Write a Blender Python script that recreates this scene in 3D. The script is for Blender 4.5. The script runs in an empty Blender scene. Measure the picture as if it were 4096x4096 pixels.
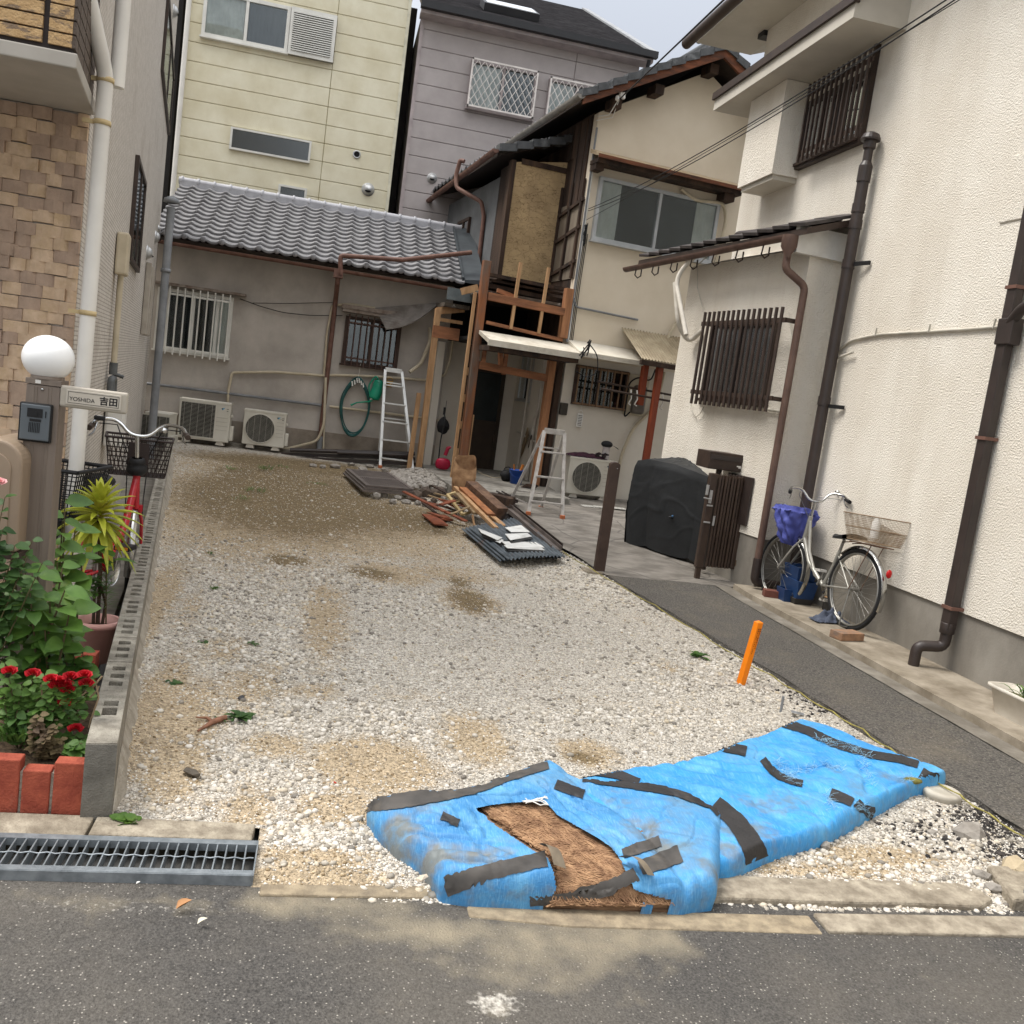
import bpy, math, random
import numpy as np
from mathutils import Vector, Matrix, noise as mnoise
R = math.radians
rnd = random.Random(7)
scene = bpy.context.scene
COL = scene.collection

# ---------------------------------------------------------------- camera
F, C, H = 3700.0, 2048.0, 1.65            # focal length and centre for a 4096 px wide frame, eye height
_r, _p = R(7.8), R(7.3)
_f = Vector((0, math.cos(_p), -math.sin(_p))); _u = Vector((0, math.sin(_p), math.cos(_p))); _x = Vector((1, 0, 0))
_R = _x*math.cos(_r) + _u*math.sin(_r); _U = -_x*math.sin(_r) + _u*math.cos(_r)
_d = _f*F + _R*(1320-C) + _U*(C-1470)
_m = Matrix.Rotation(math.atan2(_d.x, _d.y), 3, 'Z')
CR, CU, CF = _m @ _R, _m @ _U, _m @ _f
O = Vector((0, 0, H))
cd = bpy.data.cameras.new('camera'); cam = bpy.data.objects.new('camera', cd); COL.objects.link(cam)
cd.sensor_width = 36; cd.lens = 36*F/4096; cd.clip_start = .05; cd.clip_end = 500
_mm = Matrix((CR, CU, -CF)).transposed().to_4x4(); _mm.translation = O
cam.matrix_world = _mm
scene.camera = cam
scene.render.resolution_x = scene.render.resolution_y = 1024

# ---------------------------------------------------------------- world, sun, exposure
SUN_EL, SUN_AZ = 60, -80                   # azimuth measured from +Y, clockwise positive
w = bpy.data.worlds.new('World'); scene.world = w; w.use_nodes = True
nt = w.node_tree; nt.nodes.clear()
def N(t, kind, **k):
    n = t.nodes.new(kind)
    for a, b in k.items(): setattr(n, a, b)
    return n
sky = N(nt, 'ShaderNodeTexSky', sky_type='NISHITA', sun_disc=False)
sky.sun_elevation = R(SUN_EL); sky.sun_rotation = R(SUN_AZ); sky.air_density = 1.0; sky.dust_density = 2.0
tc = N(nt, 'ShaderNodeTexCoord'); mp = N(nt, 'ShaderNodeMapping'); mp.inputs['Scale'].default_value = (1, 1, 2.2)
nz = N(nt, 'ShaderNodeTexNoise'); nz.inputs['Scale'].default_value = 1.9; nz.inputs['Detail'].default_value = 6
cr = N(nt, 'ShaderNodeValToRGB'); cr.color_ramp.elements[0].position = .36; cr.color_ramp.elements[1].position = .62
cr.color_ramp.elements[0].color = (4.3, 4.5, 4.9, 1); cr.color_ramp.elements[1].color = (9.0, 9.0, 9.0, 1)
mx = N(nt, 'ShaderNodeMixRGB'); mx.inputs['Fac'].default_value = .9
sz = N(nt, 'ShaderNodeSeparateXYZ'); sq_ = N(nt, 'ShaderNodeMath', operation='POWER'); sq_.inputs[1].default_value = 2; ov = N(nt, 'ShaderNodeMapRange'); ov.inputs['From Min'].default_value = 0; ov.inputs['From Max'].default_value = 1; ov.inputs['To Min'].default_value = .42; ov.inputs['To Max'].default_value = 1.7
nm = N(nt, 'ShaderNodeVectorMath', operation='NORMALIZE'); dp_ = N(nt, 'ShaderNodeVectorMath', operation='DOT_PRODUCT'); dp_.inputs[1].default_value = (.33, .72, .61)      # cloud bank added behind the lot to darken the sky in view
bk = N(nt, 'ShaderNodeMapRange'); bk.inputs['From Min'].default_value = .80; bk.inputs['From Max'].default_value = .97; bk.inputs['To Max'].default_value = -.24
ad_ = N(nt, 'ShaderNodeMath', operation='ADD')
vm = N(nt, 'ShaderNodeVectorMath', operation='SCALE')      # overcast sky: brighter overhead than at the horizon
bg = N(nt, 'ShaderNodeBackground'); bg.inputs['Strength'].default_value = .10
wo = N(nt, 'ShaderNodeOutputWorld')
for a, b in ((tc.outputs['Generated'], mp.inputs[0]), (mp.outputs[0], nz.inputs['Vector']), (nz.outputs['Fac'], ad_.inputs[0]), (tc.outputs['Generated'], nm.inputs[0]), (nm.outputs[0], dp_.inputs[0]), (dp_.outputs['Value'], bk.inputs['Value']), (bk.outputs[0], ad_.inputs[1]), (ad_.outputs[0], cr.inputs[0]),
             (tc.outputs['Generated'], sz.inputs[0]), (sz.outputs[2], sq_.inputs[0]), (sq_.outputs[0], ov.inputs['Value']), (ov.outputs[0], vm.inputs['Scale']), (cr.outputs[0], vm.inputs[0]), (sky.outputs[0], mx.inputs[1]), (vm.outputs[0], mx.inputs[2]), (mx.outputs[0], bg.inputs[0]), (bg.outputs[0], wo.inputs[0])):
    nt.links.new(a, b)
sl = bpy.data.lights.new('sun', 'SUN'); sl.energy = 1.25; sl.angle = R(24); sl.color = (1, .95, .88)
so = bpy.data.objects.new('sun', sl); COL.objects.link(so)
_sd = Vector((math.sin(R(SUN_AZ))*math.cos(R(SUN_EL)), math.cos(R(SUN_AZ))*math.cos(R(SUN_EL)), math.sin(R(SUN_EL))))
so.rotation_euler = _sd.to_track_quat('Z', 'Y').to_euler(); so.location = (0, 5, 30)
vs = scene.view_settings; vs.view_transform = 'Standard'; vs.look = 'None'; vs.exposure = 1.45; vs.gamma = 1

# ---------------------------------------------------------------- turning photo positions into places
def ray(x, y): return CF*F + CR*(x-C) + CU*(C-y)
def Z0(x, y, z=0): v = ray(x, y); return O + v*((z-H)/v.z)
def YB(x, y, Y): v = ray(x, y); return O + v*(Y/v.y)
def XB(x, y, X): v = ray(x, y); return O + v*(X/v.x)
def PL(x, y, p, n): v = ray(x, y); n = Vector(n); return O + v*((Vector(p)-O).dot(n)/v.dot(n))
def g(y): return min(max(.0195*(y-3.2), 0), .235)
def gg(x, y):                              # the lot rises to the back, its right side and the path stay low
    return g(y)*(1-.85*min(max((x-.5)/2.3, 0), 1)*min(max((12-y)/4, 0), 1))
def G(x, y, dz=0):
    z = .1
    for i in range(25): p = Z0(x, y, z); z = .5*z+.5*(gg(p.x, p.y)+dz)
    return Z0(x, y, z)
A = .1405; L = math.hypot(1, A)
EU = Vector((1/L, A/L, 0)); EV = Vector((-A/L, 1/L, 0)); EZ = Vector((0, 0, 1))
P0 = Vector((2.15, 13.5, 0))               # corner of the gabled house frame
def MP(x, y, off=0): return PL(x, y, P0+EV*off, EV)
def UV(p): d = Vector(p)-P0; return d.dot(EU), d.dot(EV), p[2]
def FR(o): return Matrix(((EU.x, EV.x, 0, o[0]), (EU.y, EV.y, 0, o[1]), (0, 0, 1, o[2]), (0, 0, 0, 1)))
TM = FR(P0)                                # local axes: along facade, back, up
TL0 = Vector((-1.307, 5.223, 0)); TL = FR(TL0)
def LP(x, y, off=0): return PL(x, y, TL0+EU*off, EU)

def PX(p): q = Vector(p)-O; z = q.dot(CF); return C+F*q.dot(CR)/z, C-F*q.dot(CU)/z
# ---------------------------------------------------------------- mesh building
ORG = {}
class MB:
    def __init__(s, T=None): s.v = []; s.f = []; s.m = []; s.s = []; s.T = T; s.mi = 0
    def add(s, vs, fs, smooth=False):
        b = len(s.v); T = s.T
        for p in vs: s.v.append(tuple(T @ Vector(p)) if T else tuple(p))
        for f in fs: s.f.append([b+i for i in f]); s.m.append(s.mi); s.s.append(smooth)
        return s
    def ob(s, o, ex, ey, ez):
        o, ex, ey, ez = map(Vector, (o, ex, ey, ez))
        vs = [o, o+ex, o+ex+ey, o+ey, o+ez, o+ex+ez, o+ex+ey+ez, o+ey+ez]
        fs = [(0,3,2,1), (4,5,6,7), (0,1,5,4), (1,2,6,5), (2,3,7,6), (3,0,4,7)]
        if ex.cross(ey).dot(ez) < 0: fs = [f[::-1] for f in fs]
        return s.add(vs, fs)
    def box(s, x0, x1, y0, y1, z0, z1): return s.ob((x0,y0,z0), (x1-x0,0,0), (0,y1-y0,0), (0,0,z1-z0))
    def beam(s, p, q, w, h, up=(0,0,1)):
        p, q, up = Vector(p), Vector(q), Vector(up); d = (q-p)
        a = d.cross(up)
        if a.length < 1e-6: a = d.cross(Vector((1,0,0)))
        a.normalize(); b = a.cross(d).normalized()
        return s.ob(p-a*w/2-b*h/2, a*w, b*h, d)
    def tube(s, pts, r, n=8, caps=True, closed=False):
        pts = [Vector(p) for p in pts]; k = len(pts); rs = r if isinstance(r, (list, tuple)) else [r]*k
        vs = []; fs = []; pa = None
        for i, p in enumerate(pts):
            if closed: d = pts[(i+1) % k]-pts[i-1]
            else: d = pts[min(i+1,k-1)]-pts[max(i-1,0)]
            if d.length < 1e-9: d = Vector((0,0,1))
            d.normalize()
            a = (pa - d*pa.dot(d)) if pa is not None else d.orthogonal()
            if a.length < 1e-6: a = d.orthogonal()
            a.normalize(); pa = a; b = d.cross(a)
            for j in range(n):
                t = 2*math.pi*j/n; vs.append(p+(a*math.cos(t)+b*math.sin(t))*rs[i])
        kk = k if closed else k-1
        for i in range(kk):
            i2 = (i+1) % k
            for j in range(n): fs.append((i*n+j, i*n+(j+1)%n, i2*n+(j+1)%n, i2*n+j))
        s.add(vs, fs, True)
        if caps and not closed:
            b0 = vs[:n]; b1 = vs[-n:]; s.add(b0, [tuple(range(n))[::-1]]); s.add(b1, [tuple(range(n))])
        return s
    def cyl(s, p, q, r, n=16): return s.tube([p, q], r, n)
    def bend(s, pts, r, rad=.04, n=8, k=4):
        P = [Vector(p) for p in pts]; o = [P[0]]
        for i in range(1, len(P)-1):
            a = (P[i-1]-P[i]); b = (P[i+1]-P[i]); t = min(rad, a.length*.45, b.length*.45)
            a = P[i]+a.normalized()*t; b = P[i]+b.normalized()*t
            for j in range(k+1):
                u = j/k; o.append(a*(1-u)**2+P[i]*2*u*(1-u)+b*u*u)
        o.append(P[-1]); return s.tube(o, r, n)
    def lathe(s, c, prof, n=24, ax=None, sm=True):
        c = Vector(c); ax = Vector(ax).normalized() if ax else Vector((0,0,1)); a = ax.orthogonal().normalized(); b = ax.cross(a)
        vs = []; fs = []
        for r, z in prof:
            for j in range(n):
                t = 2*math.pi*j/n; vs.append(c+ax*z+(a*math.cos(t)+b*math.sin(t))*r)
        for i in range(len(prof)-1):
            for j in range(n): fs.append((i*n+j, i*n+(j+1)%n, (i+1)*n+(j+1)%n, (i+1)*n+j))
        return s.add(vs, fs, sm)
    def sph(s, c, r, n=20, m=12, sc=(1,1,1), z0=-1, z1=1):
        vs = []; fs = []; c = Vector(c)
        for i in range(m+1):
            ph = math.asin(max(-1, min(1, z0+(z1-z0)*i/m))) if False else -math.pi/2+(math.pi)*i/m
            for j in range(n):
                t = 2*math.pi*j/n; vs.append(c+Vector((math.cos(ph)*math.cos(t)*r*sc[0], math.cos(ph)*math.sin(t)*r*sc[1], math.sin(ph)*r*sc[2])))
        for i in range(m):
            for j in range(n): fs.append((i*n+j, i*n+(j+1)%n, (i+1)*n+(j+1)%n, (i+1)*n+j))
        return s.add(vs, fs, True)
    def prism(s, poly, vec):
        poly = [Vector(p) for p in poly]; vec = Vector(vec); n = len(poly)
        nn = Vector((0,0,0))
        for i in range(n): nn += poly[i].cross(poly[(i+1)%n])
        if nn.dot(vec) > 0: poly = poly[::-1]
        vs = poly+[p+vec for p in poly]
        fs = [tuple(range(n)), tuple(range(n, 2*n))[::-1]]+[(i, i+n, (i+1)%n+n, (i+1)%n) for i in range(n)]
        return s.add(vs, fs)
    def grid(s, fn, nu, nv, smooth=True, flip=False):
        vs = [fn(i/nu, j/nv) for j in range(nv+1) for i in range(nu+1)]
        fs = []
        for j in range(nv):
            for i in range(nu):
                a = j*(nu+1)+i; q = (a, a+1, a+nu+2, a+nu+1); fs.append(q[::-1] if flip else q)
        return s.add(vs, fs, smooth)
    def quad(s, a, b, c, d): return s.add([a,b,c,d], [(0,1,2,3)])
    def leaf(s, p, d, ln, wd, droop=.3, up=(0,0,1), n=4, pt=1.0, cup=.12):
        p, d, up = Vector(p), Vector(d).normalized(), Vector(up); sd = d.cross(up)
        if sd.length < .05: sd = d.orthogonal()
        sd.normalize(); nn = sd.cross(d).normalized(); vs = []; fs = []
        for i in range(n+1):
            t = i/n; wv = wd*.5*(math.sin(math.pi*min(t**(.75/pt)*.97+.015, 1))**.8); c = p+d*(ln*t*(1-.15*droop*t))-Vector((0,0,1))*(droop*ln*t*t*.6)
            if i == n: wv = wd*.02
            vs += [c-sd*wv+nn*wv*cup*2, c, c+sd*wv+nn*wv*cup*2]
        for i in range(n):
            a = i*3; fs += [(a,a+1,a+4,a+3), (a+1,a+2,a+5,a+4)]
        return s.add(vs, fs, True)

def build(name, mb, mats, parent=None, bevel=0, label=None, seg=2):
    me = bpy.data.meshes.new(name)
    og = ORG[parent.name] if parent else Vector((0,0,0))
    vs = [(v[0]-og[0], v[1]-og[1], v[2]-og[2]) for v in mb.v] if parent else mb.v
    me.from_pydata(vs, [], mb.f); me.polygons.foreach_set('use_smooth', mb.s); me.polygons.foreach_set('material_index', mb.m)
    if not isinstance(mats, (list, tuple)): mats = [mats]
    for m in mats: me.materials.append(m)
    me.update()
    o = bpy.data.objects.new(name, me); COL.objects.link(o)
    if parent: o.parent = parent
    ORG[o.name] = og
    if bevel:
        b = o.modifiers.new('bevel', 'BEVEL'); b.width = bevel; b.segments = seg; b.limit_method = 'ANGLE'; b.angle_limit = R(40)
    if label: o['label'] = label
    return o
def tag(o, label=None, cat=None, group=None, kind=None):
    for k, v in (('label', label), ('category', cat), ('group', group), ('kind', kind)):
        if v: o[k] = v
    return o
def thing(name, label, cat, loc=(0,0,0), group=None):
    o = bpy.data.objects.new(name, None); COL.objects.link(o); o.location = loc; o.empty_display_size = .1
    ORG[o.name] = Vector(loc); return tag(o, label, cat, group)
def text(s, T, size, mat, name, parent, sy=1.0, ex=.0006, bold=0):
    cu = bpy.data.curves.new(name, 'FONT'); cu.body = s; cu.offset = bold; cu.size = size; cu.extrude = ex; cu.align_x = 'CENTER'; cu.align_y = 'CENTER'
    o = bpy.data.objects.new(name, cu); COL.objects.link(o)
    dg = bpy.context.evaluated_depsgraph_get(); me = bpy.data.meshes.new_from_object(o.evaluated_get(dg))
    bpy.data.objects.remove(o)
    me.transform(Matrix.Diagonal((1, sy, 1, 1))); me.transform(T)
    if parent: me.transform(Matrix.Translation(-ORG[parent.name]))
    me.materials.clear(); me.materials.append(mat)
    o = bpy.data.objects.new(name, me); COL.objects.link(o); o.parent = parent; ORG[o.name] = ORG[parent.name] if parent else Vector((0,0,0))
    return o
def frame_text(o, ex, ez, off=0):          # matrix for text lying in plane (ex right, ez up)
    ex, ez = Vector(ex).normalized(), Vector(ez).normalized(); n = ex.cross(ez)
    m = Matrix((ex, ez, n)).transposed().to_4x4(); m.translation = Vector(o)+n*off; return m

# ---------------------------------------------------------------- materials
def lin(c):
    return tuple(((x/255)/12.92 if x/255 <= .04045 else ((x/255+.055)/1.055)**2.4) for x in c)+(1,)
MATS = {}
def mat(name, c1, c2=None, s=4, rough=.75, bump=0, bs=80, metal=0, st=(1,1,1), det=6, lo=.35, hi=.65, c3=None, s3=1.2, lo3=.5, hi3=.7, spec=.35, bd=.01, st2=None, w3=1.0, st3=(1,1,1)):
    if name in MATS: return MATS[name]
    m = bpy.data.materials.new(name); m.use_nodes = True; t = m.node_tree; b = t.nodes['Principled BSDF']; l = t.links.new
    b.inputs['Roughness'].default_value = rough; b.inputs['Metallic'].default_value = metal; b.inputs['Specular IOR Level'].default_value = spec
    tc = N(t, 'ShaderNodeTexCoord'); mp = N(t, 'ShaderNodeMapping'); mp.inputs['Scale'].default_value = st; l(tc.outputs['Object'], mp.inputs[0])
    col = None
    nz = N(t, 'ShaderNodeTexNoise'); nz.inputs['Scale'].default_value = s; nz.inputs['Detail'].default_value = det; nz.inputs['Roughness'].default_value = .6; l(mp.outputs[0], nz.inputs['Vector'])
    if c2 is None: c2 = tuple(max(0, x*.86) for x in c1)
    cr = N(t, 'ShaderNodeValToRGB'); e = cr.color_ramp.elements; e[0].position = lo; e[1].position = hi; e[0].color = lin(c2); e[1].color = lin(c1)
    l(nz.outputs['Fac'], cr.inputs[0]); col = cr.outputs[0]
    if c3:
        n3 = N(t, 'ShaderNodeTexNoise'); n3.inputs['Scale'].default_value = s3; n3.inputs['Detail'].default_value = 8; n3.inputs['Roughness'].default_value = .65
        mp3 = N(t, 'ShaderNodeMapping'); mp3.inputs['Scale'].default_value = st3; mp3.inputs['Location'].default_value = (7.3, 2.1, 4.4)
        l(tc.outputs['Object'], mp3.inputs[0]); l(mp3.outputs[0], n3.inputs['Vector'])
        r3 = N(t, 'ShaderNodeMapRange'); r3.inputs['From Min'].default_value = lo3; r3.inputs['From Max'].default_value = hi3; r3.inputs['To Max'].default_value = w3; l(n3.outputs['Fac'], r3.inputs['Value'])
        x = N(t, 'ShaderNodeMixRGB'); x.inputs[2].default_value = lin(c3); l(r3.outputs[0], x.inputs[0]); l(col, x.inputs[1]); col = x.outputs[0]
    l(col, b.inputs['Base Color'])
    if bump:
        nb = N(t, 'ShaderNodeTexNoise'); nb.inputs['Scale'].default_value = bs; nb.inputs['Detail'].default_value = 3
        mb_ = N(t, 'ShaderNodeMapping'); mb_.inputs['Scale'].default_value = st2 or st; l(tc.outputs['Object'], mb_.inputs[0]); l(mb_.outputs[0], nb.inputs['Vector'])
        bp = N(t, 'ShaderNodeBump'); bp.inputs['Strength'].default_value = bump; bp.inputs['Distance'].default_value = bd; l(nb.outputs['Fac'], bp.inputs['Height']); l(bp.outputs[0], b.inputs['Normal'])
    MATS[name] = m; return m
def attr_mix(m, attr, color, fac=1.0, nscale=30, lo=.35, hi=.65, soft=.35):
    """blend a further surface colour in where a painted mesh attribute says so, its border broken up by noise"""
    t = m.node_tree; l = t.links.new; b = t.nodes['Principled BSDF']; src = b.inputs['Base Color'].links[0].from_socket
    a = N(t, 'ShaderNodeAttribute', attribute_name=attr); nz = N(t, 'ShaderNodeTexNoise'); nz.inputs['Scale'].default_value = nscale; nz.inputs['Detail'].default_value = 6
    tc = N(t, 'ShaderNodeTexCoord'); l(tc.outputs['Object'], nz.inputs['Vector'])
    ad = N(t, 'ShaderNodeMath', operation='MULTIPLY_ADD'); ad.inputs[1].default_value = soft*2; l(nz.outputs['Fac'], ad.inputs[0])
    sb = N(t, 'ShaderNodeMath', operation='SUBTRACT'); sb.inputs[1].default_value = soft; l(a.outputs['Fac'], sb.inputs[0]); l(sb.outputs[0], ad.inputs[2])
    r = N(t, 'ShaderNodeMapRange'); r.inputs['From Min'].default_value = lo; r.inputs['From Max'].default_value = hi; r.inputs['To Max'].default_value = fac; l(ad.outputs[0], r.inputs['Value'])
    x = N(t, 'ShaderNodeMixRGB'); x.inputs[2].default_value = lin(color); l(r.outputs[0], x.inputs[0]); l(src, x.inputs[1]); l(x.outputs[0], b.inputs['Base Color'])
    return m
def stripes(m, axis, pitch, duty, color, bumpd=.004, fac=.8):
    """fine joint lines at a fixed pitch along one axis"""
    t = m.node_tree; l = t.links.new; b = t.nodes['Principled BSDF']; src = b.inputs['Base Color'].links[0].from_socket
    tc = N(t, 'ShaderNodeTexCoord'); sx = N(t, 'ShaderNodeSeparateXYZ'); l(tc.outputs['Object'], sx.inputs[0])
    d = N(t, 'ShaderNodeMath', operation='DIVIDE'); d.inputs[1].default_value = pitch; l(sx.outputs[axis], d.inputs[0])
    fr = N(t, 'ShaderNodeMath', operation='FRACT'); l(d.outputs[0], fr.inputs[0])
    lt = N(t, 'ShaderNodeMath', operation='LESS_THAN'); lt.inputs[1].default_value = duty; l(fr.outputs[0], lt.inputs[0])
    mu = N(t, 'ShaderNodeMath', operation='MULTIPLY'); mu.inputs[1].default_value = fac; l(lt.outputs[0], mu.inputs[0])
    x = N(t, 'ShaderNodeMixRGB'); x.inputs[2].default_value = lin(color); l(mu.outputs[0], x.inputs[0]); l(src, x.inputs[1]); l(x.outputs[0], b.inputs['Base Color'])
    bp = N(t, 'ShaderNodeBump', invert=True); bp.inputs['Distance'].default_value = bumpd; bp.inputs['Strength'].default_value = .8; l(lt.outputs[0], bp.inputs['Height'])
    if b.inputs['Normal'].links: l(b.inputs['Normal'].links[0].from_socket, bp.inputs['Normal'])
    l(bp.outputs[0], b.inputs['Normal']); return m
def vor_cracks(m, scale, width, color, fac=.8, st=(1,1,1)):
    t = m.node_tree; l = t.links.new; b = t.nodes['Principled BSDF']; src = b.inputs['Base Color'].links[0].from_socket
    tc = N(t, 'ShaderNodeTexCoord'); mp = N(t, 'ShaderNodeMapping'); mp.inputs['Scale'].default_value = st; l(tc.outputs['Object'], mp.inputs[0])
    nz = N(t, 'ShaderNodeTexNoise'); nz.inputs['Scale'].default_value = scale*1.3; l(mp.outputs[0], nz.inputs['Vector'])
    va = N(t, 'ShaderNodeVectorMath', operation='MULTIPLY_ADD'); va.inputs[1].default_value = (.3,.3,.3); l(nz.outputs['Color'], va.inputs[0]); l(mp.outputs[0], va.inputs[2])
    v = N(t, 'ShaderNodeTexVoronoi', feature='DISTANCE_TO_EDGE'); v.inputs['Scale'].default_value = scale; l(va.outputs[0], v.inputs['Vector'])
    r = N(t, 'ShaderNodeMapRange'); r.inputs['From Min'].default_value = width; r.inputs['From Max'].default_value = 0; r.inputs['To Max'].default_value = fac; l(v.outputs['Distance'], r.inputs['Value'])
    x = N(t, 'ShaderNodeMixRGB'); x.inputs[2].default_value = lin(color); l(r.outputs[0], x.inputs[0]); l(src, x.inputs[1]); l(x.outputs[0], b.inputs['Base Color'])
    bp = N(t, 'ShaderNodeBump', invert=True); bp.inputs['Distance'].default_value = .006; bp.inputs['Strength'].default_value = .7; l(r.outputs[0], bp.inputs['Height'])
    if b.inputs['Normal'].links: l(b.inputs['Normal'].links[0].from_socket, bp.inputs['Normal'])
    l(bp.outputs[0], b.inputs['Normal']); return m
def glass(name, tint=(240,244,244), gloss=.5, rough=.03):
    if name in MATS: return MATS[name]
    m = bpy.data.materials.new(name); m.use_nodes = True; t = m.node_tree; t.nodes.clear(); l = t.links.new
    o = N(t, 'ShaderNodeOutputMaterial'); a = N(t, 'ShaderNodeBsdfTransparent'); a.inputs[0].default_value = lin(tint)
    gl = N(t, 'ShaderNodeBsdfGlossy'); gl.inputs['Roughness'].default_value = rough; gl.inputs[0].default_value = (.8,.85,.88,1)
    fz = N(t, 'ShaderNodeFresnel'); fz.inputs[0].default_value = 1.5
    ml = N(t, 'ShaderNodeMath', operation='MULTIPLY_ADD'); ml.inputs[1].default_value = .6; ml.inputs[2].default_value = gloss*.1; l(fz.outputs[0], ml.inputs[0])
    x = N(t, 'ShaderNodeMixShader'); l(ml.outputs[0], x.inputs[0]); l(a.outputs[0], x.inputs[1]); l(gl.outputs[0], x.inputs[2]); l(x.outputs[0], o.inputs[0])
    MATS[name] = m; return m
def noise2(x, y, s=1, z=0): return mnoise.noise(Vector((x*s, y*s, z)))

# ================================================================ ground
def lerp_tab(tab, y):
    if y <= tab[0][0]: return tab[0][1]
    for (a, b), (c, d) in zip(tab, tab[1:]):
        if y <= c: return b+(d-b)*(y-a)/(c-a)
    return tab[-1][1]
XR = [(2.6, 3.30), (3.4, 3.25), (5.5, 3.13), (9.2, 2.70), (12.3, 1.85), (15.3, 1.70)]
def xl(y): return -.60-A*(y-3.23)
def xr(y): return lerp_tab(XR, y)

m_asph = mat('asphalt_road', (92,89,85), (57,55,53), s=130, rough=.92, bump=.9, bs=140, c3=(118,111,100), s3=1.0, lo3=.42, hi3=.75, w3=.45, det=5, bd=.01)
m_asph2 = mat('asphalt_path', (112,107,100), (62,60,57), s=75, rough=.92, bump=1.0, bs=80, det=6, bd=.02, c3=(124,114,98), s3=2.2, lo3=.48, hi3=.8, w3=.6)
for m_ in (m_asph, m_asph2):   # pale aggregate specks
    t = m_.node_tree; l = t.links.new; b = t.nodes['Principled BSDF']; src = b.inputs['Base Color'].links[0].from_socket
    tcx = N(t, 'ShaderNodeTexCoord'); v = N(t, 'ShaderNodeTexVoronoi'); v.inputs['Scale'].default_value = 75; l(tcx.outputs['Object'], v.inputs['Vector'])
    r_ = N(t, 'ShaderNodeMapRange'); r_.inputs['From Min'].default_value = .24; r_.inputs['From Max'].default_value = .12; r_.inputs['To Max'].default_value = .75; l(v.outputs['Distance'], r_.inputs['Value'])
    sp = N(t, 'ShaderNodeSeparateColor'); l(v.outputs['Color'], sp.inputs[0]); gt = N(t, 'ShaderNodeMath', operation='GREATER_THAN'); gt.inputs[1].default_value = .62; l(sp.outputs[0], gt.inputs[0])
    mm = N(t, 'ShaderNodeMath', operation='MULTIPLY'); l(r_.outputs[0], mm.inputs[0]); l(gt.outputs[0], mm.inputs[1])
    x = N(t, 'ShaderNodeMixRGB'); x.inputs[2].default_value = lin((178,172,162)); l(mm.outputs[0], x.inputs[0]); l(src, x.inputs[1]); l(x.outputs[0], b.inputs['Base Color'])
m_conc = mat('concrete_old', (172,162,144), (128,118,103), s=16, rough=.95, bump=.8, bs=70, c3=(98,88,74), s3=3.5, lo3=.44, hi3=.72, w3=.85)
m_concd = mat('concrete_damp', (140,134,124), (108,102,92), s=6, rough=.85, bump=.3, bs=90, c3=(80,74,64), s3=1.5, lo3=.48, hi3=.72, w3=.7)
m_sand = mat('sandy_concrete', (158,144,120), (122,110,92), s=22, rough=.95, bump=.5, bs=150, c3=(112,104,92), s3=3, lo3=.5, hi3=.75, w3=.7)
m_patio = mat('patio_concrete', (138,132,124), (100,95,88), s=3.5, rough=.7, bump=.25, bs=40, c3=(84,78,70), s3=2.0, lo3=.5, hi3=.75, st=(1,1.6,1))
m_soil = mat('soil', (92,76,58), (60,48,36), s=30, rough=1, bump=.8, bs=60)

gr = MB().quad((-150,-80,-.06), (150,-80,-.06), (150,200,-.06), (-150,200,-.06))
tag(build('ground', gr, mat('far_ground', (110,108,104), (90,88,84), s=2)), kind='structure')
# road with a painted mask of sandy washout by the kerb
def attr_grid(name, x0, x1, y0, y1, st, zf, m, masks, kind='structure', xa=None, xb=None):
    ny = max(2, int((y1-y0)/st)); nx = max(2, int((x1-x0)/st)); mb = MB(); P = []
    for j in range(ny+1):
        y = y0+(y1-y0)*j/ny; a = xa(y) if xa else x0; b = xb(y) if xb else x1
        for i in range(nx+1):
            x = a+(b-a)*i/nx; P.append((x, y, zf(x, y)))
    fs = [(j*(nx+1)+i, j*(nx+1)+i+1, (j+1)*(nx+1)+i+1, (j+1)*(nx+1)+i) for j in range(ny) for i in range(nx)]
    mb.add(P, fs, True); o = build(name, mb, m)
    for an, fn in masks.items():
        at = o.data.attributes.new(an, 'FLOAT', 'POINT'); at.data.foreach_set('value', [fn(p[0], p[1]) for p in P])
    return tag(o, kind=kind)
def blobs(lst, z=0):
    Q = []
    for px, py, rx, ry, s in lst:
        c = G(px, py); a = G(px+rx, py); b = G(px, py-ry); Q.append((c.x, c.y, max(.05, abs(a.x-c.x)), max(.05, abs(b.y-c.y)), s))
    def f(x, y):
        v = 0
        for cx, cy, rx, ry, s in Q:
            d = ((x-cx)/rx)**2+((y-cy)/ry)**2
            if d < 6: v = max(v, s*math.exp(-d*.9))
        return v
    return f

sandf = blobs([(1300,3600,420,50,.9), (2250,3750,430,110,.85), (2150,3830,420,120,.6), (1750,3700,330,70,.9), (2550,3720,260,90,.85), (1150,3560,260,60,.7), (600,3580,500,40,.5), (1980,3990,60,50,.6)])
attr_mix(m_asph, 'sand', (146,136,116), .85, 9, .25, 1.0, .7)
whitef = blobs([(1985,3990,110,40,1.0), (520,3600,700,22,.5)])
attr_mix(m_asph, 'white', (205,200,190), .8, 60, .45, .9, .7)
attr_grid('road', -3, 4.5, .2, 2.86, .05, lambda x, y: -.02+.004*noise2(x, y, 1.5), m_asph, {'sand': sandf, 'white': whitef})
mr = MB()
for a in ((-15,-3,-8,2.8), (4.5,15,-8,2.8), (-3,4.5,-8,.2)): mr.quad((a[0],a[2],-.02), (a[1],a[2],-.02), (a[1],a[3],-.02), (a[0],a[3],-.02))
tag(build('road', mr, m_asph), kind='structure')
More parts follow.
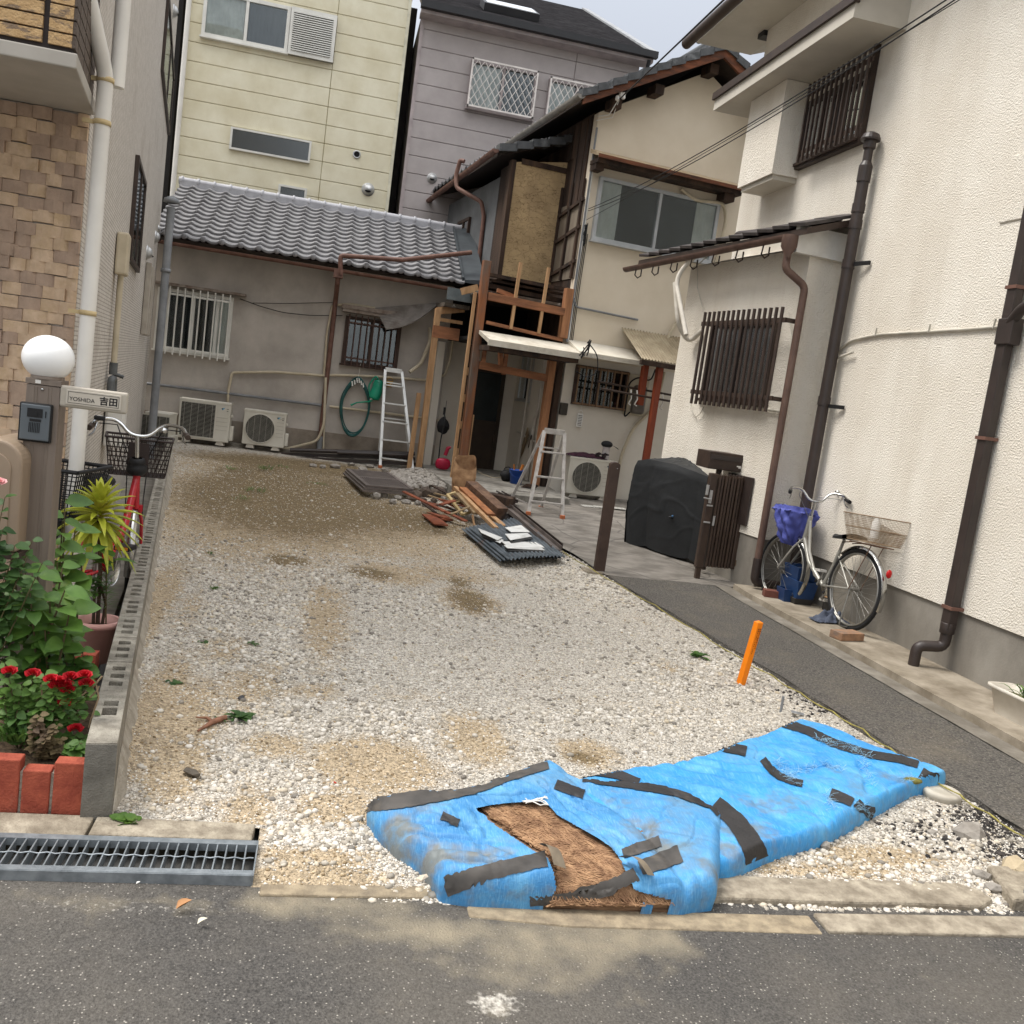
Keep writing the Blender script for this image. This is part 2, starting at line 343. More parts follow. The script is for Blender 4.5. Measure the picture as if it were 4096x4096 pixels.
# the gravel lot
dirtf = blobs([(1100,2000,520,150,1.2), (1500,2080,420,110,1.1), (1250,1900,500,60,1.2), (980,2040,200,60,1.1), (2050,1940,100,60,.9),
    (1300,2450,120,170,.85), (1050,2180,200,60,.8), (1400,2170,420,70,.8), (1560,2290,200,50,.9), (1800,2290,300,50,.7), (1880,2400,140,60,.9),
    (1000,2750,190,110,.75), (850,2600,140,100,.55), (720,2900,240,260,.85), (1250,2760,170,50,.7), (1500,3060,280,120,1.1), (1900,2950,160,110,.95),
    (1350,3230,230,90,.9), (1100,2980,170,60,.85), (2350,3010,140,60,.95), (2680,2670,80,40,.6), (800,3200,280,90,.5), (1250,3500,300,60,1.2), (1250,3420,260,40,1.1),
    (3500,3420,380,60,.9), (560,2500,110,300,1.0), (620,2850,120,260,1.0), (900,2600,130,90,.7), (760,2440,90,120,.6), (2550,2480,110,40,.4), (1650,2780,300,60,.45), (2150,2700,240,50,.4), (1000,3250,140,160,.8), (1200,3560,400,40,1.2), (700,3060,160,160,.95), (1080,2680,120,90,.6), (2000,2560,300,50,.35), (2350,2800,300,40,.4), (3300,3480,500,40,.8)])
olivef = blobs([(1180,1990,430,110,1.15), (1500,2050,400,60,1.0), (1080,1910,260,70,1.0), (1250,1870,520,34,.9), (1480,2290,120,28,.9), (1150,2240,110,28,.9), (1880,2400,90,50,1.0),
    (1840,2330,60,30,.8), (2330,3030,90,30,.8), (1250,2050,420,60,.9)])
darkf = blobs([(3990,3300,170,70,1.0), (3700,3330,150,60,.6), (2400,2230,170,26,.9), (3250,2800,90,60,.6), (4050,3420,120,60,1.0), (2250,2180,90,30,.8), (3000,2640,60,40,.3)])
m_lot = mat('lot_gravel', (216,209,197), (168,159,146), s=70, rough=.95, bump=.9, bs=75, det=5, lo=.38, hi=.62, bd=.02)
attr_mix(m_lot, 'dirt', (184,164,134), .9, 12); attr_mix(m_lot, 'olive', (126,108,78), .92, 14); attr_mix(m_lot, 'dark', (46,42,40), .95, 30)
# speckle of crushed stone in the packed surface itself
t = m_lot.node_tree; l = t.links.new; b = t.nodes['Principled BSDF']; src = b.inputs['Base Color'].links[0].from_socket
tcx = N(t, 'ShaderNodeTexCoord'); v = N(t, 'ShaderNodeTexVoronoi'); v.inputs['Scale'].default_value = 85; l(tcx.outputs['Object'], v.inputs['Vector'])
sp = N(t, 'ShaderNodeSeparateColor'); l(v.outputs['Color'], sp.inputs[0]); r_ = N(t, 'ShaderNodeMapRange'); r_.inputs['To Min'].default_value = .62; r_.inputs['To Max'].default_value = 1.22; l(sp.outputs[0], r_.inputs['Value'])
x = N(t, 'ShaderNodeMixRGB', blend_type='MULTIPLY'); x.inputs[0].default_value = 1; l(src, x.inputs[1]); l(r_.outputs[0], x.inputs[2]); l(x.outputs[0], b.inputs['Base Color'])
bp = N(t, 'ShaderNodeBump', invert=True); bp.inputs['Distance'].default_value = .012; bp.inputs['Strength'].default_value = .8; l(v.outputs['Distance'], bp.inputs['Height']); l(b.inputs['Normal'].links[0].from_socket, bp.inputs['Normal']); l(bp.outputs[0], b.inputs['Normal'])
def lotz(x, y): return gg(x, y)+.012*noise2(x, y, 1.3)+.006*noise2(x, y, 7)+.003*noise2(x, y, 25)-.006*min(1, dirtf(x, y))-.026*max(0, min(1, (3.0-y)/.22))+(.075*math.exp(-max(0,x-xl(y))/.10)*min(1,max(0,(y-3.3)/.5)) if y < 9 else 0)
lot = attr_grid('gravel_lot', 0, 3.6, 2.72, 15.25, .035, lotz, m_lot, {'dirt': dirtf, 'olive': olivef, 'dark': darkf}, xa=lambda y: xl(y) if y > 3.22 else -.068, xb=lambda y: xr(y)+.03)
# loose stones
def stones(name, n, seed, smin, smax, accept, cols, yr=(2.8, 13.5), zf=lotz, xa=lambda y: xl(y) if y > 3.24 else -.04, xb=xr, label=None, zoff=.25):
    rs = np.random.RandomState(seed); t = (1+5**.5)/2
    iv = np.array([(-1,t,0),(1,t,0),(-1,-t,0),(1,-t,0),(0,-1,t),(0,1,t),(0,-1,-t),(0,1,-t),(t,0,-1),(t,0,1),(-t,0,-1),(-t,0,1)], float); iv /= np.linalg.norm(iv[0])
    it = np.array([(0,11,5),(0,5,1),(0,1,7),(0,7,10),(0,10,11),(1,5,9),(5,11,4),(11,10,2),(10,7,6),(7,1,8),(3,9,4),(3,4,2),(3,2,6),(3,6,8),(3,8,9),(4,9,5),(2,4,11),(6,2,10),(8,6,7),(9,8,1)])
    P = []; k = 0
    while len(P) < n and k < n*12:
        k += 1
        # more stones near the eye, where each is seen
        y = yr[0]+(yr[1]-yr[0])*rs.rand()**1.5; a, b = xa(y), xb(y); x = a+(b-a)*rs.rand()
        if rs.rand() < accept(x, y): P.append((x, y))
    n = len(P); V = np.empty((n, 12, 3)); 
    for i, (x, y) in enumerate(P):
        sz = (smin+(smax-smin)*rs.rand()**2.2)*(1+.03*(y-3)); sc = np.array((1, .55+.45*rs.rand(), .45+.3*rs.rand()))*sz
        q = iv*(1+.28*(rs.rand(12,1)-.5))*sc; th = rs.rand()*6.283; c, s_ = math.cos(th), math.sin(th)
        V[i,:,0] = q[:,0]*c-q[:,1]*s_+x; V[i,:,1] = q[:,0]*s_+q[:,1]*c+y; V[i,:,2] = q[:,2]+zf(x, y)+sc[2]*zoff
    me = bpy.data.meshes.new(name); me.vertices.add(n*12); me.vertices.foreach_set('co', V.reshape(-1))
    T = (it[None]+np.arange(n)[:,None,None]*12).reshape(-1); me.loops.add(len(T)); me.loops.foreach_set('vertex_index', T)
    me.polygons.add(n*20); me.polygons.foreach_set('loop_start', np.arange(n*20)*3); me.polygons.foreach_set('loop_total', np.full(n*20, 3))
    me.update(); 
    at = me.attributes.new('tone', 'FLOAT', 'POINT'); at.data.foreach_set('value', np.repeat(rs.rand(n), 12))
    me.polygons.foreach_set('use_smooth', np.ones(n*20, bool))
    m = bpy.data.materials.new(name); m.use_nodes = True; tt = m.node_tree; b = tt.nodes['Principled BSDF']; b.inputs['Roughness'].default_value = .9
    a_ = N(tt, 'ShaderNodeAttribute', attribute_name='tone'); r = N(tt, 'ShaderNodeValToRGB'); r.color_ramp.interpolation = 'LINEAR'
    e = r.color_ramp.elements; e[0].color = lin(cols[0]); e[1].color = lin(cols[-1]); 
    for i, c in enumerate(cols[1:-1]): e_ = r.color_ramp.elements.new((i+1)/(len(cols)-1)); e_.color = lin(c)
    tt.links.new(a_.outputs['Fac'], r.inputs[0])
    nz = N(tt, 'ShaderNodeTexNoise'); nz.inputs['Scale'].default_value = 60; nz.inputs['Detail'].default_value = 5
    rr = N(tt, 'ShaderNodeMapRange'); rr.inputs['To Min'].default_value = .78; rr.inputs['To Max'].default_value = 1.12; tt.links.new(nz.outputs['Fac'], rr.inputs['Value'])
    tcc = N(tt, 'ShaderNodeTexCoord'); tt.links.new(tcc.outputs['Object'], nz.inputs['Vector'])
    mu = N(tt, 'ShaderNodeMixRGB', blend_type='MULTIPLY'); mu.inputs[0].default_value = 1; tt.links.new(r.outputs[0], mu.inputs[1]); tt.links.new(rr.outputs[0], mu.inputs[2]); tt.links.new(mu.outputs[0], b.inputs['Base Color'])
    me.materials.append(m)
    o = bpy.data.objects.new(name, me); COL.objects.link(o); return tag(o, label, None, None, 'stuff')
big = blobs([(1000,2450,260,260,1), (1180,2330,320,90,1), (1250,3330,320,110,1), (1050,2850,150,80,.8), (1600,2900,220,60,1), (1500,2960,200,60,.9), (1200,3150,200,110,.7), (1150,3450,250,60,1), (2600,2880,300,50,.7),
     (2500,2350,260,60,.8), (2800,2700,200,60,.8), (3300,3400,500,60,1), (1700,2420,300,60,.5), (3700,3350,250,60,.8), (900,2200,150,100,.8)])
def acc_big(x, y):
    d = max(dirtf(x, y), darkf(x, y)); return max(.004, (.07+.95*big(x, y)*max(.15,.6+noise2(x,y,4,3)))*(1-1.05*min(1, d*1.1))*(.75+.6*noise2(x, y, 2.2)))
def acc_small(x, y): return max(.004, 1-.92*min(1, max(dirtf(x, y), olivef(x, y)*1.1)*1.15+.25*noise2(x, y, 3)))*(1 if y > 3.25 or x > .2 else .8)
WH = [(120,114,106), (172,164,150), (200,193,181), (218,212,202), (192,178,154)]
tagl = 'crushed white and grey stones spread over the lot'
stones('gravel', 22000, 3, .007, .019, acc_big, WH, yr=(2.78, 12.6), label=tagl)
stones('gravel', 120000, 5, .003, .0068, acc_small, [(138,130,118), (190,181,167), (216,210,199), (226,221,212), (202,188,164)], yr=(2.78, 13.2), label='fine pale gravel between the larger stones')
stones('tan_grit', 16000, 15, .003, .009, lambda x, y: .9*min(1, max(dirtf(x, y), olivef(x, y))), [(104,88,64), (142,122,92), (172,152,120), (192,176,148)], yr=(2.8, 14.5), label='tan grit and small stones in the bare sandy patches')
stones('asphalt_crumbs', 3200, 9, .004, .016, lambda x, y: min(1, darkf(x, y)*1.2), [(30,28,28), (48,44,42), (70,64,60)], yr=(2.8, 9.5), label='black asphalt crumbs along the edge of the path')
# kerb side: concrete strips between road and lot
def slab(name, pts, z0, z1, m, bevel=.006, **k):
    mb = MB().prism([(p[0], p[1], z0) for p in pts], (0, 0, z1-z0)); return tag(build(name, mb, m, bevel=bevel), **k)
slab('kerb', [(.98,2.812), (1.3,2.806), (1.62,2.812), (1.95,2.801), (2.3,2.803), (2.58,2.792), (2.67,2.84), (2.665,2.90), (2.60,2.955), (2.3,2.962), (1.9,2.958), (1.5,2.975), (1.2,2.98), (.98,2.985)], -.05, .004, m_conc, bevel=.010, kind='structure')
slab('kerb', [(-.04,2.80), (.97,2.80), (.97,2.90), (.45,2.87), (-.04,2.86)], -.05, -.012, m_sand, bevel=.006, kind='structure')
slab('kerb', [(1.86,2.635), (4.6,2.60), (4.6,2.755), (1.86,2.745)], -.05, -.008, m_conc, kind='structure')
slab('kerb', [(.62,2.70), (.95,2.655), (1.835,2.630), (1.84,2.74), (.62,2.76)], -.05, -.015, m_sand, kind='structure')
slab('kerb', [(-.62,3.10), (-.09,3.095), (-.085,3.215), (-.62,3.228)], -.06, .012, m_conc, kind='structure')
slab('kerb', [(-3.5,3.10), (-.63,3.10), (-.63,3.24), (-3.5,3.26)], -.06, .008, m_conc, kind='structure')
slab('kerb', [(2.72,2.80), (4.6,2.80), (4.6,3.05), (2.80,3.05)], -.05, .03, m_conc, bevel=.012, kind='structure')
# path, gutter strip, ledge, patio, alley
def ribbon(name, xa, xb, y0, y1, n, dz, m, thick=0, kind='structure', wob=.0):
    mb = MB(); t = []
    for i in range(n+1):
        y = y0+(y1-y0)*i/n; z = gg(4, y)+dz
        for j in range(5):
            a, b = xa(y)+wob*noise2(y, 3, 3), xb(y); t.append((a+(b-a)*j/4, y, z+.004*noise2(a+(b-a)*j/4, y, 2)))
    fs = [(i*5+j, i*5+j+1, i*5+j+6, i*5+j+5) for i in range(n) for j in range(4)]
    mb.add(t, fs, True)
    if thick:
        e = [t[i*5] for i in range(n+1)]; mb.add(e+[(p[0]-.01, p[1], p[2]-thick) for p in e], [(i, i+n+1, i+n+2, i+1) for i in range(n)][::-1])
        e = [t[i*5+4] for i in range(n+1)]; mb.add(e+[(p[0], p[1], p[2]-thick) for p in e], [(i, i+1, i+n+2, i+n+1) for i in range(n)][::-1])
        e = t[:5]; mb.add(e+[(p[0], p[1], p[2]-thick) for p in e], [(i, i+1, i+6, i+5) for i in range(4)][::-1])
    return tag(build(name, mb, m), kind=kind)
attr_grid('asphalt_path', 0, .9, 3.05, 8.35, .06, lambda x, y: gg(4, y)+.030+.006*noise2(x, y, 4), attr_mix(m_asph2, 'moss', (70,54,26), .9, 22), {'moss': blobs([(3080,2330,150,40,1.0), (3280,2470,120,35,1.0), (3350,2590,60,20,.6), (2950,2290,90,20,.8)])}, xa=lambda y: xr(y)+.012*noise2(y, 1, 5), xb=lambda y: 3.93)
ribbon('asphalt_path', xr, lambda y: xr(y)+.03, 3.05, 8.35, 60, .027, m_asph2, .07, wob=.02)
ribbon('path_edge', lambda y: 3.90, lambda y: 4.06, 2.9, 8.3, 30, .036, m_concd)
ribbon('ledge', lambda y: 4.05+.012*noise2(y, 9, 2.5), lambda y: 5.2, -3, 8.24, 140, .085, mat('ledge_concrete', (160,150,134), (126,116,100), s=5, rough=.9, bump=.3, bs=80, c3=(88,76,60), s3=2.4, lo3=.5, hi3=.72, w3=.6), .16)
patio = MB(); n_ = 40
def px_(u, v):
    y = 8.33+(13.75-8.33)*v; a = xr(y)-.02; b = 5.0; x = a+(b-a)*u; return (x, y, gg(x, y)+.03+.004*noise2(x, y, 1.5))
patio.grid(px_, 20, n_)
vor_cracks(m_patio, 1.1, .02, (60,56,52), .6)
tag(build('patio', patio, m_patio), kind='structure')
slab('door_slab', [(1.77,12.33), (2.30,12.16), (2.75,12.13), (3.47,12.45), (3.47,13.65), (3.20,16.2), (1.45,16.0), (1.64,14.40)], .05, .30, mat('slab_concrete', (150,146,138), (116,112,104), s=7, rough=.7, bump=.2, bs=60, c3=(92,88,82), s3=2), bevel=.01, kind='structure')
slab('alley', [(-.80,3.30), (-3.5,3.30), (-3.5,5.3), (-1.3,5.3), (-2.75,15.2), (-2.25,15.2)], -.05, .03, m_concd, bevel=0, kind='structure')

# ================================================================ shared building parts
m_dark = mat('dark_interior', (22,22,23), (12,12,13), s=3, rough=.9)
m_curt = mat('curtain_fabric', (226,222,214), (196,192,184), s=3, rough=.9)
m_alu = mat('aluminium', (196,196,194), (176,176,174), s=6, rough=.4, metal=.6)
m_white = mat('white_paint', (226,224,218), (208,205,198), s=5, rough=.6, c3=(170,162,148), s3=2.5, lo3=.6, hi3=.85, w3=.4)
m_brown = mat('brown_metal', (64,50,42), (50,39,33), s=8, rough=.5, spec=.4)
m_dkbrown = mat('dark_brown_plastic', (58,48,44), (48,40,37), s=6, rough=.45, spec=.5)
m_rustpipe = mat('faded_brown_pipe', (118,86,74), (94,66,56), s=9, rough=.6, c3=(150,122,108), s3=4, lo3=.55, hi3=.75, w3=.6, st3=(1,1,.3))
m_glass = glass('window_glass'); m_glass2 = glass('frosted_glass', (150,158,158), 1.5, .25)
m_beige = mat('beige_plastic', (196,184,160), (178,166,142), s=6, rough=.6)
m_greyp = mat('grey_plastic_pipe', (128,130,132), (108,110,112), s=6, rough=.5)
m_black = mat('black_rubber', (28,28,29), (20,20,21), s=8, rough=.6)
m_chrome = mat('chrome', (200,200,198), (180,180,178), s=5, rough=.22, metal=1)
def window(par, o, ux, n, w, h, mf, splits=(.5,), fw=.045, d=.05, curt=None, name='window', glassm=None, backm=None, sill=True, sash=True, up=(0,0,1)):
    """framed window set on a wall: o = lower left corner on the wall face, ux = along, n = outward"""
    o, ux, n, up = Vector(o), Vector(ux).normalized(), Vector(n).normalized(), Vector(up)
    T = Matrix((ux, n, up)).transposed().to_4x4(); T.translation = o
    f = MB(T); f.box(0,w,.001,d,0,fw); f.box(0,w,.001,d,h-fw,h); f.box(0,fw,.001,d,fw,h-fw); f.box(w-fw,w,.001,d,fw,h-fw)
    if sill: f.box(-.02,w+.02,.001,d+.03,-.03,-.002)
    xs = [0]+[s*w for s in splits]+[w]
    for k, s in enumerate(splits): f.box(s*w-fw*.45, s*w+fw*.45, .001, d*.92, fw, h-fw)
    f.mi = 1; f.box(fw,w-fw,.0015,.004,fw,h-fw)
    if curt:
        f.mi = 2
        for a, b in curt:
            x0, x1 = fw+a*(w-2*fw), fw+b*(w-2*fw); k = max(4, int((x1-x0)/.02))
            f.grid(lambda u, v: (x0+(x1-x0)*u, .012+.006*math.sin(u*k*1.3+.6*math.sin(u*9))+.002*math.sin(u*k*.37), fw+.003+(h-2*fw-.006)*v), k*3, 2)
    fo = build(name, f, [mf, backm or m_dark, m_curt], par)
    for a, b in zip(xs, xs[1:]):
        p = MB(T); p.box(a+fw*.6, b-fw*.6, d*.55, d*.55+.003, fw*.9, h-fw*.9); build('pane', p, glassm or m_glass, fo)
    return fo, T
def bars(par, T, x0, x1, z0, z1, n, y, r, m, rails=(), name='grille', sq=False, lattice=0):
    b = MB(T)
    for i in range(n):
        x = x0+(x1-x0)*i/(n-1)
        if sq: b.box(x-r, x+r, y-r, y+r, z0, z1)
        else: b.cyl((x,y,z0), (x,y,z1), r, 8)
    for zz, e, hh in rails: b.box(x0-e, x1+e, y-r*1.4 if not sq else y-r*2.4, y-r*.2 if not sq else y-r*1.02, zz-hh, zz+hh)
    return build(name, b, m, par)
def tiled_roof(name, par, T, w, ln, rise, m, pitch=.265, course=.2, amp=.030, step=.038, knobs=True, flipx=False):
    """Japanese pantile roof: T origin at the eave's left end, x along eave, y up the slope (horizontal run ln, rise)"""
    b = MB(T); nc = max(1, round(math.hypot(ln, rise)/course)); nx = int(w/pitch*10); sl = Vector((0, ln, rise)); nrm = Vector((0, -rise, ln)).normalized()
    def prof(x):
        t = (x/pitch) % 1.0
        return amp*(1.0*math.exp(-((t-.82)/.13)**2)+1.0*math.exp(-((t+.18)/.13)**2)-.55*math.sin(math.pi*min(t/.68, 1)))
    for j in range(nc):
        y0, y1 = j/nc, (j+1.12)/nc; rowj = 0.004*noise2(j, 1, 3)
        vs = []
        for i in range(nx+1):
            x = w*i/nx; h_ = prof(x)+.003*noise2(math.floor(x/pitch)*1.7, j*2.3, 1.0)
            sag = .012*math.sin(math.pi*min(1, max(0, (((x/pitch) % 1.0))/.7)))
            for k, (yy, hh) in enumerate(((y0-sag/ln, step+h_-.036), (y0-sag/ln, step+h_), (y0+.012, step+h_-.001), (min(y1, 1.0), h_*.7+rowj-.004))):
                p = sl*yy+nrm*hh; vs.append((x, p.y, p.z))
        fs = []
        for i in range(nx):
            for k in range(3): a = i*4+k; fs.append((a, a+4, a+5, a+1))
        b.add(vs, fs, True)
    if knobs:
        i = 0
        while (i+.82)*pitch < w:
            x = (i+.82)*pitch; p = nrm*(step+.004); b.sph((x, p.y-.012, p.z-.008), .045, 12, 8, (1,.45,1)); i += 1
    return build(name, b, m, par)
def barrel(mb, p, q, r, n=14): mb.cyl(p, q, r, n)
def gutter(mb, p, q, r, k=10):
    p, q = Vector(p), Vector(q); d = (q-p).normalized(); s = d.cross(Vector((0,0,1))).normalized(); up = s.cross(d)
    for rr in (r, r*.9):
        vs = []
        for e in (p, q):
            for i in range(k+1): t = math.pi+math.pi*i/k; vs.append(e+s*math.cos(t)*rr+up*math.sin(t)*rr)
        mb.add(vs, [(i, i+1, k+2+i, k+1+i) for i in range(k)], True)
    for e in (p, q): mb.add([e+s*math.cos(math.pi+math.pi*i/k)*r+up*math.sin(math.pi+math.pi*i/k)*r for i in range(k+1)], [tuple(range(k+1))])
def dome_vent(par, c, n, r, m=None, name='vent'):
    c, n = Vector(c), Vector(n).normalized(); b = MB(); b.lathe(c, [(r*1.15,0), (r*1.15,.012), (r*.98,.012), (r*.9,r*.45), (r*.6,r*.75), (0.001,r*.9)], 18, n)
    b.mi = 1; dn = Vector((0,0,-1)); s = n.cross(dn).normalized(); q = c+n*(r*.62)+dn*(r*.42)
    vs = [q+s*math.cos(t)*r*.55+(dn*.8+n*.0)*math.sin(t)*r*.28+n*(.30*r*(1-abs(math.sin(t)))) for t in [2*math.pi*i/12 for i in range(12)]]
    b.add([v+n*.012 for v in vs], [tuple(range(12))]); return build(name, b, [m or m_alu, m_dark], par)

# ================================================================ left house (woven tiles, ribbed siding)
lh = thing('house', 'house with woven beige tile front, brick balcony and fine ribbed grey siding', 'house', (-1.307,5.223,0))
m_side = mat('ribbed_siding', (208,201,192), (186,179,168), s=18, rough=.85, bump=.5, bs=70, c3=(142,128,112), s3=1.3, lo3=.55, hi3=.8, w3=.5)
stripes(m_side, 2, .024, .22, (140,130,118), .006, .7)
fb = TL @ Vector((0, 9.75, 0))
mb = MB().prism([(-1.307,5.225,-.05), (-5.2,5.225,-.05), (-6.6,fb.y,-.05), (fb.x,fb.y,-.05)], (0,0,8.6)); build('wall', mb, m_side, lh)
# woven cladding: every tile a little block, bulging in or out
m_tileA = mat('woven_tile', (208,182,154), (186,160,132), s=14, rough=.85, bump=.3, bs=120, c3=(184,158,124), s3=9, lo3=.5, hi3=.7)
m_tileB = mat('woven_tile_dull', (178,154,134), (160,138,120), s=14, rough=.85, bump=.3, bs=120)
mb = MB(); z = 0; row = 0; r5 = random.Random(5)
while z < 2.70:
    hh = .062; x = -1.312-r5.random()*.03; 
    x = -1.309
    first = True
    while x > -3.4:
        wd = r5.choice((.075,.09,.105,.12)); 
        if first and row % 2: wd = .05
        first = False; a = x-wd; bul = r5.choice((1,-1,1)); d0 = .010+.007*r5.random(); dz = (r5.random()-.5)*.010
        mb.mi = 0 if r5.random() < .52 else 1; vs = []
        zz = max(0, z+dz)
        for k in range(5):
            u = k/4; dd = d0+(.012*math.sin(math.pi*u) if bul > 0 else .014*(1-math.sin(math.pi*u))*.8)
            xx = a+(x-.001-a)*u; vs += [(xx, 5.225, zz), (xx, 5.222-dd, zz), (xx, 5.222-dd, zz+hh-.001), (xx, 5.225, zz+hh-.001)]
        fs = []
        for k in range(4):
            q = k*4; fs += [(q, q+4, q+5, q+1), (q+1, q+5, q+6, q+2), (q+2, q+6, q+7, q+3)]
        fs += [(0,1,2,3), (19,18,17,16)]; mb.add(vs, fs, False); x = a
    z += hh; row += 1
build('woven_cladding', mb, [m_tileA, m_tileB], lh)
# balcony
bc = MB(); bc.prism([(-1.193,4.414,2.80), (-4.8,4.414,2.80), (-4.8,5.224,2.80), (-1.303,5.224,2.80)], (0,0,1.15)); bo = build('balcony', bc, mat('brick_joint', (52,44,42), (44,38,36), s=9), lh)
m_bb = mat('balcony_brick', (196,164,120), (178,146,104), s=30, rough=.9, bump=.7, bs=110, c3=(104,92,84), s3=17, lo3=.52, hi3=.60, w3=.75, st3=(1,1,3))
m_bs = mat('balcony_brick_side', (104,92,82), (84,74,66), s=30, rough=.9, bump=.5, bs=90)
mb = MB(); z = 2.82; r6 = random.Random(3); row = 0
while z < 3.92:
    x = -1.197; k = 0; bl = [.095, .225] if row % 1 == 0 else [.22]
    while x > -3.6:
        wd = (.095 if k == 0 else (r6.choice((.13,.20,.235)))); e = x-wd
        mb.box(e+.006, x-.003 if k else x+.003, 4.400, 4.4135, z, z+.047+.002*r6.random()); x = e-.004; k += 1
        if k == 1: x -= .012
    z += .055; row += 1
build('brick_facing', mb, m_bb, bo)
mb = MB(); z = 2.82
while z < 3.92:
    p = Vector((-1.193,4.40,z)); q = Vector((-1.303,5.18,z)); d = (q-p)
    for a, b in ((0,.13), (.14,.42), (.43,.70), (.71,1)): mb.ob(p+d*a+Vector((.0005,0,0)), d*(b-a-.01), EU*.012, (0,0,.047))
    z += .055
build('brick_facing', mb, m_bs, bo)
mb = MB(); mb.prism([(-1.165,4.385,2.735), (-4.8,4.385,2.735), (-4.8,5.20,2.735), (-1.285,5.215,2.735)], (0,0,.062)); build('soffit', mb, mat('balcony_trim', (176,170,160), (164,158,148), s=4, rough=.6), bo, bevel=.006)
# downpipe
a = LP(402,560,.075); b_ = LP(330,1560,.075); xy = ((a.x+b_.x)/2, (a.y+b_.y)/2)
mb = MB(); zt = LP(402,235,.075).z
mb.bend([(xy[0],xy[1],.03), (xy[0],xy[1],zt), (xy[0]-.10,xy[1]-.32,zt+.50), (xy[0]-.10,xy[1]-.34,zt+1.2)], .037, .05, 14)
dp = build('downpipe', mb, mat('white_pipe', (226,222,214), (212,208,200), s=3, rough=.45), lh)
mb = MB(); mb.cyl((xy[0]+.03,xy[1]+.10,zt-.02), (xy[0]+.03,xy[1]+.10,zt+1.5), .036, 14); build('downpipe', mb, MATS['white_pipe'], lh)
for zz in (zt-.22, zt+.32 if False else zt-.02, LP(345,1250,.075).z): 
    mb = MB(); mb.lathe((xy[0],xy[1],zz-.012), [(.0375,0),(.041,0),(.041,.024),(.0375,.024)], 16); mb.box(xy[0]-.09,xy[0]-.03,xy[1]-.006,xy[1]+.006,zz-.01,zz+.01); build('pipe_clip', mb, mat('yellowed_clip', (200,180,138), (182,160,118), s=9), dp)
# windows on the side wall
def lwin(px0, px1, zt_px, zb_px, name='window'):
    a = LP(*px0); b = LP(*px1); z1 = zt_px; z0 = zb_px
    y0 = (a-TL0).dot(EV); y1 = (b-TL0).dot(EV)
    return window(lh, TL0+EV*y1+Vector((0,0,z0)), -EV, EU, y1-y0, z1-z0, m_brown, splits=(.5,), fw=.04, d=.035, name=name, sill=False)
lwin((527,800), (571,760), LP(548,640).z, LP(540,1085).z)
lwin((640,300), (690,300), LP(660,-140).z, LP(652,372).z)
for px in ((586,1010), (620,948), (692,45), (632,915)): dome_vent(lh, LP(*px), EU, .075 if px[0] != 632 else .05)
# cable cover, conduit and meter
a = LP(470,930); b_ = LP(470,1110); y_ = (a-TL0).dot(EV)
mb = MB(TL); mb.box(.005,.09,y_-.11,y_+.11,b_.z,a.z); build('cable_cover', mb, m_beige, lh, bevel=.015)
mb = MB(TL); mb.cyl((.045,y_,b_.z), (.045,y_,LP(468,1450).z), .022, 10); build('conduit', mb, m_beige, lh)
zz = LP(468,1450).z; mb = MB(TL); mb.cyl((.045,y_,zz+.02), (.045,y_,zz-.07), .03, 12); mb.bend([(.045,y_-.12,zz-.30),(.045,y_-.12,zz-.10),(.045,y_+.14,zz-.10),(.045,y_+.14,zz-.26)], .026, .05, 10); mb.cyl((.045,y_,zz-.06),(.12,y_,zz-.08),.014,8); build('gas_valve', mb, mat('grey_iron', (98,100,100), (78,80,80), s=12, rough=.6), lh)
mb = MB(TL); mb.box(.01,.15,y_+.02,y_+.26,zz-.62,zz-.24); mb.box(.01,.12,y_+.29,y_+.42,zz-.60,zz-.40); build('meter', mb, m_white, lh, bevel=.02)
a = LP(590,1060); b_ = LP(570,1340); y_ = (a-TL0).dot(EV); mb = MB(TL)
for o_ in (-.45,.1,.55): mb = MB(TL); mb.box(.005,.07,y_+o_,y_+o_+.09,b_.z,a.z); build('shutter_rail', mb, mat('grey_shutter', (168,160,148), (150,142,130), s=5), lh, bevel=.01)
# standing vent pipe and the slim unit behind it in the alley
p_ = YB(640,1350,13.9); mb = MB(); mb.cyl((p_.x,13.9,.0), (p_.x,13.9,YB(690,830,13.9).z), .055, 14); mb.lathe((p_.x,13.9,YB(692,800,13.9).z), [(.06,-.05),(.11,-.04),(.10,.01),(.03,.045),(.001,.05)], 14)
mb.lathe((p_.x,13.9,YB(665,1090,13.9).z),[(.056,0),(.068,0),(.068,.05),(.056,.05)],14)
tag(build('vent_pipe', mb, mat('grey_vent_pipe', (140,142,144), (120,122,124), s=5, rough=.55)), 'tall grey vent pipe with a cap standing at the far end of the alley', 'pipe')

# ================================================================ houses behind
def panel_house(name, label, x0, x1, Y, zb, zt, pitch, zph, joints, m, mj, depth=7.5, wob=.0):
    h = thing(name, label, 'house', (x0, Y, 0)); mb = MB(); mb.box(x0+.01, x1-.01, Y+.02, Y+depth, zb, zt); build('backing', mb, mj, h)
    mb = MB(); js = [x0]+joints+[x1]; z = zph-pitch*40
    while z < zt:
        a, b = max(z, zb)+.004, min(z+pitch, zt)-.004
        if b > a:
            for u, v in zip(js, js[1:]): mb.box(u+.005, v-.005, Y, Y+.05, a, b)
        z += pitch
    build('wall', mb, m, h, bevel=.008, seg=1)
    mb = MB(); mb.box(x0+.0, x0+.05, Y+.051, Y+depth, zb, zt); mb.box(x1-.05, x1, Y+.051, Y+depth, zb, zt); build('side_wall', mb, m, h)
    return h
YY = 18.5
m_yel = mat('cream_siding', (226,220,196), (214,206,178), s=2.2, rough=.8, bump=.3, bs=45, c3=(188,176,142), s3=.9, lo3=.45, hi3=.8, w3=.7, st3=(1,1,.8))
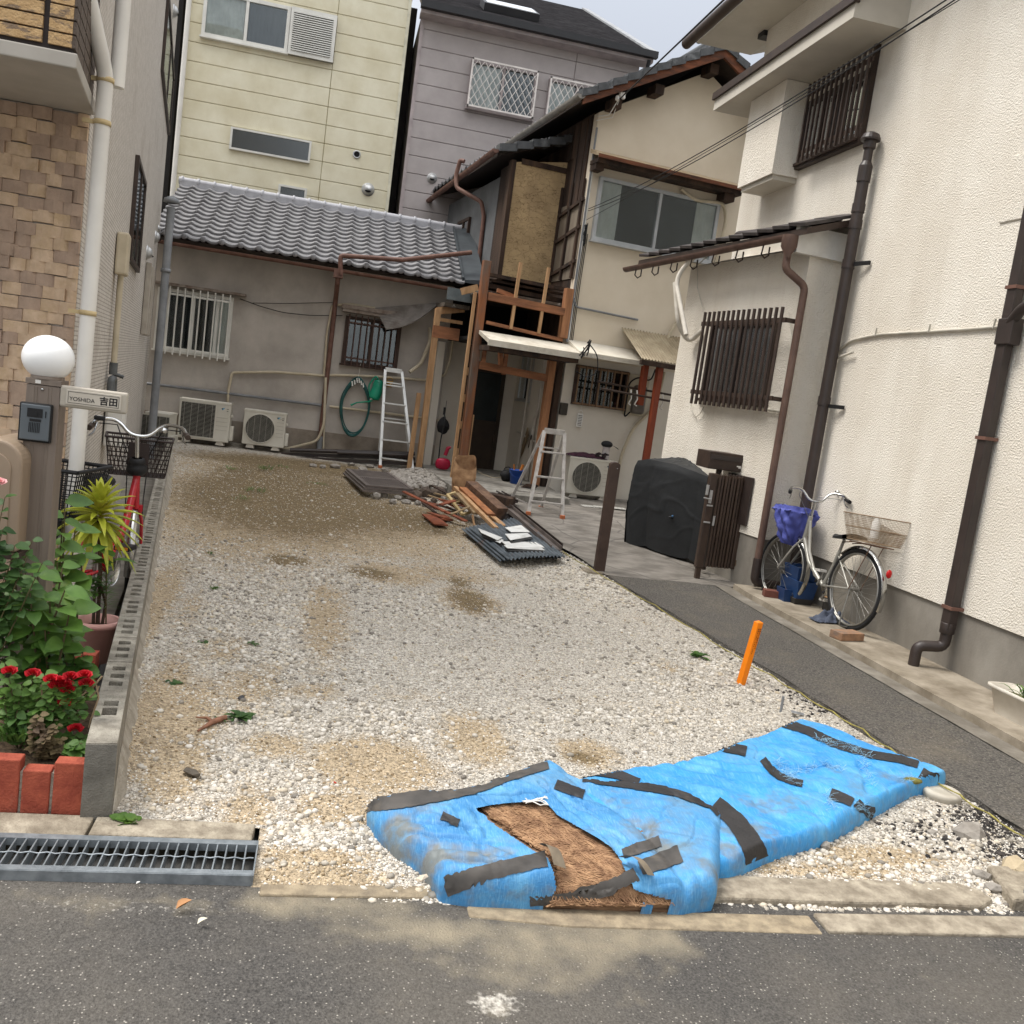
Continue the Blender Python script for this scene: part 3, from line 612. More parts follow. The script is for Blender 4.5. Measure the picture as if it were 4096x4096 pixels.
yj = YB(1315,400,YY).x
yh = panel_house('house', 'tall cream yellow panelled house behind the grey tiled roof', -3.155, .735, YY, 0, 9.6, .330, YB(1300,425,YY).z, [yj], m_yel, mat('panel_joint', (168,158,120), (150,140,104), s=4))
mb = MB(); mb.box(.70,.76,YY-.03,YY+.06,0,9.6); build('corner_trim', mb, mat('cream_trim', (226,220,196), s=4), yh)
mb = MB(); mb.cyl((-3.13,YY-.07,0), (-3.13,YY-.07,9.6), .045, 12); build('downpipe', mb, MATS['white_pipe'], yh)
def fwin(par, Y, tl, tr, bl, mf, **k):
    a, b, c = YB(*tl, Y), YB(*tr, Y), YB(*bl, Y); x0 = (a.x+c.x)/2
    return window(par, (x0, Y, c.z), (1,0,0), (0,-1,0), b.x-x0, (a.z+b.z)/2-c.z, mf, **k)
# main window with a louvred shutter box
a = YB(806,140,YY); b_ = YB(1148,222,YY); c_ = YB(1160,32,YY); m_fr = mat('white_aluminium', (222,220,212), (206,204,196), s=4, rough=.5)
fo, T_ = window(yh, (a.x, YY, (a.z+b_.z)/2), (1,0,0), (0,-1,0), b_.x-a.x, c_.z-(a.z+b_.z)/2, m_fr, splits=(.5,), fw=.06, d=.08, curt=((0,.47),), backm=mat('dim_room', (74,72,72), (56,54,54), s=3, st=(6,1,1)))
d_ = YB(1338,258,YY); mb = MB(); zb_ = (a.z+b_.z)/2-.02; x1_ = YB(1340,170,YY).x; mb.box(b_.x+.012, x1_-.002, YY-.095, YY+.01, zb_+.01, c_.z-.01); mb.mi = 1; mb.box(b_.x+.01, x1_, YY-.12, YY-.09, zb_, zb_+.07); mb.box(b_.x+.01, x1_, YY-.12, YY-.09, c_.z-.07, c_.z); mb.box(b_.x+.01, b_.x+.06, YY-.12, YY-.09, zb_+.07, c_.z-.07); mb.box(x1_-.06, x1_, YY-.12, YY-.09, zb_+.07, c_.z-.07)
k = zb_+.08
while k < c_.z-.08: mb.ob((b_.x+.06, YY-.12, k), (x1_-b_.x-.12,0,0), (0,-.022,-.008), (0,0,.018)); k += .038
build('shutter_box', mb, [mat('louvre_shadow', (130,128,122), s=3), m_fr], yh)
fwin(yh, YY, (925,505), (1247,571), (918,597), m_fr, splits=(), fw=.035, d=.06, glassm=m_glass2, backm=mat('frosted_back', (88,92,92), (76,80,80), s=2), sill=False)
fwin(yh, YY, (1120,737), (1229,757), (1100,850), m_fr, splits=(), fw=.04, d=.06, glassm=m_glass2, backm=MATS['frosted_back'], sill=False)
p = YB(1427,618,YY); mb = MB(); mb.lathe(p, [(.075,0),(.075,.02),(.055,.02),(.05,.01)], 18, (0,-1,0)); mb.mi = 1; mb.lathe(p+Vector((0,-.012,0)), [(.052,0),(.001,.004)], 16, (0,-1,0)); build('vent', mb, [m_alu, m_dark], yh)
dome_vent(yh, YB(1472,758,YY), (0,-1,0), .105)
mb = MB(); mb.box(-3.3,.88,YY-.35,YY+7.8,9.6,9.75); build('roof', mb, mat('dark_slate', (72,70,70), (58,56,56), s=6), yh)
# mauve house
m_mau = mat('mauve_siding', (180,172,169), (168,160,157), s=2.4, rough=.8, bump=.35, bs=20, st2=(1,1,7), c3=(154,145,143), s3=.8, lo3=.5, hi3=.85, w3=.6)
mh = panel_house('house', 'mauve grey panelled house with dark slate roof and lattice windows', .98, 5.30, YY, 0, 8.45, .327, YB(1900,233,YY).z, [YB(2298,300,YY).x], m_mau, mat('mauve_joint', (128,118,116), (112,104,102), s=4))
mb = MB(); mb.box(.965,1.03,YY-.02,YY+.06,0,8.45); build('corner_trim', mb, mat('mauve_trim', (178,166,164), s=4), mh)
tp = XB(2336,45,5.42); e0 = Vector((.93, YY-.35, 8.42)); e1 = Vector((5.45, YY-.35, 8.42)); run = tp.y-e0.y; rs = tp.z-8.42
m_slate = mat('slate_roof', (92,90,92), (70,68,70), s=6, rough=.75, st=(1,1,4), c3=(112,110,110), s3=3, lo3=.5, hi3=.8)
mb = MB(); nrow = int(math.hypot(run, rs)/.115); k_ = Vector((0,run,rs))
for i in range(nrow):
    p = e0+k_*(i/nrow); q = k_*(1.25/nrow); up = Vector((0,-rs,run)).normalized(); mb.ob(p+up*.03, Vector((e1.x-e0.x,0,0)), q-up*.014, up*.014)
    for j in range(14):
        if rnd.random() < .0: pass
build('roof', mb, m_slate, mh)
mb = MB(); mb.ob(e0-Vector((0,0,.05)), (e1.x-e0.x,0,0), k_, (0,0,.05)); mb.box(e0.x,e1.x,e0.y,YY,8.28,8.36); build('roof_deck', mb, mat('mauve_trim', (178,166,164), s=4), mh)
mb = MB(); mb.beam(e1+Vector((-.02,0,.05)), e1+k_+Vector((-.02,0,.05)), .16, .06, (0,-rs,run)); build('verge_trim', mb, mat('pale_trim', (150,152,154), s=4), mh)
mb = MB(); mb.box(e0.x-.02,e1.x+.05,e0.y-.12,e0.y,8.34,8.46); build('gutter', mb, mat('black_gutter', (40,40,42), s=4, rough=.5), mh)
mb = MB(); mb.bend([(5.35,e0.y-.06,8.3), (5.35,e0.y+.02,8.1), (5.36,YY-.02,8.0), (5.36,YY-.02,3)], .04, .05); build('downpipe', mb, MATS['black_gutter'], mh)
sk = MB(); up = Vector((0,-rs,run)).normalized(); kk = k_.normalized()
s0 = YB(2165,82,e0.y+.35) ; s0 = Vector((3.25, e0.y, 8.42))+kk*.85+up*.05
sk.ob(s0, (-1.1,0,0), kk*.9, up*.14); sk.mi = 1; sk.ob(s0+up*.14+Vector((-.06,0,0))+kk*.06, (-.98,0,0), kk*.78, up*.01); build('skylight', sk, [MATS['black_gutter'], mat('skylight_glass', (225,228,230), rough=.15, spec=.8)], mh)
def lattice_win(par, Y, tl, tr, bl):
    a, b, c = YB(*tl, Y), YB(*tr, Y), YB(*bl, Y); x0 = c.x; w_ = b.x-x0; h_ = a.z-c.z
    fo, T = window(par, (x0, Y, c.z), (1,0,0), (0,-1,0), w_, h_, MATS['mauve_trim'], splits=(.5,), fw=.05, d=.08, curt=((0,.46),), backm=mat('dim_room2', (96,94,96), (70,68,70), s=3, st=(6,1,1)))
    mb = MB(T); n = int(w_/.10); yy = .17
    for e in ((0,w_,0,.03), (0,w_,h_-.03,h_), (0,.03,0,h_), (w_-.03,w_,0,h_)): mb.box(e[0],e[1],yy-.015,yy+.015,e[2],e[3])
    for e in ((0,.03,0,.03), (w_-.03,w_,0,.03), (0,.03,h_-.03,h_), (w_-.03,w_,h_-.03,h_)): mb.box(e[0],e[1],.08,yy,e[2],e[3])
    sp = .13; tt = -h_*.62
    while tt < w_:
        for sg in (1,-1):
            xa_, xb_ = tt, tt+h_*.62; za, zb = 0, h_
            if xa_ < 0: za = -xa_/.62; xa_ = 0
            if xb_ > w_: zb = h_-(xb_-w_)/.62; xb_ = w_
            if zb > za: mb.beam((xa_,yy+.003*sg,za if sg > 0 else h_-za), (xb_,yy+.003*sg,zb if sg > 0 else h_-zb), .011, .012, (0,1,0))
        tt += sp
    build('lattice', mb, mat('lattice_metal', (236,228,220), s=4, rough=.4), par)
lattice_win(mh, YY, (1882,240), (2148,300), (1862,432)); lattice_win(mh, YY, (2205,318), (2420,366), (2170,510))
p = YB(1728,713,YY); dome_vent(mh, p, (0,-1,0), .085)
mb = MB(); mb.box(-4.6,-3.3,YY+.4,YY+7,0,11.5); o = build('house', mb, mat('gap_shade', (40,38,38), (30,28,28), s=3, rough=.9)); tag(o, 'dark box standing for the shade in the gap left of the cream house', 'house')  # box set far back, its dark colour stands in for the gap's shade
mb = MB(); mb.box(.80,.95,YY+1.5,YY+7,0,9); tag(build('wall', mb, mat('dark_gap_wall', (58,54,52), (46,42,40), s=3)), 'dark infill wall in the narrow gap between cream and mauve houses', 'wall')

# ================================================================ low row house with the grey tiled roof
rh = thing('row_house', 'low grey rendered row house with silver grey pantile roof at the back of the lot', 'house', (-2.72,15.2,.2))
m_ren = mat('grey_render', (184,176,167), (156,149,141), s=1.4, rough=.9, bump=.2, bs=60, c3=(202,195,186), s3=1.1, lo3=.5, hi3=.75, w3=.55, st3=(1,1,.6))
b_n = m_ren.node_tree
attrm = mat('wall_plinth', (132,120,104), (104,92,78), s=4, rough=.95, bump=.3)
mb = MB(); mb.box(-2.72,1.82,15.2,17.0,.62,3.24); build('wall', mb, m_ren, rh)
mb = MB(); mb.box(-2.72,1.82,15.196,17.0,.05,.62); build('wall_base', mb, mat('stained_render', (156,145,132), (126,116,104), s=2, rough=.95, bump=.2, bs=60, c3=(92,80,66), s3=2, lo3=.45, hi3=.7, w3=.8), rh)
mb = MB(); mb.box(-2.62,1.0,15.02,15.19,.1,.285); build('footing', mb, m_concd, rh, bevel=.01)
m_pan = mat('pantile', (138,137,138), (104,103,105), s=9, rough=.55, spec=.4, c3=(84,83,84), s3=5, lo3=.5, hi3=.75, w3=.6)
Tr = Matrix.Translation((-2.76,14.68,3.22)); tiled_roof('roof', rh, Tr, 4.66, 2.32, 1.12, m_pan)
mb = MB(); mb.prism([(-2.76,14.70,3.20),(-2.76,17.0,4.32),(-2.76,19.0,3.3),(-2.76,17.0,3.2)], (4.66,0,0)); build('roof_deck', mb, mat('dark_timber', (54,44,38), (38,31,27), s=14, st=(1,1,6)), rh)
rg = MB(); rg.cyl((-2.80,17.0,4.40),(2.02,17.0,4.40),.065,14); rg.box(-2.78,1.9,16.93,17.07,4.28,4.39)
x = -2.75
while x < 1.95: rg.lathe((x,17.0,4.40), [(.06,-.022),(.08,-.018),(.08,.018),(.06,.022)], 14, (1,0,0)); x += .262
build('ridge', rg, mat('ridge_tile', (170,170,174), (150,150,154), s=6, rough=.5), rh)
mb = MB(); gutter(mb, (-2.78,14.63,3.14), (1.9,14.63,3.12), .05)
build('gutter', mb, m_rustpipe, rh)
fl = MB(); fl.add([(1.86,14.72,3.275),(2.22,14.72,3.32),(2.22,17.0,4.44),(1.86,17.0,4.40)], [(0,1,2,3)]); fl.add([(1.86,14.72,3.24),(2.22,14.72,3.24),(2.22,14.72,3.32),(1.86,14.72,3.275)], [(0,1,2,3)]); fl.ob((1.86,14.72,3.275),(.03,0,0),(0,2.28,1.125),(0,-.02,.04))
build('flashing', fl, mat('slate_flashing', (66,72,76), (54,58,62), s=5, rough=.5), rh)
a = YB(1356,1075,15.1); px0 = (a.x, 15.13); mb = MB()
mb.box(a.x-.07,a.x+.07,14.58,14.72,3.0,3.13); mb.bend([(a.x,14.65,3.05),(a.x,14.65,2.92),(a.x,15.13,2.72),(a.x-.005,15.13,.55)], .038, .06, 12); build('downpipe', mb, m_rustpipe, rh)
mb = MB(); mb.cyl((a.x-.005,15.13,.55),(a.x-.005,15.13,.2),.043,12); build('downpipe_foot', mb, m_greyp, rh)
mb = MB(); q0 = YB(1362,1100,14.6); q1 = YB(1362,1022,14.6); q2 = YB(1610,1040,14.62); q3 = YB(1885,1010,15.0); mb.bend([q0,q1,q2,q3], .036, .05, 12); build('overflow_pipe', mb, m_rustpipe, rh)
# windows of the row house
a, b_, c_ = YB(655,1150,15.2), YB(936,1190,15.2), YB(597,1392,15.2); x0 = YB(625,1270,15.2).x; zb_ = YB(760,1412,15.2).z; zt_ = YB(800,1172,15.2).z; w_ = YB(925,1310,15.2).x-x0
fo, T_ = window(rh, (x0,15.2,zb_), (1,0,0), (0,-1,0), w_, zt_-zb_, m_fr, splits=(.13,.48,.8), fw=.05, d=.05, curt=((.78,1),))
bars(rh, T_, .08, w_-.04, -.06, zt_-zb_+.03, 10, .15, .012, m_fr, rails=((.04,.04,.015),(zt_-zb_-.08,.04,.015)))
mb = MB(T_); mb.box(-.05,w_+.18,0,.16,zt_-zb_+.04,zt_-zb_+.08); build('hood', mb, mat('weathered_hood', (150,140,130), (112,96,84), s=10), rh)
x0 = YB(1373,1360,15.2).x; w_ = YB(1597,1390,15.2).x-x0; zt_ = YB(1490,1278,15.2).z; zb_ = YB(1475,1467,15.2).z
fo, T_ = window(rh, (x0,15.2,zb_), (1,0,0), (0,-1,0), w_, zt_-zb_, mat('brown_frame', (74,58,50), (60,46,40), s=8), splits=(.48,), fw=.05, d=.05)
bars(rh, T_, .06, w_-.06, -.03, zt_-zb_+.03, 9, .14, .010, mat('brown_bar', (86,66,58), (70,52,46), s=8), rails=((.10,.02,.012),(zt_-zb_-.1,.02,.012)))
mb = MB(T_); mb.box(-.08,w_+.1,0,.22,zt_-zb_+.10,zt_-zb_+.16); mb.box(-.06,w_+.08,0,.2,zt_-zb_+.05,zt_-zb_+.099); build('hood', mb, MATS['weathered_hood'], rh)
def wp(mb, pts, r, rad=.05, Y=15.15): mb.bend([YB(x, y, Y) for x, y in pts], r, rad, 8)
mb = MB(); wp(mb, [(906,1690),(914,1560),(928,1490),(1100,1488),(1300,1503),(1340,1500),(1500,1506),(1700,1520),(1780,1500),(1800,1440),(1812,1360)], .022); wp(mb, [(1296,1505),(1308,1330),(1330,1220),(1400,1216),(1500,1232)], .020)
build('insulated_hose', mb, m_beige, rh)
mb = MB(); wp(mb, [(1303,1510),(1296,1700),(1270,1765),(1150,1795),(1120,1797)], .022, .1, 15.08); wp(mb, [(1300,1520),(1299,1660),(1293,1800)], .014, .05, 15.12); build('insulated_hose', mb, m_beige, rh)
mb = MB(); wp(mb, [(580,1533),(800,1560),(1290,1622)], .021); build('conduit', mb, m_greyp, rh)
mb = MB(); wp(mb, [(1318,1626),(1440,1640),(1782,1684)], .021); build('conduit', mb, m_beige, rh)
mb = MB(); wp(mb, [(960,1195),(1040,1225),(1130,1250),(1240,1262),(1370,1262)], .006, .1); wp(mb, [(1010,1212),(1150,1214),(1330,1210)], .005, .1); build('cable', mb, m_black, rh)
# lifted corrugated awning sheet
def corr(fn, nu, nv, amp, waves, n):
    mb = MB(); n = Vector(n)
    for s_ in (0, 1):
        mb.grid(lambda u, v: fn(u, v)+n*(amp*math.sin(u*waves*2*math.pi)-s_*.004), nu, nv, flip=bool(s_))
    return mb
c00, c10, c01, c11 = YB(1500,1232,15.15), YB(1545,1318,14.75), YB(1752,1212,14.9), YB(1560,1316,14.6)
mid = YB(1650,1275,14.7)
def aw(u, v): return (c00*(1-u)+c10*u)*(1-v)+(c01*(1-u*.0)+Vector((0,-.15,-.02))*u)*v+Vector((0,0,-.10*math.sin(math.pi*v)*u))
mb = corr(aw, 96, 8, .012, 14, (0,-.6,.8))
tag(build('corrugated_sheet', mb, mat('grey_corrugated', (142,136,130), (112,106,100), s=5, rough=.6, c3=(96,84,74), s3=3)), 'bent grey corrugated sheet hanging over the brown barred window', 'sheet')

# ================================================================ white stucco house on the right
m_stu = mat('white_stucco', (232,226,214), (221,213,199), s=1.1, rough=.9, bump=1.0, bs=75, bd=.014, c3=(196,185,168), s3=3.2, lo3=.50, hi3=.85, w3=.5, st3=(1,1,.14))
XW = 4.6
wh = thing('house', 'large white stucco house with dark brown pipes, plinth and barred upper window on the right', 'house', (XW,5,0))
mb = MB(); mb.box(XW,9.6,-3.5,10.86,.53,8.6); build('wall', mb, m_stu, wh)
mb = MB(); mb.box(XW+.02,9.58,-3.49,10.85,-.05,.53); build('plinth', mb, mat('grey_plinth', (146,141,132), (124,119,110), s=1.6, rough=.9, bump=.15, bs=60, c3=(104,98,90), s3=1.2, lo3=.5, hi3=.8, st3=(1,1,.5)), wh)
# upper roof eave with round gutter
zE = 6.25
mb = MB(); mb.prism([(4.02,11.65,zE), (4.75,11.65,zE), (9.8,11.65,8.2), (9.8,11.65,8.35), (4.02,11.65,zE+.13)], (0,-15.2,0)); build('eave', mb, mat('eave_board', (196,190,178), (186,180,168), s=3, rough=.7), wh)
mb = MB(); mb.cyl((3.94,11.8,zE+.02), (3.94,-3.5,zE+.02), .065, 16); build('gutter', mb, m_brown, wh)
vz = XB(3050,120,4.6).z; mb = MB(); mb.box(4.55,4.80,10.862,11.02,vz-.12,vz+.14); build('vent_box', mb, MATS['black_gutter'], wh)
# window recess canopy, shutter case, barred window
a, b_ = XB(2870,375,4.1), XB(3430,20,4.1); za = 5.42
yA, yB = a.y+.0, b_.y
mb = MB(); mb.prism([(4.08,yB-.0,5.18+.06), (4.6,yB,5.18+.06), (4.6,yB,5.62), (4.08,yB,5.40)], (0,yA-yB,0)); build('canopy', mb, MATS['eave_board'], wh)
mb = MB(); mb.box(4.05,4.11,yB-.02,yA+.02,5.36,5.44); mb.beam((4.07,yB-.012,5.41),(4.6,yB-.012,5.66),.03,.06); build('canopy_trim', mb, m_brown, wh)
p, q = XB(3153,290,4.3), XB(3088,692,4.3); yb = (p.y+q.y)/2; r_ = XB(3088,692,4.3).z
mb = MB(); mb.box(4.3,XW,yb,10.3,r_,5.235); build('shutter_case', mb, m_stu, wh)
mb = MB(); mb.box(4.33,XW,yb+.03,10.25,r_-.05,r_-.002); build('shutter_case_sill', mb, MATS['eave_board'], wh)
wt, wb = 5.24, XB(3300,640,XW).z; y0 = XB(3500,400,XW).y; y0 = XB(3465,560,XW).y; y1 = yb
bt = XB(3420,200,XW).z
wyA, wyB, wz0, wz1 = 9.60, 8.27, 4.42, 5.12
fo, T_ = window(wh, (XW, wyA-.12, wz0), (0,-1,0), (-1,0,0), wyA-wyB-.12, wz1-wz0-.08, m_brown, splits=(.35,.7), fw=.05, d=.05)
bA, bB = XB(3218,480,4.42), XB(3452,380,4.42); bz0, bz1 = XB(3305,600,4.42).z, XB(3365,265,4.42).z
Tb = Matrix(((0,-1,0,4.6), (-1,0,0,bA.y), (0,0,1,bz0), (0,0,0,1)))
bars(wh, Tb, .0, bA.y-bB.y, 0, bz1-bz0, 13, .18, .011, m_brown, rails=((.10,.04,.02),(bz1-bz0-.09,.04,.02)), sq=True)
mb = MB(); mb.box(XW-.06,XW-.001,wyB-.05,9.9,wz1+.19,wz1+.25); build('window_head', mb, MATS['black_gutter'], wh)
mb = MB(); mb.box(XW-.06,XW-.001,wyB-.05,9.9,wz0-.06,wz0-.01); build('window_sill', mb, m_brown, wh)
mb = MB(); mb.box(XW-.05,XW-.001,wyB-.05,wyB-.005,wz0-.009,wz1+.189); build('window_jamb', mb, m_brown, wh)
# vent stack and downpipes
def vpipe(pts_top, pts_bot, X_, r, m, name='downpipe', par=wh, n=14):
    a, b = XB(*pts_top, X_), XB(*pts_bot, X_); y = (a.y+b.y)/2; return y, a.z, b.z
y_, z1, z0 = vpipe((3480,560), (3235,1962), 4.50, .055, m_dkbrown)
mb = MB(); zc = XB(3465,660,4.5).z; zg = XB(3480,545,4.5).z; mb.cyl((4.50,y_,.15), (4.50,y_,zc), .052, 16); mb.cyl((4.50,y_,zc), (4.50,y_,zg-.06), .040, 16); mb.lathe((4.50,y_,zc-.05), [(.052,-.1),(.060,-.1),(.060,.04),(.05,.06),(.04,.08)], 16, None, False)
mb.lathe((4.50,y_,zg), [(.045,-.12),(.055,-.11),(.055,-.05),(.085,-.045),(.088,-.03),(.07,.01),(.03,.03),(.001,.034)], 18, None, False)
for px in (850, 910, 1060, 1610): mb.lathe((4.50,y_,XB(3380,px,4.5).z), [(.052,-.04),(.058,-.04),(.058,.04),(.052,.04)], 16, None, False)
vp = build('vent_stack', mb, m_dkbrown, wh)
mb = MB()
for px in ((3420,1058), (3315,1625)): zz = XB(*px, 4.55).z; mb.beam((4.53,y_-.05,zz),(4.58,y_-.22,zz),.02,.035)
build('pipe_bracket', mb, m_black, vp)
y_, z1, z0 = vpipe((4085,1000), (3775,2587), 4.53, .05, m_dkbrown)
ft = .10; mb = MB(); mb.box(4.505,4.575,y_-.045,y_+.045,.40,8.2)
mb.bend([(4.54,y_,.42),(4.54,y_,.26),(4.36,y_+.05,.24),(4.36,y_+.05,ft-.02)], .040, .05, 14); mb.lathe((4.54,y_,.36),[(.04,0),(.052,0),(.052,.08),(.04,.08)],14)
jz = XB(4040,1310,4.53).z; mb.bend([(4.53,y_-.02,jz+.02),(4.50,y_-.15,jz+.12),(4.50,y_-.6,jz+.30)], .038, .05, 12); mb.box(4.49,4.58,y_-.10,y_+.05,jz-.12,jz+.06)
dp2 = build('downpipe', mb, m_dkbrown, wh, bevel=.006)
for px in (1155,1745,2410): mb = MB(); zz = XB(3950-(px-1300)*.19,px,4.5).z; mb.box(4.495,4.6,y_-.055,y_+.055,zz-.012,zz+.012); build('pipe_clip', mb, m_rustpipe, dp2)
# painted cable tube crossing the wall with clips, small patch
pts = [(4010,1306),(3850,1318),(3512,1338),(3400,1362),(3345,1408)]
mb = MB(); mb.bend([XB(x, y, 4.585) for x, y in pts], .012, .1, 8)
for x, y in ((3502,1335),(3715,1322),(3975,1303)): q = XB(x,y,4.58); mb.beam(q+Vector((0,.0,-.02)), q+Vector((-.01,-.02,.05)), .012, .02)
build('cable_tube', mb, mat('cream_tube', (206,200,186), s=5, rough=.6), wh)
p = XB(4060,815,XW); mb = MB(); mb.box(XW-.012,XW,p.y-1.0,p.y+.12,p.z-.12,p.z+.35); build('patch', mb, m_stu, wh, bevel=.006)

# ---- single storey annex
ax = thing('annex', 'white stucco annex with small tiled roof and brown slatted window', 'house', (4.0,7.7,0))
AC_ = Vector((4.24,8.19,0)); TA = FR(AC_)                       # local x into the house, y back
far = 2.22
mb = MB(TA); pl_z = PL(2965,2130,AC_,EU).z
mb.prism([(0,0,pl_z),(0,far,pl_z),(2,far,pl_z),(2,0,pl_z)], (0,0,3.31-pl_z)); mb.prism([(0,0,3.31),(0,0,3.35),(.9,0,3.67),(.9,0,3.31)], (0,far,0)); build('wall', mb, m_stu, ax)
mb = MB(TA); mb.box(.012,2,.012,far-.01,-.05,pl_z); build('plinth', mb, MATS['grey_plinth'], ax)
mb = MB(TA); mb.prism([(-.22,-.20,3.41),(.40,-.20,3.62),(.40,-.20,3.68),(-.22,-.20,3.47)], (0,far+1.15,0))
build('roof_deck', mb, m_brown, ax)
mb = MB(TA)
for j in range(2):
    for i in range(13):
        y0_ = -.2+i*.255; x0_ = -.22+j*.27; zz = 3.48+(x0_+.22)*.336
        mb.ob((x0_-.02,y0_,zz), (.30,0,.095), (0,.27,.03), (-.008,0,.028))
build('roof_tiles', mb, mat('dark_flat_tile', (74,68,66), (56,52,50), s=8, rough=.6), ax)
mb = MB(TA); mb.box(-.20,.38,-.06,.0,3.27,3.52); build('fascia', mb, m_white, ax)
mb = MB(TA); gutter(mb, (-.28,-.05,3.41), (-.28,far+1.15,3.38), .05)
gt = build('gutter', mb, mat('mid_brown_pipe', (104,82,72), (88,68,60), s=9, rough=.55, c3=(126,104,94), s3=4, lo3=.55, hi3=.75, w3=.5, st3=(1,1,.3)), ax)
for i in range(7):
    mb = MB(TA); y0_ = .35+i*.45; mb.tube([(-.29,y0_,3.36),(-.30,y0_,3.27),(-.26,y0_,3.24),(-.22,y0_,3.27),(-.22,y0_,3.35)], .008, 6); build('gutter_hook', mb, m_brown, gt)
p = PL(3205,1010,AC_,EU)
mb = MB(TA); mb.lathe((-.26,-.02,3.31), [(.075,.10),(.075,.0),(.035,-.07),(.035,-.14)], 12); mb.bend([(-.26,-.02,3.21),(-.26,-.02,3.11),(-.05,-.07,2.98),(-.05,-.07,.30)], .035, .05, 12); build('downpipe', mb, mat('mid_brown_pipe', (104,82,72), (88,68,60), s=9, rough=.55, c3=(126,104,94), s3=4, lo3=.55, hi3=.75, w3=.5, st3=(1,1,.3)), ax)
mb = MB(TA); mb.bend([(-.05,-.07,.40),(-.05,-.07,.17),(.22,-.11,.155)], .042, .05, 12); build('downpipe_foot', mb, m_dkbrown, ax)
# overflow pipe on its roof joining the vent stack
mb = MB(); e = PL(2945,985,AC_+EU*.25,EU); mb.bend([e+Vector((0,.05,.06)), e+Vector((0,0,.12)), e+Vector((.02,-.25,.10)), Vector((4.50,8.25,XB(3390,885,4.5).z))], .045, .06, 12); build('roof_pipe', mb, m_dkbrown, ax)
# slatted window
def AN(x, y, o=0): return PL(x, y, AC_+EU*o, EU)
w0 = (AN(2800,1300)-AC_).dot(EV); wa, wb_ = (AN(2840,1440)-AC_).dot(EV), (AN(3100,1440)-AC_).dot(EV); zt_, zb_ = AN(2980,1290).z, AN(2960,1600).z+.06
fo, T_ = window(ax, AC_+EV*wa+Vector((0,0,zb_-.08)), -EV, -EU, wa-wb_, zt_-zb_+.08, m_brown, splits=(.48,), fw=.045, d=.05, curt=((.02,.45),), glassm=m_glass2, backm=mat('frosted_back2', (96,104,104), s=2))
ga, gb = (AN(2792,1440,-.18)-AC_).dot(EV)+.04, (AN(3096,1440,-.18)-AC_).dot(EV)-.16; gz1, gz0 = AN(2980,1240,-.16).z, AN(2910,1630,-.16).z
Tg = T_.copy(); Tg.translation = AC_+EV*ga+Vector((0,0,gz0))
bars(ax, Tg, .04, ga-gb-.16, 0, gz1-gz0, 16, .18, .017, m_brown, rails=((.13,.06,.022),(gz1-gz0-.12,.06,.022)), sq=False)
mb = MB(Tg)
for zz in (.13, gz1-gz0-.12):
    for xx in (.06, ga-gb-.10): mb.box(xx-.015,xx+.015,0,.16,zz-.02,zz+.02)
build('bracket', mb, m_brown, ax)
mb = MB(); mb.bend([AN(2745,1340,-.30), AN(2700,1110,-.32), AN(2790,1010,-.2)+Vector((0,0,.0)), AN(2900,1003,-.1)], .026, .25, 10, 8); mb.bend([AN(2700,1130,-.32), AN(2712,1300,-.28), AN(2755,1372,-.05), AN(2810,1320,-.05)], .026, .15, 10, 6); build('insulated_hose', mb, mat('white_hose', (214,208,196), (196,190,178), s=12, rough=.8), ax)
mb = MB(); mb.tube([AN(x, y, -.03) for x, y in ((2825,1030),(2790,1060),(2790,1150),(2818,1262))], .005, 6); mb.bend([AN(x, y, -.03) for x, y in ((3156,1250),(3165,1330),(3178,1372))], .006, .05, 6); mb.tube([AN(x, y, -.03) for x, y in ((2765,1605),(2764,1640),(2785,1668),(2800,1655),(2815,1628))], .005, 6)
mb.bend([AN(x, y, -.03) for x, y in ((2790,1600),(3030,1632),(3125,1645))], .016, .05, 8); mb.bend([(4.56,7.70,2.42),(4.56,8.1,2.34)], .012, .05, 6)
build('cable', mb, mat('cream_tube', (206,200,186), s=5, rough=.6), ax)

# ================================================================ gabled house with the opened timber frame
gh = thing('gabled_house', 'old beige rendered gabled house, half dismantled, bare clay wall and exposed timber frame', 'house', P0)
m_bei = mat('beige_render', (220,208,188), (210,197,175), s=1.2, rough=.85, bump=.15, bs=70, c3=(196,182,160), s3=.8, lo3=.5, hi3=.85, w3=.5)
m_wht = mat('cream_render', (218,211,198), (206,198,184), s=1.2, rough=.85, bump=.12, bs=70, c3=(192,184,168), s3=1.5, lo3=.55, hi3=.85, w3=.5)
m_old = mat('old_dark_wood', (74,56,44), (36,28,24), s=6, rough=.85, bump=.6, bs=30, st=(1,1,.12), st2=(6,6,.4), c3=(112,86,64), s3=5, lo3=.55, hi3=.75, w3=.6, st3=(1,1,.1))
def wood(name, c1, c2, c3, ax_=2, **k):
    st = [1,1,1]; st[ax_] = .10; st2 = [5,5,5]; st2[ax_] = .4
    return mat(name, c1, c2, s=14, rough=.75, bump=.4, bs=24, st=tuple(st), st2=tuple(st2), c3=c3, s3=6, lo3=.52, hi3=.72, w3=.55, st3=tuple(.3 if i == ax_ else 1 for i in range(3)), **k)
m_post = wood('orange_timber_upright', (172,122,84), (132,90,62), (76,56,44)); m_beamx = wood('orange_timber_beam', (160,108,74), (118,78,54), (70,50,40), 0)
m_pale = wood('pale_timber', (190,152,112), (158,122,86), (116,84,58)); m_ver = wood('verge_timber', (120,70,44), (66,42,30), (34,26,22), 0)
u0, pk, u1 = 1.27, 2.93, 4.59; zt0, ztp = 5.82, 6.78
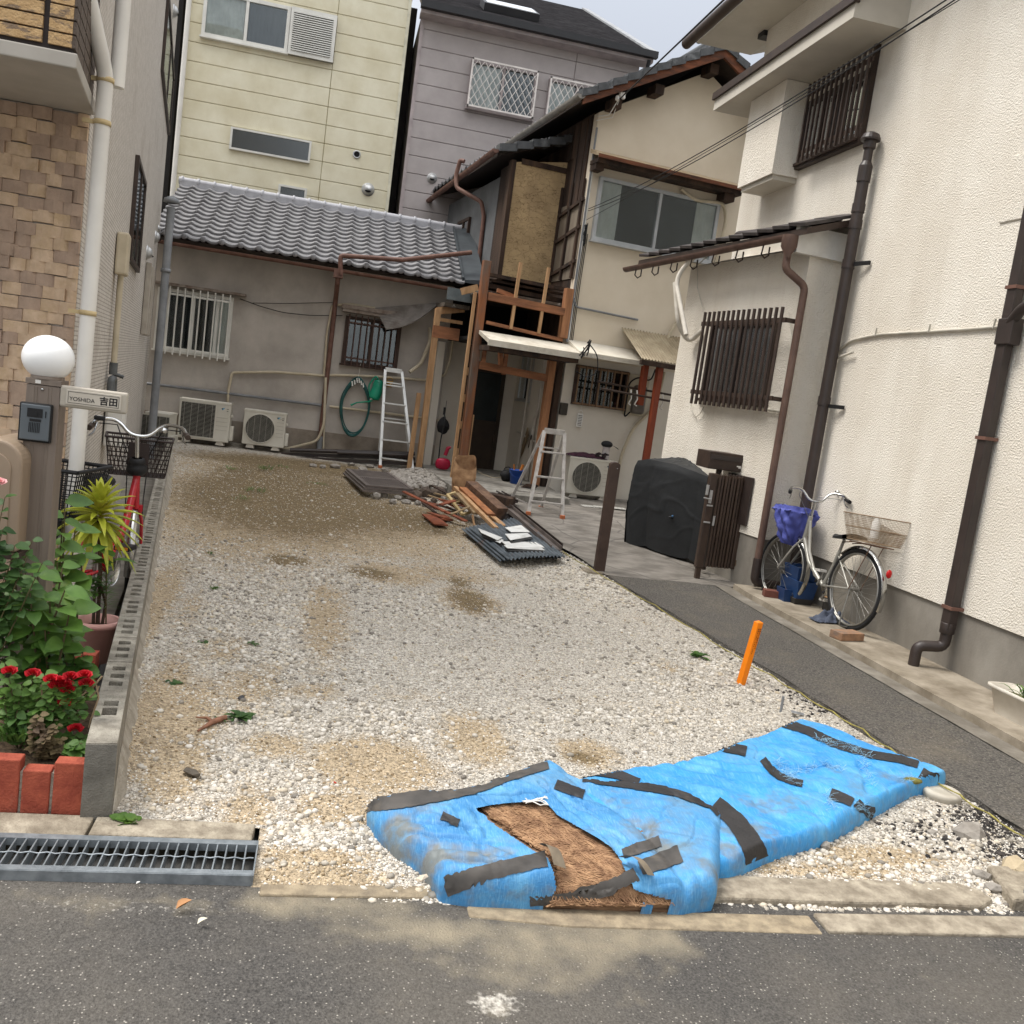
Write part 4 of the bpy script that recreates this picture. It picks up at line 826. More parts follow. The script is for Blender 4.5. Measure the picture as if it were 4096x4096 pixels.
mb = MB(TM); mb.prism([(u0,0,2.30),(u1,0,2.30),(u1,0,zt0),(pk,0,ztp),(u0,0,zt0)], (0,.16,0)); build('wall', mb, m_bei, gh)
mb = MB(TM); mb.prism([(u0+.04,.002,.1),(u1,.002,.1),(u1,.002,2.299),(u0+.04,.002,2.299)], (0,.16,0)); build('lower_wall', mb, m_wht, gh)
mb = MB(TM); mb.box(u1-.16,u1,.17,9,.1,5.8); mb.box(.5,u1,8.9,9,2.5,5.8); build('rear_wall', mb, m_bei, gh)
# main roof
zr0, zrp = 5.90, 7.02; sl_ = (zrp-zr0)/(pk-.88)
def slope(ua, za, ub, zb, v0, v1, par, name):
    d = Vector((ub-ua, 0, zb-za)); w_ = v1-v0
    T = TM @ Matrix(((0, d.x/d.length, -d.z/d.length*(1 if ub > ua else -1), ua), (1 if ub < ua else 1, 0, 0, v0), (0, d.z/d.length, abs(d.x)/d.length, za), (0,0,0,1)))
    return T, w_, d.length
def pan(name, ua, za, ub, zb, v0, v1, par):
    b = MB(); w_ = v1-v0; run, rise = abs(ub-ua), zb-za
    sg = 1 if ub > ua else -1
    # local frame: x along the eave (v), y horizontal towards ridge, z up
    M = TM @ Matrix(((0, sg, 0, ua), (1, 0, 0, v0), (0, 0, 1, za), (0,0,0,1)))
    return tiled_roof(name, par, M, w_, run, rise, mat('dark_pantile', (86,86,88), (62,62,64), s=9, rough=.6, c3=(108,108,108), s3=4, lo3=.5, hi3=.8), knobs=False)
pan('roof', .88, zr0, pk, zrp, -.40, 9.0, gh); pan('roof', 4.98, zr0, pk, zrp, -.40, 9.0, gh)
mb = MB(TM); mb.prism([(.88,-.36,zr0-.03),(pk,-.36,zrp-.03),(4.98,-.36,zr0-.03),(4.98,-.36,zr0-.08),(pk,-.36,zrp-.09),(.88,-.36,zr0-.08)], (0,9.3,0)); build('roof_deck', mb, MATS['dark_timber'], gh)
mb = MB(TM)
for sg, ue in ((1,.84),(-1,5.02)): mb.beam((ue,-.40,zr0-.07),(pk,-.40,zrp-.08),.06,.17,(0,1,0)) if False else mb.prism([(ue,-.43,zr0-.16),(pk,-.43,zrp-.16),(pk,-.43,zrp+.0),(ue,-.43,zr0-.01)], (0,.05,0))
build('bargeboard', mb, m_ver, gh)
mb = MB(TM)      # verge tiles, stepped
for sg in (1,-1):
    n_ = 10
    for i in range(n_):
        a_ = i/n_; b2 = (i+1.08)/n_; ua = .80+(pk-.80)*a_ if sg > 0 else 5.06+(pk-5.06)*a_; ub = .80+(pk-.80)*b2 if sg > 0 else 5.06+(pk-5.06)*b2
        za_, zb2 = zr0-.05+(zrp-zr0+.05)*a_, zr0-.05+(zrp-zr0+.05)*b2
        mb.prism([(ua,-.46,za_-.02),(ub,-.46,zb2-.055),(ub,-.46,zb2+.045),(ua,-.46,za_+.085)], (0,.24,0))
build('verge_tile', mb, mat('slate_tile', (84,86,88), (64,66,68), s=8, rough=.55, c3=(128,130,132), s3=3, lo3=.55, hi3=.7), gh)
mb = MB(TM); mb.cyl((pk,-.30,zrp+.16),(pk,9,zrp+.14),.08,12); mb.box(pk-.10,pk+.10,-.28,9,zrp-.02,zrp+.12); mb.cyl((pk+.02,-.47,zrp+.10),(pk+.02,-.30,zrp+.10),.085,16)
for i in range(22):
    t = i/21; an = t*5.2; rr = .14*(1-t*.55); 
    for sg in (-1,):
        mb.sph((pk-.10+sg*.16+rr*math.cos(an)*1.1, -.36, zrp+.20+rr*math.sin(an)*.8), .045*(1-t*.4), 8, 6)
    mb.sph((pk-.42+t*.5, -.36, zrp-.0+.22*math.sin(t*1.6)), .05, 8, 6)
build('ridge_ornament', mb, MATS['slate_tile'], gh)
mb = MB(TM); gutter(mb, (.80,-.44,zr0-.04),(.80,6.5,zr0-.10),.06); build('gutter', mb, mat('pale_gutter', (146,142,136), (120,116,110), s=8, rough=.5), gh)
mb = MB(TM)
for uu, zz in ((pk-.05,zrp-.22),(2.05,6.32),(1.42,5.98)): mb = MB(TM); mb.box(uu-.07,uu+.07,-.28,-.001,zz-.13,zz); build('purlin', mb, m_old, gh)
# upper side wall, old boards
mb = MB(TM); mb.box(u0,u0+.1,.16,8.9,2.5,5.85); build('side_wall', mb, m_old, gh)
mb = MB(TM)
for i in range(7):
    v = .18+i*.13; mb.ob((u0-.02-.01*(i%2), v, 4.55 if i < 4 else 5.3), (.018,0,0), (0,.125,0), (.0,0,(5.8-4.55) if i < 4 else .5))
build('side_board', mb, m_old, gh)
mb = MB(TM)
for zz in (3.6,4.1,4.5): mb.beam((u0-.03,.05,zz+.10),(u0-.03,1.0,zz-.05),.04,.05)
for vv in (.12,.55,.98): mb.box(u0-.05,u0-.01,vv-.025,vv+.025,3.45,4.9)
build('batten', mb, m_old, gh)
mb = MB(TM); mb.box(u0-.012,u0-.001,.05,1.0,3.45,4.6); build('side_panel', mb, mat('grey_board', (128,118,104), (104,94,82), s=5, st=(1,1,.2)), gh)
# window of the upper storey, hood, conduit
za_, zb2 = 4.94, 4.03; ux0, ux1 = UV(MP(2378,832))[0], UV(MP(2858,920))[0]
fo, T_ = window(gh, P0+EU*ux0+Vector((0,0,zb2)), EU, -EV, ux1-ux0, za_-zb2, mat('grey_aluminium', (176,178,178), (160,162,162), s=5, rough=.45), splits=(.5,), fw=.05, d=.07, curt=((0,.17),(.83,1)), backm=mat('room_dark', (20,24,26), (14,16,18), s=2))
mb = MB(TM); ha, hb = 1.22, 3.70; mb.prism([(ha,0,5.24),(ha,-.34,5.14),(ha,-.34,5.18),(ha,0,5.30)], (hb-ha,0,0)); build('window_hood', mb, mat('hood_render', (190,170,140), (160,138,108), s=6, rough=.8), gh)
mb = MB(TM); mb.box(ha,hb,-.355,-.335,5.12,5.17); build('hood_edge', mb, m_ver, gh)
mb = MB(TM); mb.box(ha+.02,hb-.02,-.30,-.002,5.07,5.13); mb.box(ha+.03,ha+.16,-.22,-.002,4.98,5.07); mb.box(hb-.3,hb-.12,-.24,-.002,4.96,5.07); build('hood_beam', mb, m_old, gh)
mb = MB(TM); mb.bend([(2.75,-.06,5.02),(3.0,-.06,4.90),(3.52,-.06,4.96),(3.60,-.06,4.7),(3.50,-.06,3.7),(3.22,-.06,3.3),(2.95,-.06,2.95),(2.86,-.07,2.6)], .028, .12, 10); build('insulated_hose', mb, m_beige, gh)
mb = MB(TM); mb.cyl((u0-.005,-.02,2.5),(u0-.005,-.02,5.6),.016,8); mb.bend([(u0+.0,-.03,3.15),(u0+.05,-.03,3.03),(u0+1.1,-.03,3.0)], .016,.05,8); build('conduit', mb, m_greyp, gh)
mb = MB(TM)
for o_ in (.03,.055,.08): mb.tube([(u0+o_,-.03,4.1),(u0+o_-.01,-.035,3.3),(u0+o_,-.03,2.5)], .006, 6)
for i in range(9):
    mb.tube([(u0+.01+.05*rnd.random(),-.04,3.9+.35*rnd.random()) for _ in range(6)], .005, 5)
mb.bend([(u0+.1,-.6,2.5),(u0+.25,-.64,2.35),(u0+.30,-.62,2.1),(u0+.15,-.6,2.0),(u0-.05,-.6,2.08)], .008, .12, 6, 5)
for i in range(4): mb.tube([(u0-.05+.15*rnd.random(),-.66-.04*rnd.random(),2.25+.3*rnd.random()) for _ in range(5)], .009, 5)
build('cable', mb, m_black, gh)
mb = MB(TM); mb.cyl((u0+.02,-.02,2.5),(u0+.02,-.02,5.2),.012,8); build('cover_strip', mb, m_white, gh)
# white porch roof (two lengths)
mb = MB(TM); mb.prism([(-.12,-.60,2.27),(-.12,-.60,2.335),(-.12,-.04,2.47),(-.12,-.04,2.42)], (1.40,0,0)); build('porch_roof', mb, mat('painted_metal', (206,200,186), (188,180,164), s=6, rough=.6, c3=(130,118,100), s3=5, lo3=.55, hi3=.75, w3=.7), gh)
mb = MB(TM); mb.prism([(1.285,-.50,2.33),(1.285,-.50,2.37),(1.285,-.001,MP(2400,1377).z),(1.285,-.001,2.45)], (1.12,0,0)); build('porch_roof', mb, mat('porch_cream', (210,204,190), (196,188,172), s=4, rough=.7), gh)
mb = MB(TM); mb.box(-.14,1.28,-.625,-.601,2.25,2.33); mb.box(1.285,2.405,-.52,-.50,2.30,2.36); build('porch_fascia', mb, MATS['painted_metal'], gh)
mb = MB(TM); mb.box(-.10,1.26,-.58,-.06,2.19,2.262); build('porch_beam', mb, m_old, gh)
# wing with clay wall
m_clay = mat('clay_wall', (188,162,122), (166,142,106), s=4, rough=.95, bump=.3, bs=40, c3=(136,116,90), s3=1.5, lo3=.5, hi3=.75, w3=.5)
vor_cracks(m_clay, 7, .022, (86,66,44), .8, (.8,.8,1.6))
mb = MB(TM); mb.prism([(.43,1.0,3.40),(1.30,1.0,3.40),(1.30,1.0,5.30),(.43,1.0,5.13)], (0,.1,0)); build('clay_wall', mb, m_clay, gh)
mb = MB(TM); mb.box(.36,.43,.97,1.12,3.35,5.15); mb.box(.52,1.28,.985,.999,5.12,5.2); build('corner_post', mb, m_old, gh)
mb = MB(TM); mb.prism([(.44,1.12,3.35),(.44,1.75,3.35),(.44,1.75,5.15),(.44,1.12,5.15)], (.05,0,0)); build('plank_wall', mb, m_old, gh)
mcs = mat('grey_metal_siding', (108,110,112), (90,92,94), s=3, rough=.6); stripes(mcs, 1, .09, .06, (70,72,74), .006, .6)
mb = MB(TM); mb.box(.46,.54,1.75,6.5,3.3,5.05); build('metal_siding', mb, mcs, gh)
fo, T_ = window(gh, P0+EU*.46+EV*4.0+Vector((0,0,3.75)), -EV, -EU, .75, .85, MATS['brown_frame'], splits=(.5,), fw=.05, d=.05)
zw0, zw1 = 5.25, 5.68
pan('wing_roof', .12, zw0, 1.40, zw1+.05, .92, 6.4, gh)
mb = MB(TM); mb.prism([(.14,.93,zw0-.10),(1.36,.93,zw1-.06),(1.36,.93,zw1),(.14,.93,zw0-.01)], (0,5.4,0)); build('wing_roof_deck', mb, MATS['dark_timber'], gh)
mb = MB(TM)
for i in range(5):
    a_ = i/5; b2 = (i+1.1)/5; mb.prism([(.10+1.28*a_,.86,zw0-.05+.43*a_),(.10+1.28*b2,.86,zw0-.09+.43*b2),(.10+1.28*b2,.86,zw0+.02+.43*b2),(.10+1.28*a_,.86,zw0+.06+.43*a_)], (0,.2,0))
build('verge_tile', mb, MATS['slate_tile'], gh)
mb = MB(TM); gutter(mb, (.06,.88,zw0-.03),(.06,6.2,zw0-.22),.055); build('gutter', mb, m_rustpipe, gh)
mb = MB(TM); mb.bend([(.06,2.7,zw0+.12),(.0,2.75,zw0+.14),(-.03,2.8,zw0-.12),(-.0,2.75,4.93),(.36,2.4,4.72),(.42,2.35,4.5),(.42,2.3,3.62)], .036, .05, 12); build('downpipe', mb, m_rustpipe, gh)
mb = MB(TM); 
for v in (5.8,6.6): mb.beam((-1.0,v,4.55),(.5,v,4.75),.06,.09)
mb.beam((-.9,5.6,4.66),(-.9,7.2,4.66),.05,.06); mb.beam((-.3,5.5,4.70),(-.3,7.2,4.74),.05,.06); mb.beam((-.9,6.6,4.2),(-.9,6.6,4.62),.06,.06)
build('balcony_frame', mb, mat('red_brown_rail', (112,62,46), (84,46,36), s=6), gh)
mb = MB(TM); mb.sph((-.32,5.45,4.74),.06,8,6,(1,1,.6)); mb.sph((.02,5.5,4.72),.05,8,6); build('tied_cloth', mb, mat('pale_cloth', (190,204,216), (140,160,180), s=30), gh)
# open frame below the clay wall
mb = MB(TM); mb.box(-.10,1.27,.10,1.9,3.02,3.06) ; mb.box(-.45,-.05,.85,1.9,2.80,2.86); build('lower_roof', mb, mat('torn_roof', (96,88,78), (66,58,50), s=10, rough=.9, c3=(170,168,162), s3=6, lo3=.6, hi3=.7), gh)
mb = MB(TM); mb.beam((-.05,.35,3.16),(1.25,.35,3.12),.10,.06); mb.beam((-.02,.28,3.235),(1.2,.28,3.21),.07,.03); mb.beam((-.02,.22,3.30),(1.24,.22,3.28),.08,.05); build('roof_edge', mb, m_old, gh)
mb = MB(TM); mb.beam((.02,.30,3.02),(1.25,.30,2.98),.10,.12); build('beam', mb, mat('red_timber', (122,72,52), (92,54,40), s=10, st=(.1,1,1)), gh)
def post(u, v, z0, z1, w_, m=m_post, d=None, lean=0):
    b = MB(TM); b.ob((u-w_/2, v-(d or w_)/2, z0), (w_,0,0), (0,(d or w_),0), (lean,0,z1-z0)); return build('post', b, m, gh, bevel=.004)
post(-.10,.02,.20,3.46,.11,mat('grey_orange_post', (138,88,56), (104,66,46), s=10, rough=.8, bump=.3, st=(1,1,.12), c3=(104,92,82), s3=4, lo3=.45, hi3=.65, st3=(1,1,.3)),lean=-.02)
post(1.20,.02,2.55,3.28,.12); post(1.08,.0,.20,2.24,.11); post(1.235,.05,.2,2.3,.09,m_old); post(-.22,.06,.25,3.0,.045,m_pale)
post(-.02,.02,.28,1.25,.02,m_pale)
post(.10,1.0,.32,2.3,.09,m_old); post(.11,.96,.35,2.0,.035,m_pale)
for z in (.55,.98,1.40,1.82):
    b = MB(TM); b.box(.065,.135,.93,.965,z,z+.12); build('mortise_patch', b, m_pale, gh)
for a_, b2, ww, hh in (((-.05,0,2.97),(1.16,0,2.93),.09,.11), ((-.05,0,1.98),(1.06,0,1.93),.08,.11), ((-.02,0,2.60),(1.2,0,2.52),.035,.05)):
    b = MB(TM); b.beam(a_, b2, ww, hh); build('beam', b, m_beamx, gh, bevel=.004)
for uu in (.36,.80):
    b = MB(TM); b.beam((uu,-.02,2.56),(uu+.02,-.02,3.52),.035,.045,(1,0,0)); build('stud', b, m_pale, gh)
for a_, b2 in (((.10,.05,3.08),(.42,.05,3.02)), ((.30,.02,1.98),(.24,.0,2.30)), ((.55,.6,1.9),(.55,.6,2.28)), ((.2,.6,2.0),(.2,.6,2.28))):
    b = MB(TM); b.beam(a_, b2, .05, .06); build('offcut', b, m_beamx, gh)
# left outer bay: post, header boards
mb = MB(TM); mb.beam((-.50,1.0,.3),(-.50,1.0,2.76),.085,.085,(1,0,0)); build('post', mb, m_pale, gh, bevel=.004)
mb = MB(TM); mb.box(-.55,-.13,.95,1.0,2.32,2.50); build('header_board', mb, m_beamx, gh)
mb = MB(TM); mb.beam((-.52,.98,2.72),(-.10,.98,2.82),.04,.11); mb.beam((-.50,.98,2.60),(-.10,.98,2.60),.04,.05); build('header_board', mb, m_pale, gh)
mb = MB(TM); mb.beam((-.66,.97,.25),(-.64,.99,1.45),.03,.07,(1,0,0)); build('loose_stud', mb, m_pale, gh)
mb = MB(TM); mb.beam((-.30,.55,3.02),(-.06,.5,3.12),.05,.10); build('rafter_end', mb, m_pale, gh)
mb = MB(TM); mb.box(-.45,-.06,.75,.78,2.90,3.08); build('corrugated_offcut', mb, mat('zinc_sheet', (120,128,130), (96,104,106), s=5, rough=.5, metal=.3), gh)
# inside of the opening
mb = MB(TM); mb.box(-.6,1.27,1.98,2.08,.2,2.35); build('inner_wall', mb, m_wht, gh)
mb = MB(TM); mb.box(1.255,1.30,.10,1.98,.2,2.35); build('inner_side_wall', mb, m_wht, gh)
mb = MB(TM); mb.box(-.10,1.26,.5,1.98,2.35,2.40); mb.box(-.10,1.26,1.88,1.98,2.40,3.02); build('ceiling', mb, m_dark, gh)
mb = MB(TM); mb.box(-.28,-.16,1.6,1.7,.3,2.3); mb.box(-.28,-.16,.5,.56,.3,2.2) if False else None; build('white_jamb', mb, m_wht, gh)
mb = MB(TM); mb.box(.38,1.04,1.93,1.979,.30,2.0); dr = build('door', mb, mat('dark_bronze_door', (58,46,34), (46,36,28), s=4, rough=.5), gh)
mb = MB(TM); mb.box(.45,.97,1.92,1.929,1.12,1.92); build('pane', mb, mat('dark_door_glass', (42,50,52), (34,40,42), s=3, rough=.2), dr)
mb = MB(TM); mb.box(.43,.99,1.915,1.929,1.03,1.09); mb.box(.43,.455,1.915,1.929,.36,1.95); mb.box(.965,.99,1.915,1.929,.36,1.95); build('door_rail', mb, MATS['dark_bronze_door'], dr)
mb = MB(TM); mb.cyl((.95,1.89,.78),(.95,1.89,.90),.012,8); build('handle', mb, m_brown, dr)
fo, T_ = window(gh, P0+EU*1.255+EV*1.75+Vector((0,0,1.55)), -EV, -EU, .55, .8, m_alu, splits=(.5,), fw=.03, d=.03)
mb = MB(TM); mb.bend([(1.22,.75,.3),(1.22,.75,1.3),(1.22,.65,1.45),(1.22,.65,2.3)], .03, .06, 10); mb.bend([(1.20,.45,.3),(1.20,.45,2.3)], .035,.05,10); mb.box(1.17,1.25,.38,.52,1.95,2.2); mb.bend([(1.22,1.5,1.02),(1.22,.5,.92)],.014,.05,8); mb.cyl((1.20,1.2,.3),(1.20,1.2,2.3),.018,8)
build('wall_pipe', mb, mat('cream_pipe', (196,190,178), (180,172,160), s=5, rough=.6), gh)
mb = MB(TM); mb.bend([(-.42,1.7,2.5),(-.40,1.65,2.3),(-.52,1.6,1.9),(-.7,1.55,1.75)], .03, .1, 10); mb.bend([(-.36,1.4,2.42),(-.22,1.4,2.42)], .02,.05,8); build('insulated_hose', mb, m_beige, gh)
# kitchen window and meters on the lower wall
wu0, wu1 = UV(MP(2292,1540))[0], UV(MP(2500,1570))[0]
fo, T_ = window(gh, P0+EU*wu0+Vector((0,0,1.60)), EU, -EV, wu1-wu0, .60, MATS['brown_frame'], splits=(.45,), fw=.04, d=.05, sill=False)
bars(gh, T_, .03, wu1-wu0-.03, .01, .59, 8, .10, .010, mat('tan_bar', (124,98,74), (104,82,62), s=8), rails=((.02,.03,.015),(.57,.03,.015)), sq=True)
mb = MB(TM); mb.box(2.36,2.72,-.05,0,1.55,2.18); build('meter_board', mb, m_beige, gh, bevel=.01)
mb = MB(TM); mb.box(2.44,2.66,-.17,-.05,1.58,2.02); build('electric_meter', mb, mat('meter_grey', (104,98,90), (84,78,72), s=5, rough=.4), gh, bevel=.05, seg=4)
mb = MB(TM); mb.bend([(2.44,-.10,1.6),(2.36,-.08,1.5),(2.36,-.08,2.05),(2.5,-.1,2.15),(2.7,-.12,2.1),(2.76,-.1,2.3)], .012, .1, 6, 5); build('cable', mb, m_black, gh)
mb = MB(TM); mb.bend([(2.95,-.05,2.28),(2.90,-.05,1.75),(2.55,-.05,1.35),(2.42,-.05,.9),(2.40,-.05,.2)], .026, .15, 10); build('insulated_hose', mb, m_beige, gh)
mb = MB(TM); mb.box(1.30,1.42,-.06,0,1.42,1.60); build('switch_box', mb, mat('bronze_box', (70,66,58), (56,52,46), s=5), gh, bevel=.01)
# lean-to at the right: corrugated roof on two red posts
lt = thing('lean_to', 'small lean-to with ribbed translucent sheet roof on red brown posts by the annex', 'shelter', P0+EU*2.9+EV*-.7)
lA, lB = UV(MP(2484,1310)), UV(MP(2568,1434,-.75)); k0, k1 = lA[0], lA[0]+1.25
def lr(u, v): return TM @ Vector((k0+(k1-k0)*u+(lB[0]-k0)*v, -.02-.73*v, lA[2]+(lB[2]-lA[2])*v))
mb = corr(lambda u, v: lr(u, v)+EU*(.22*v*0), 160, 4, .010, 24, (0,-.3,.95)); build('roof_sheet', mb, mat('ribbed_sheet', (166,152,126), (140,126,102), s=5, rough=.5, c3=(116,98,72), s3=3, lo3=.5, hi3=.8), lt)
mb = MB(TM)
mb.beam((lB[0],-.72,lB[2]-.05),(k1,-.72,lB[2]-.06),.06,.07); build('beam', mb, m_old, lt)
ps_ = UV(MP(2620,1600,-.66))[0]; pt2 = UV(MP(2582,1460,-.5))[0]
for u_, v_, zb_ in ((ps_,-.66,.2),(pt2,-.5,1.72)):
    mb = MB(TM); mb.box(u_-.045,u_+.045,v_-.045,v_+.045,zb_,lB[2]-.03); build('post', mb, mat('red_timber_post', (140,66,40), (110,50,32), s=8, rough=.6, st=(1,1,.2)), lt, bevel=.004)
for dz, dv in ((1.88,-.60),(1.98,-.42)):
    mb = MB(TM); mb.cyl((k0-.45,dv,dz),(k1,dv-.05,dz-.06),.016,10); tag(build('laundry_pole', mb, m_brown), 'brown laundry pole under the lean-to, %s one' % ('front and lower' if dv < -.5 else 'rear and upper'), 'pole', 'laundry poles')
mb = MB(TM)
for uu in (k0+.03,k0+.13,k0+.5,k0+.56): mb.tube([(uu,-.60,1.93),(uu+.02,-.61,1.80),(uu-.01,-.60,1.72),(uu+.03,-.60,1.70)], .010, 6)
tag(build('clothes_pegs', mb, m_white), 'white clothes pegs clipped to the brown laundry poles', 'pegs')
mb = MB(TM); mb.box(2.62,3.6,.2,.6,.2,.95); 
# ================================================================ overhead cables
def wire(name, pts, r, label, sag=.0, n=24, group=None):
    p, q = pts; mb = MB(); mb.tube([p.lerp(q, i/n)+Vector((0,0,-sag*4*(i/n)*(1-i/n))) for i in range(n+1)], r, 6, caps=False); return tag(build(name, mb, m_black), label, 'cable', group)
a = MP(2480,395,-.35); b_ = ray(2905,-10).normalized()*9+O; wire('overhead_cable', (a, b_), .010, 'thick overhead cable rising from the gable bargeboard to the top edge', .0)
a = MP(2355,835,-.05); b_ = XB(3830,-30,3.3); wire('overhead_cable', (a, b_), .005, 'upper of the two close overhead wires crossing the white house', .10); wire('overhead_cable', (a+Vector((0,0,-.03)), b_+Vector((0,.0,-.035))), .005, 'lower of the two close overhead wires crossing the white house', .13)
a = MP(2345,880,-.05); b_ = XB(3870,-20,3.3); wire('overhead_cable', (a, b_), .0035, 'thin single overhead wire below the close pair', .03)
mb = MB(); c = MP(2482,385,-.36)
for i in range(6): mb.sph(c+Vector((.05*math.sin(i*2.1),0,.04*math.cos(i*1.7))), .032, 8, 6)
mb.tube([c, c+Vector((-.1,.1,-.25)), MP(2390,465,-.08)], .007, 5); mb.tube([c, MP(2450,470,-.15), MP(2385,482,-.08)], .007, 5)
tag(build('cable_insulator', mb, m_white), 'white insulator cluster where the thick cable meets the bargeboard', 'insulator')

# ================================================================ block wall, planter, drain
m_blk = mat('concrete_block', (166,160,147), (124,118,107), s=16, rough=.95, bump=.9, bs=170, c3=(96,91,82), s3=2.6, lo3=.5, hi3=.7, w3=.7)
bw = thing('block_wall', 'low wall of hollow concrete blocks running along the left edge of the lot', 'wall', (-.63,3.23,0))
WT = .275; BO = Vector((-.675,3.225,0)); TB = FR(BO); Wd = .10; nb_ = 32; bl = .366; off0 = .52
def top_block(y0, y1, holes, par=bw):
    """block with holes sunk in its top"""
    mb = MB(TB); hs = [(c, l) for c, l in holes]; ys = [y0]; 
    for c, l in hs: ys += [c-l/2, c+l/2]
    ys.append(y1); x0, x1 = .026, Wd-.022
    mb.box(0,Wd,y0,y1,-.05,WT-.055)
    mb.box(0,x0,y0,y1,WT-.055,WT); mb.box(x1,Wd,y0,y1,WT-.055,WT)
    for a, b in zip(ys[0::2], ys[1::2]): mb.box(x0,x1,a,b,WT-.055,WT)
    return build('block', mb, m_blk, par)
top_block(0, off0, [(.30,.075),(.385,.055)])
mb = MB(TB); mb.box(0,Wd,-.004,0,-.05,WT-.004); build('end_mortar', mb, mat('end_mortar', (128,124,115), (98,94,86), s=9, rough=.95, bump=.6, bs=140, c3=(160,155,144), s3=4, lo3=.55, hi3=.7), bw)
for i in range(nb_):
    y0 = off0+i*bl; top_block(y0+.003, y0+bl-.003, [(y0+bl*.24,.052),(y0+bl*.5,.052),(y0+bl*.76,.052)])
mb = MB(TB); mb.grid(lambda u, v: (Wd+.001+.08*u*(1+.6*noise2(v*40,3,1))*min(1,.15+v*30), .0+9.6*v, gg(-.6,3.2+9.6*v)+(.10+.03*noise2(v*30,1,1))*(1-u)**1.3*min(1,v*30)-.04*u+.016*noise2(u*3,v*120,1)), 8, 1100); build('mortar_fillet', mb, mat('rough_mortar', (170,162,148), (140,132,118), s=12, rough=.95, bump=1, bs=60), bw)
# planter of red bricks on end
pt_ = thing('brick_planter', 'row of red bricks set on end in grey mortar as a flower bed edge', 'planter', (-.8,3.26,0))
m_brk = mat('red_brick', (166,84,62), (136,62,46), s=16, rough=.85, bump=.4, bs=120, c3=(176,140,122), s3=7, lo3=.6, hi3=.8, w3=.5)
for i, (pxa, pxb, tpx) in enumerate(((208,342,3050),(83,196,3080),(-60,72,3035),(-190,-75,3070),(-310,-203,3045),(-432,-323,3075),(-560,-445,3050))):
    a = Z0((pxa),3265,0.01).x if False else YB(pxa,3200,3.27).x; b = YB(pxb,3200,3.27).x; zt = YB((pxa+pxb)/2, tpx, 3.27).z
    mb = MB(); mb.box(a,b,3.265,3.325,-.01,zt); build('brick', mb, m_brk, pt_, bevel=.005)
x_ = YB(342,3200,3.27).x; mb = MB(); mb.box(-1.6,x_+.012,3.275,3.32,-.02,YB(100,3090,3.27).z); build('mortar', mb, MATS['rough_mortar'], pt_)
mb = MB(); mb.grid(lambda u, v: (-2.2+1.50*u-.08*v, 3.32+.75*v, YB(150,3060,3.3).z-.03+.03*noise2(u*9,v*9,1)), 20, 14)
tag(build('soil', mb, m_soil), kind='structure')
mb = MB(); p = Z0(400,2640,.05); mb.box(p.x-.06,p.x+.04,p.y-.30,p.y-.22,.0,.17); mb.box(p.x-.17,p.x-.07,p.y-.32,p.y-.24,.0,.12); tag(build('brick', mb, m_brk), 'pair of red bricks standing below the pink pot beside the block wall', 'brick')
# grating
m_galv = mat('galvanised_steel', (150,156,160), (122,128,132), s=22, rough=.45, metal=.55, bump=.1, bs=90)
gt_ = thing('drain_grating', 'long galvanised steel drain grating at the kerb, left foreground', 'grating', (-.6,2.98,0))
mb = MB(); gy0, gy1, gx1 = 2.865, 3.085, -.07
mb.box(-2.6,gx1,gy0,gy0+.028,-.012,.014); mb.box(-2.6,gx1,gy1-.028,gy1,-.012,.014); mb.box(gx1+.0005,gx1+.005,gy0-.004,gy1+.004,-.03,.0135); mb.box(-2.6,gx1,gy0-.0045,gy0-.0005,-.028,.013); mb.box(-2.6,gx1,gy1+.0005,gy1+.0045,-.028,.013)
build('frame', mb, m_galv, gt_)
mb = MB(); x = gx1-.033
while x > -2.6: mb.box(x-.0022,x+.0022,gy0+.028,gy1-.028,-.028,.012); x -= .0315
build('bars', mb, m_galv, gt_); mb = MB(); mb.tube([(gx1-.004-2.5*i/200, (gy0+gy1)/2-.005+.0022*math.cos(i*1.5), .0125+.002*math.sin(i*1.5)) for i in range(201)], .0028, 5); build('twisted_rod', mb, m_galv, gt_)
mb = MB(); mb.box(-2.6,gx1,gy0-.02,gy1+.02,-.17,-.16); mb.box(-2.6,gx1,gy0-.03,gy0-.001,-.17,-.022); mb.box(-2.6,gx1,gy1+.001,gy1+.014,-.17,-.002); tag(build('drain_channel', mb, mat('dirty_channel', (92,86,72), (56,52,42), s=14, rough=.95, bump=.5)), kind='structure')
g2 = thing('drain_grating', 'second short steel drain grating cut off by the right picture edge', 'grating', (2.9,2.9,0))
p = Z0(4030,3500,.05); mb = MB()
for i in range(9): mb.box(p.x, p.x+1.2, p.y-.30+i*.022, p.y-.294+i*.022, .035, .062)
mb.box(p.x-.005,p.x,p.y-.31,p.y-.10,.03,.063); mb.box(p.x,p.x+1.2,p.y-.106,p.y-.09,.03,.064); mb.box(p.x,p.x+1.2,p.y-.32,p.y-.305,.03,.064); build('grate', mb, m_galv, g2)
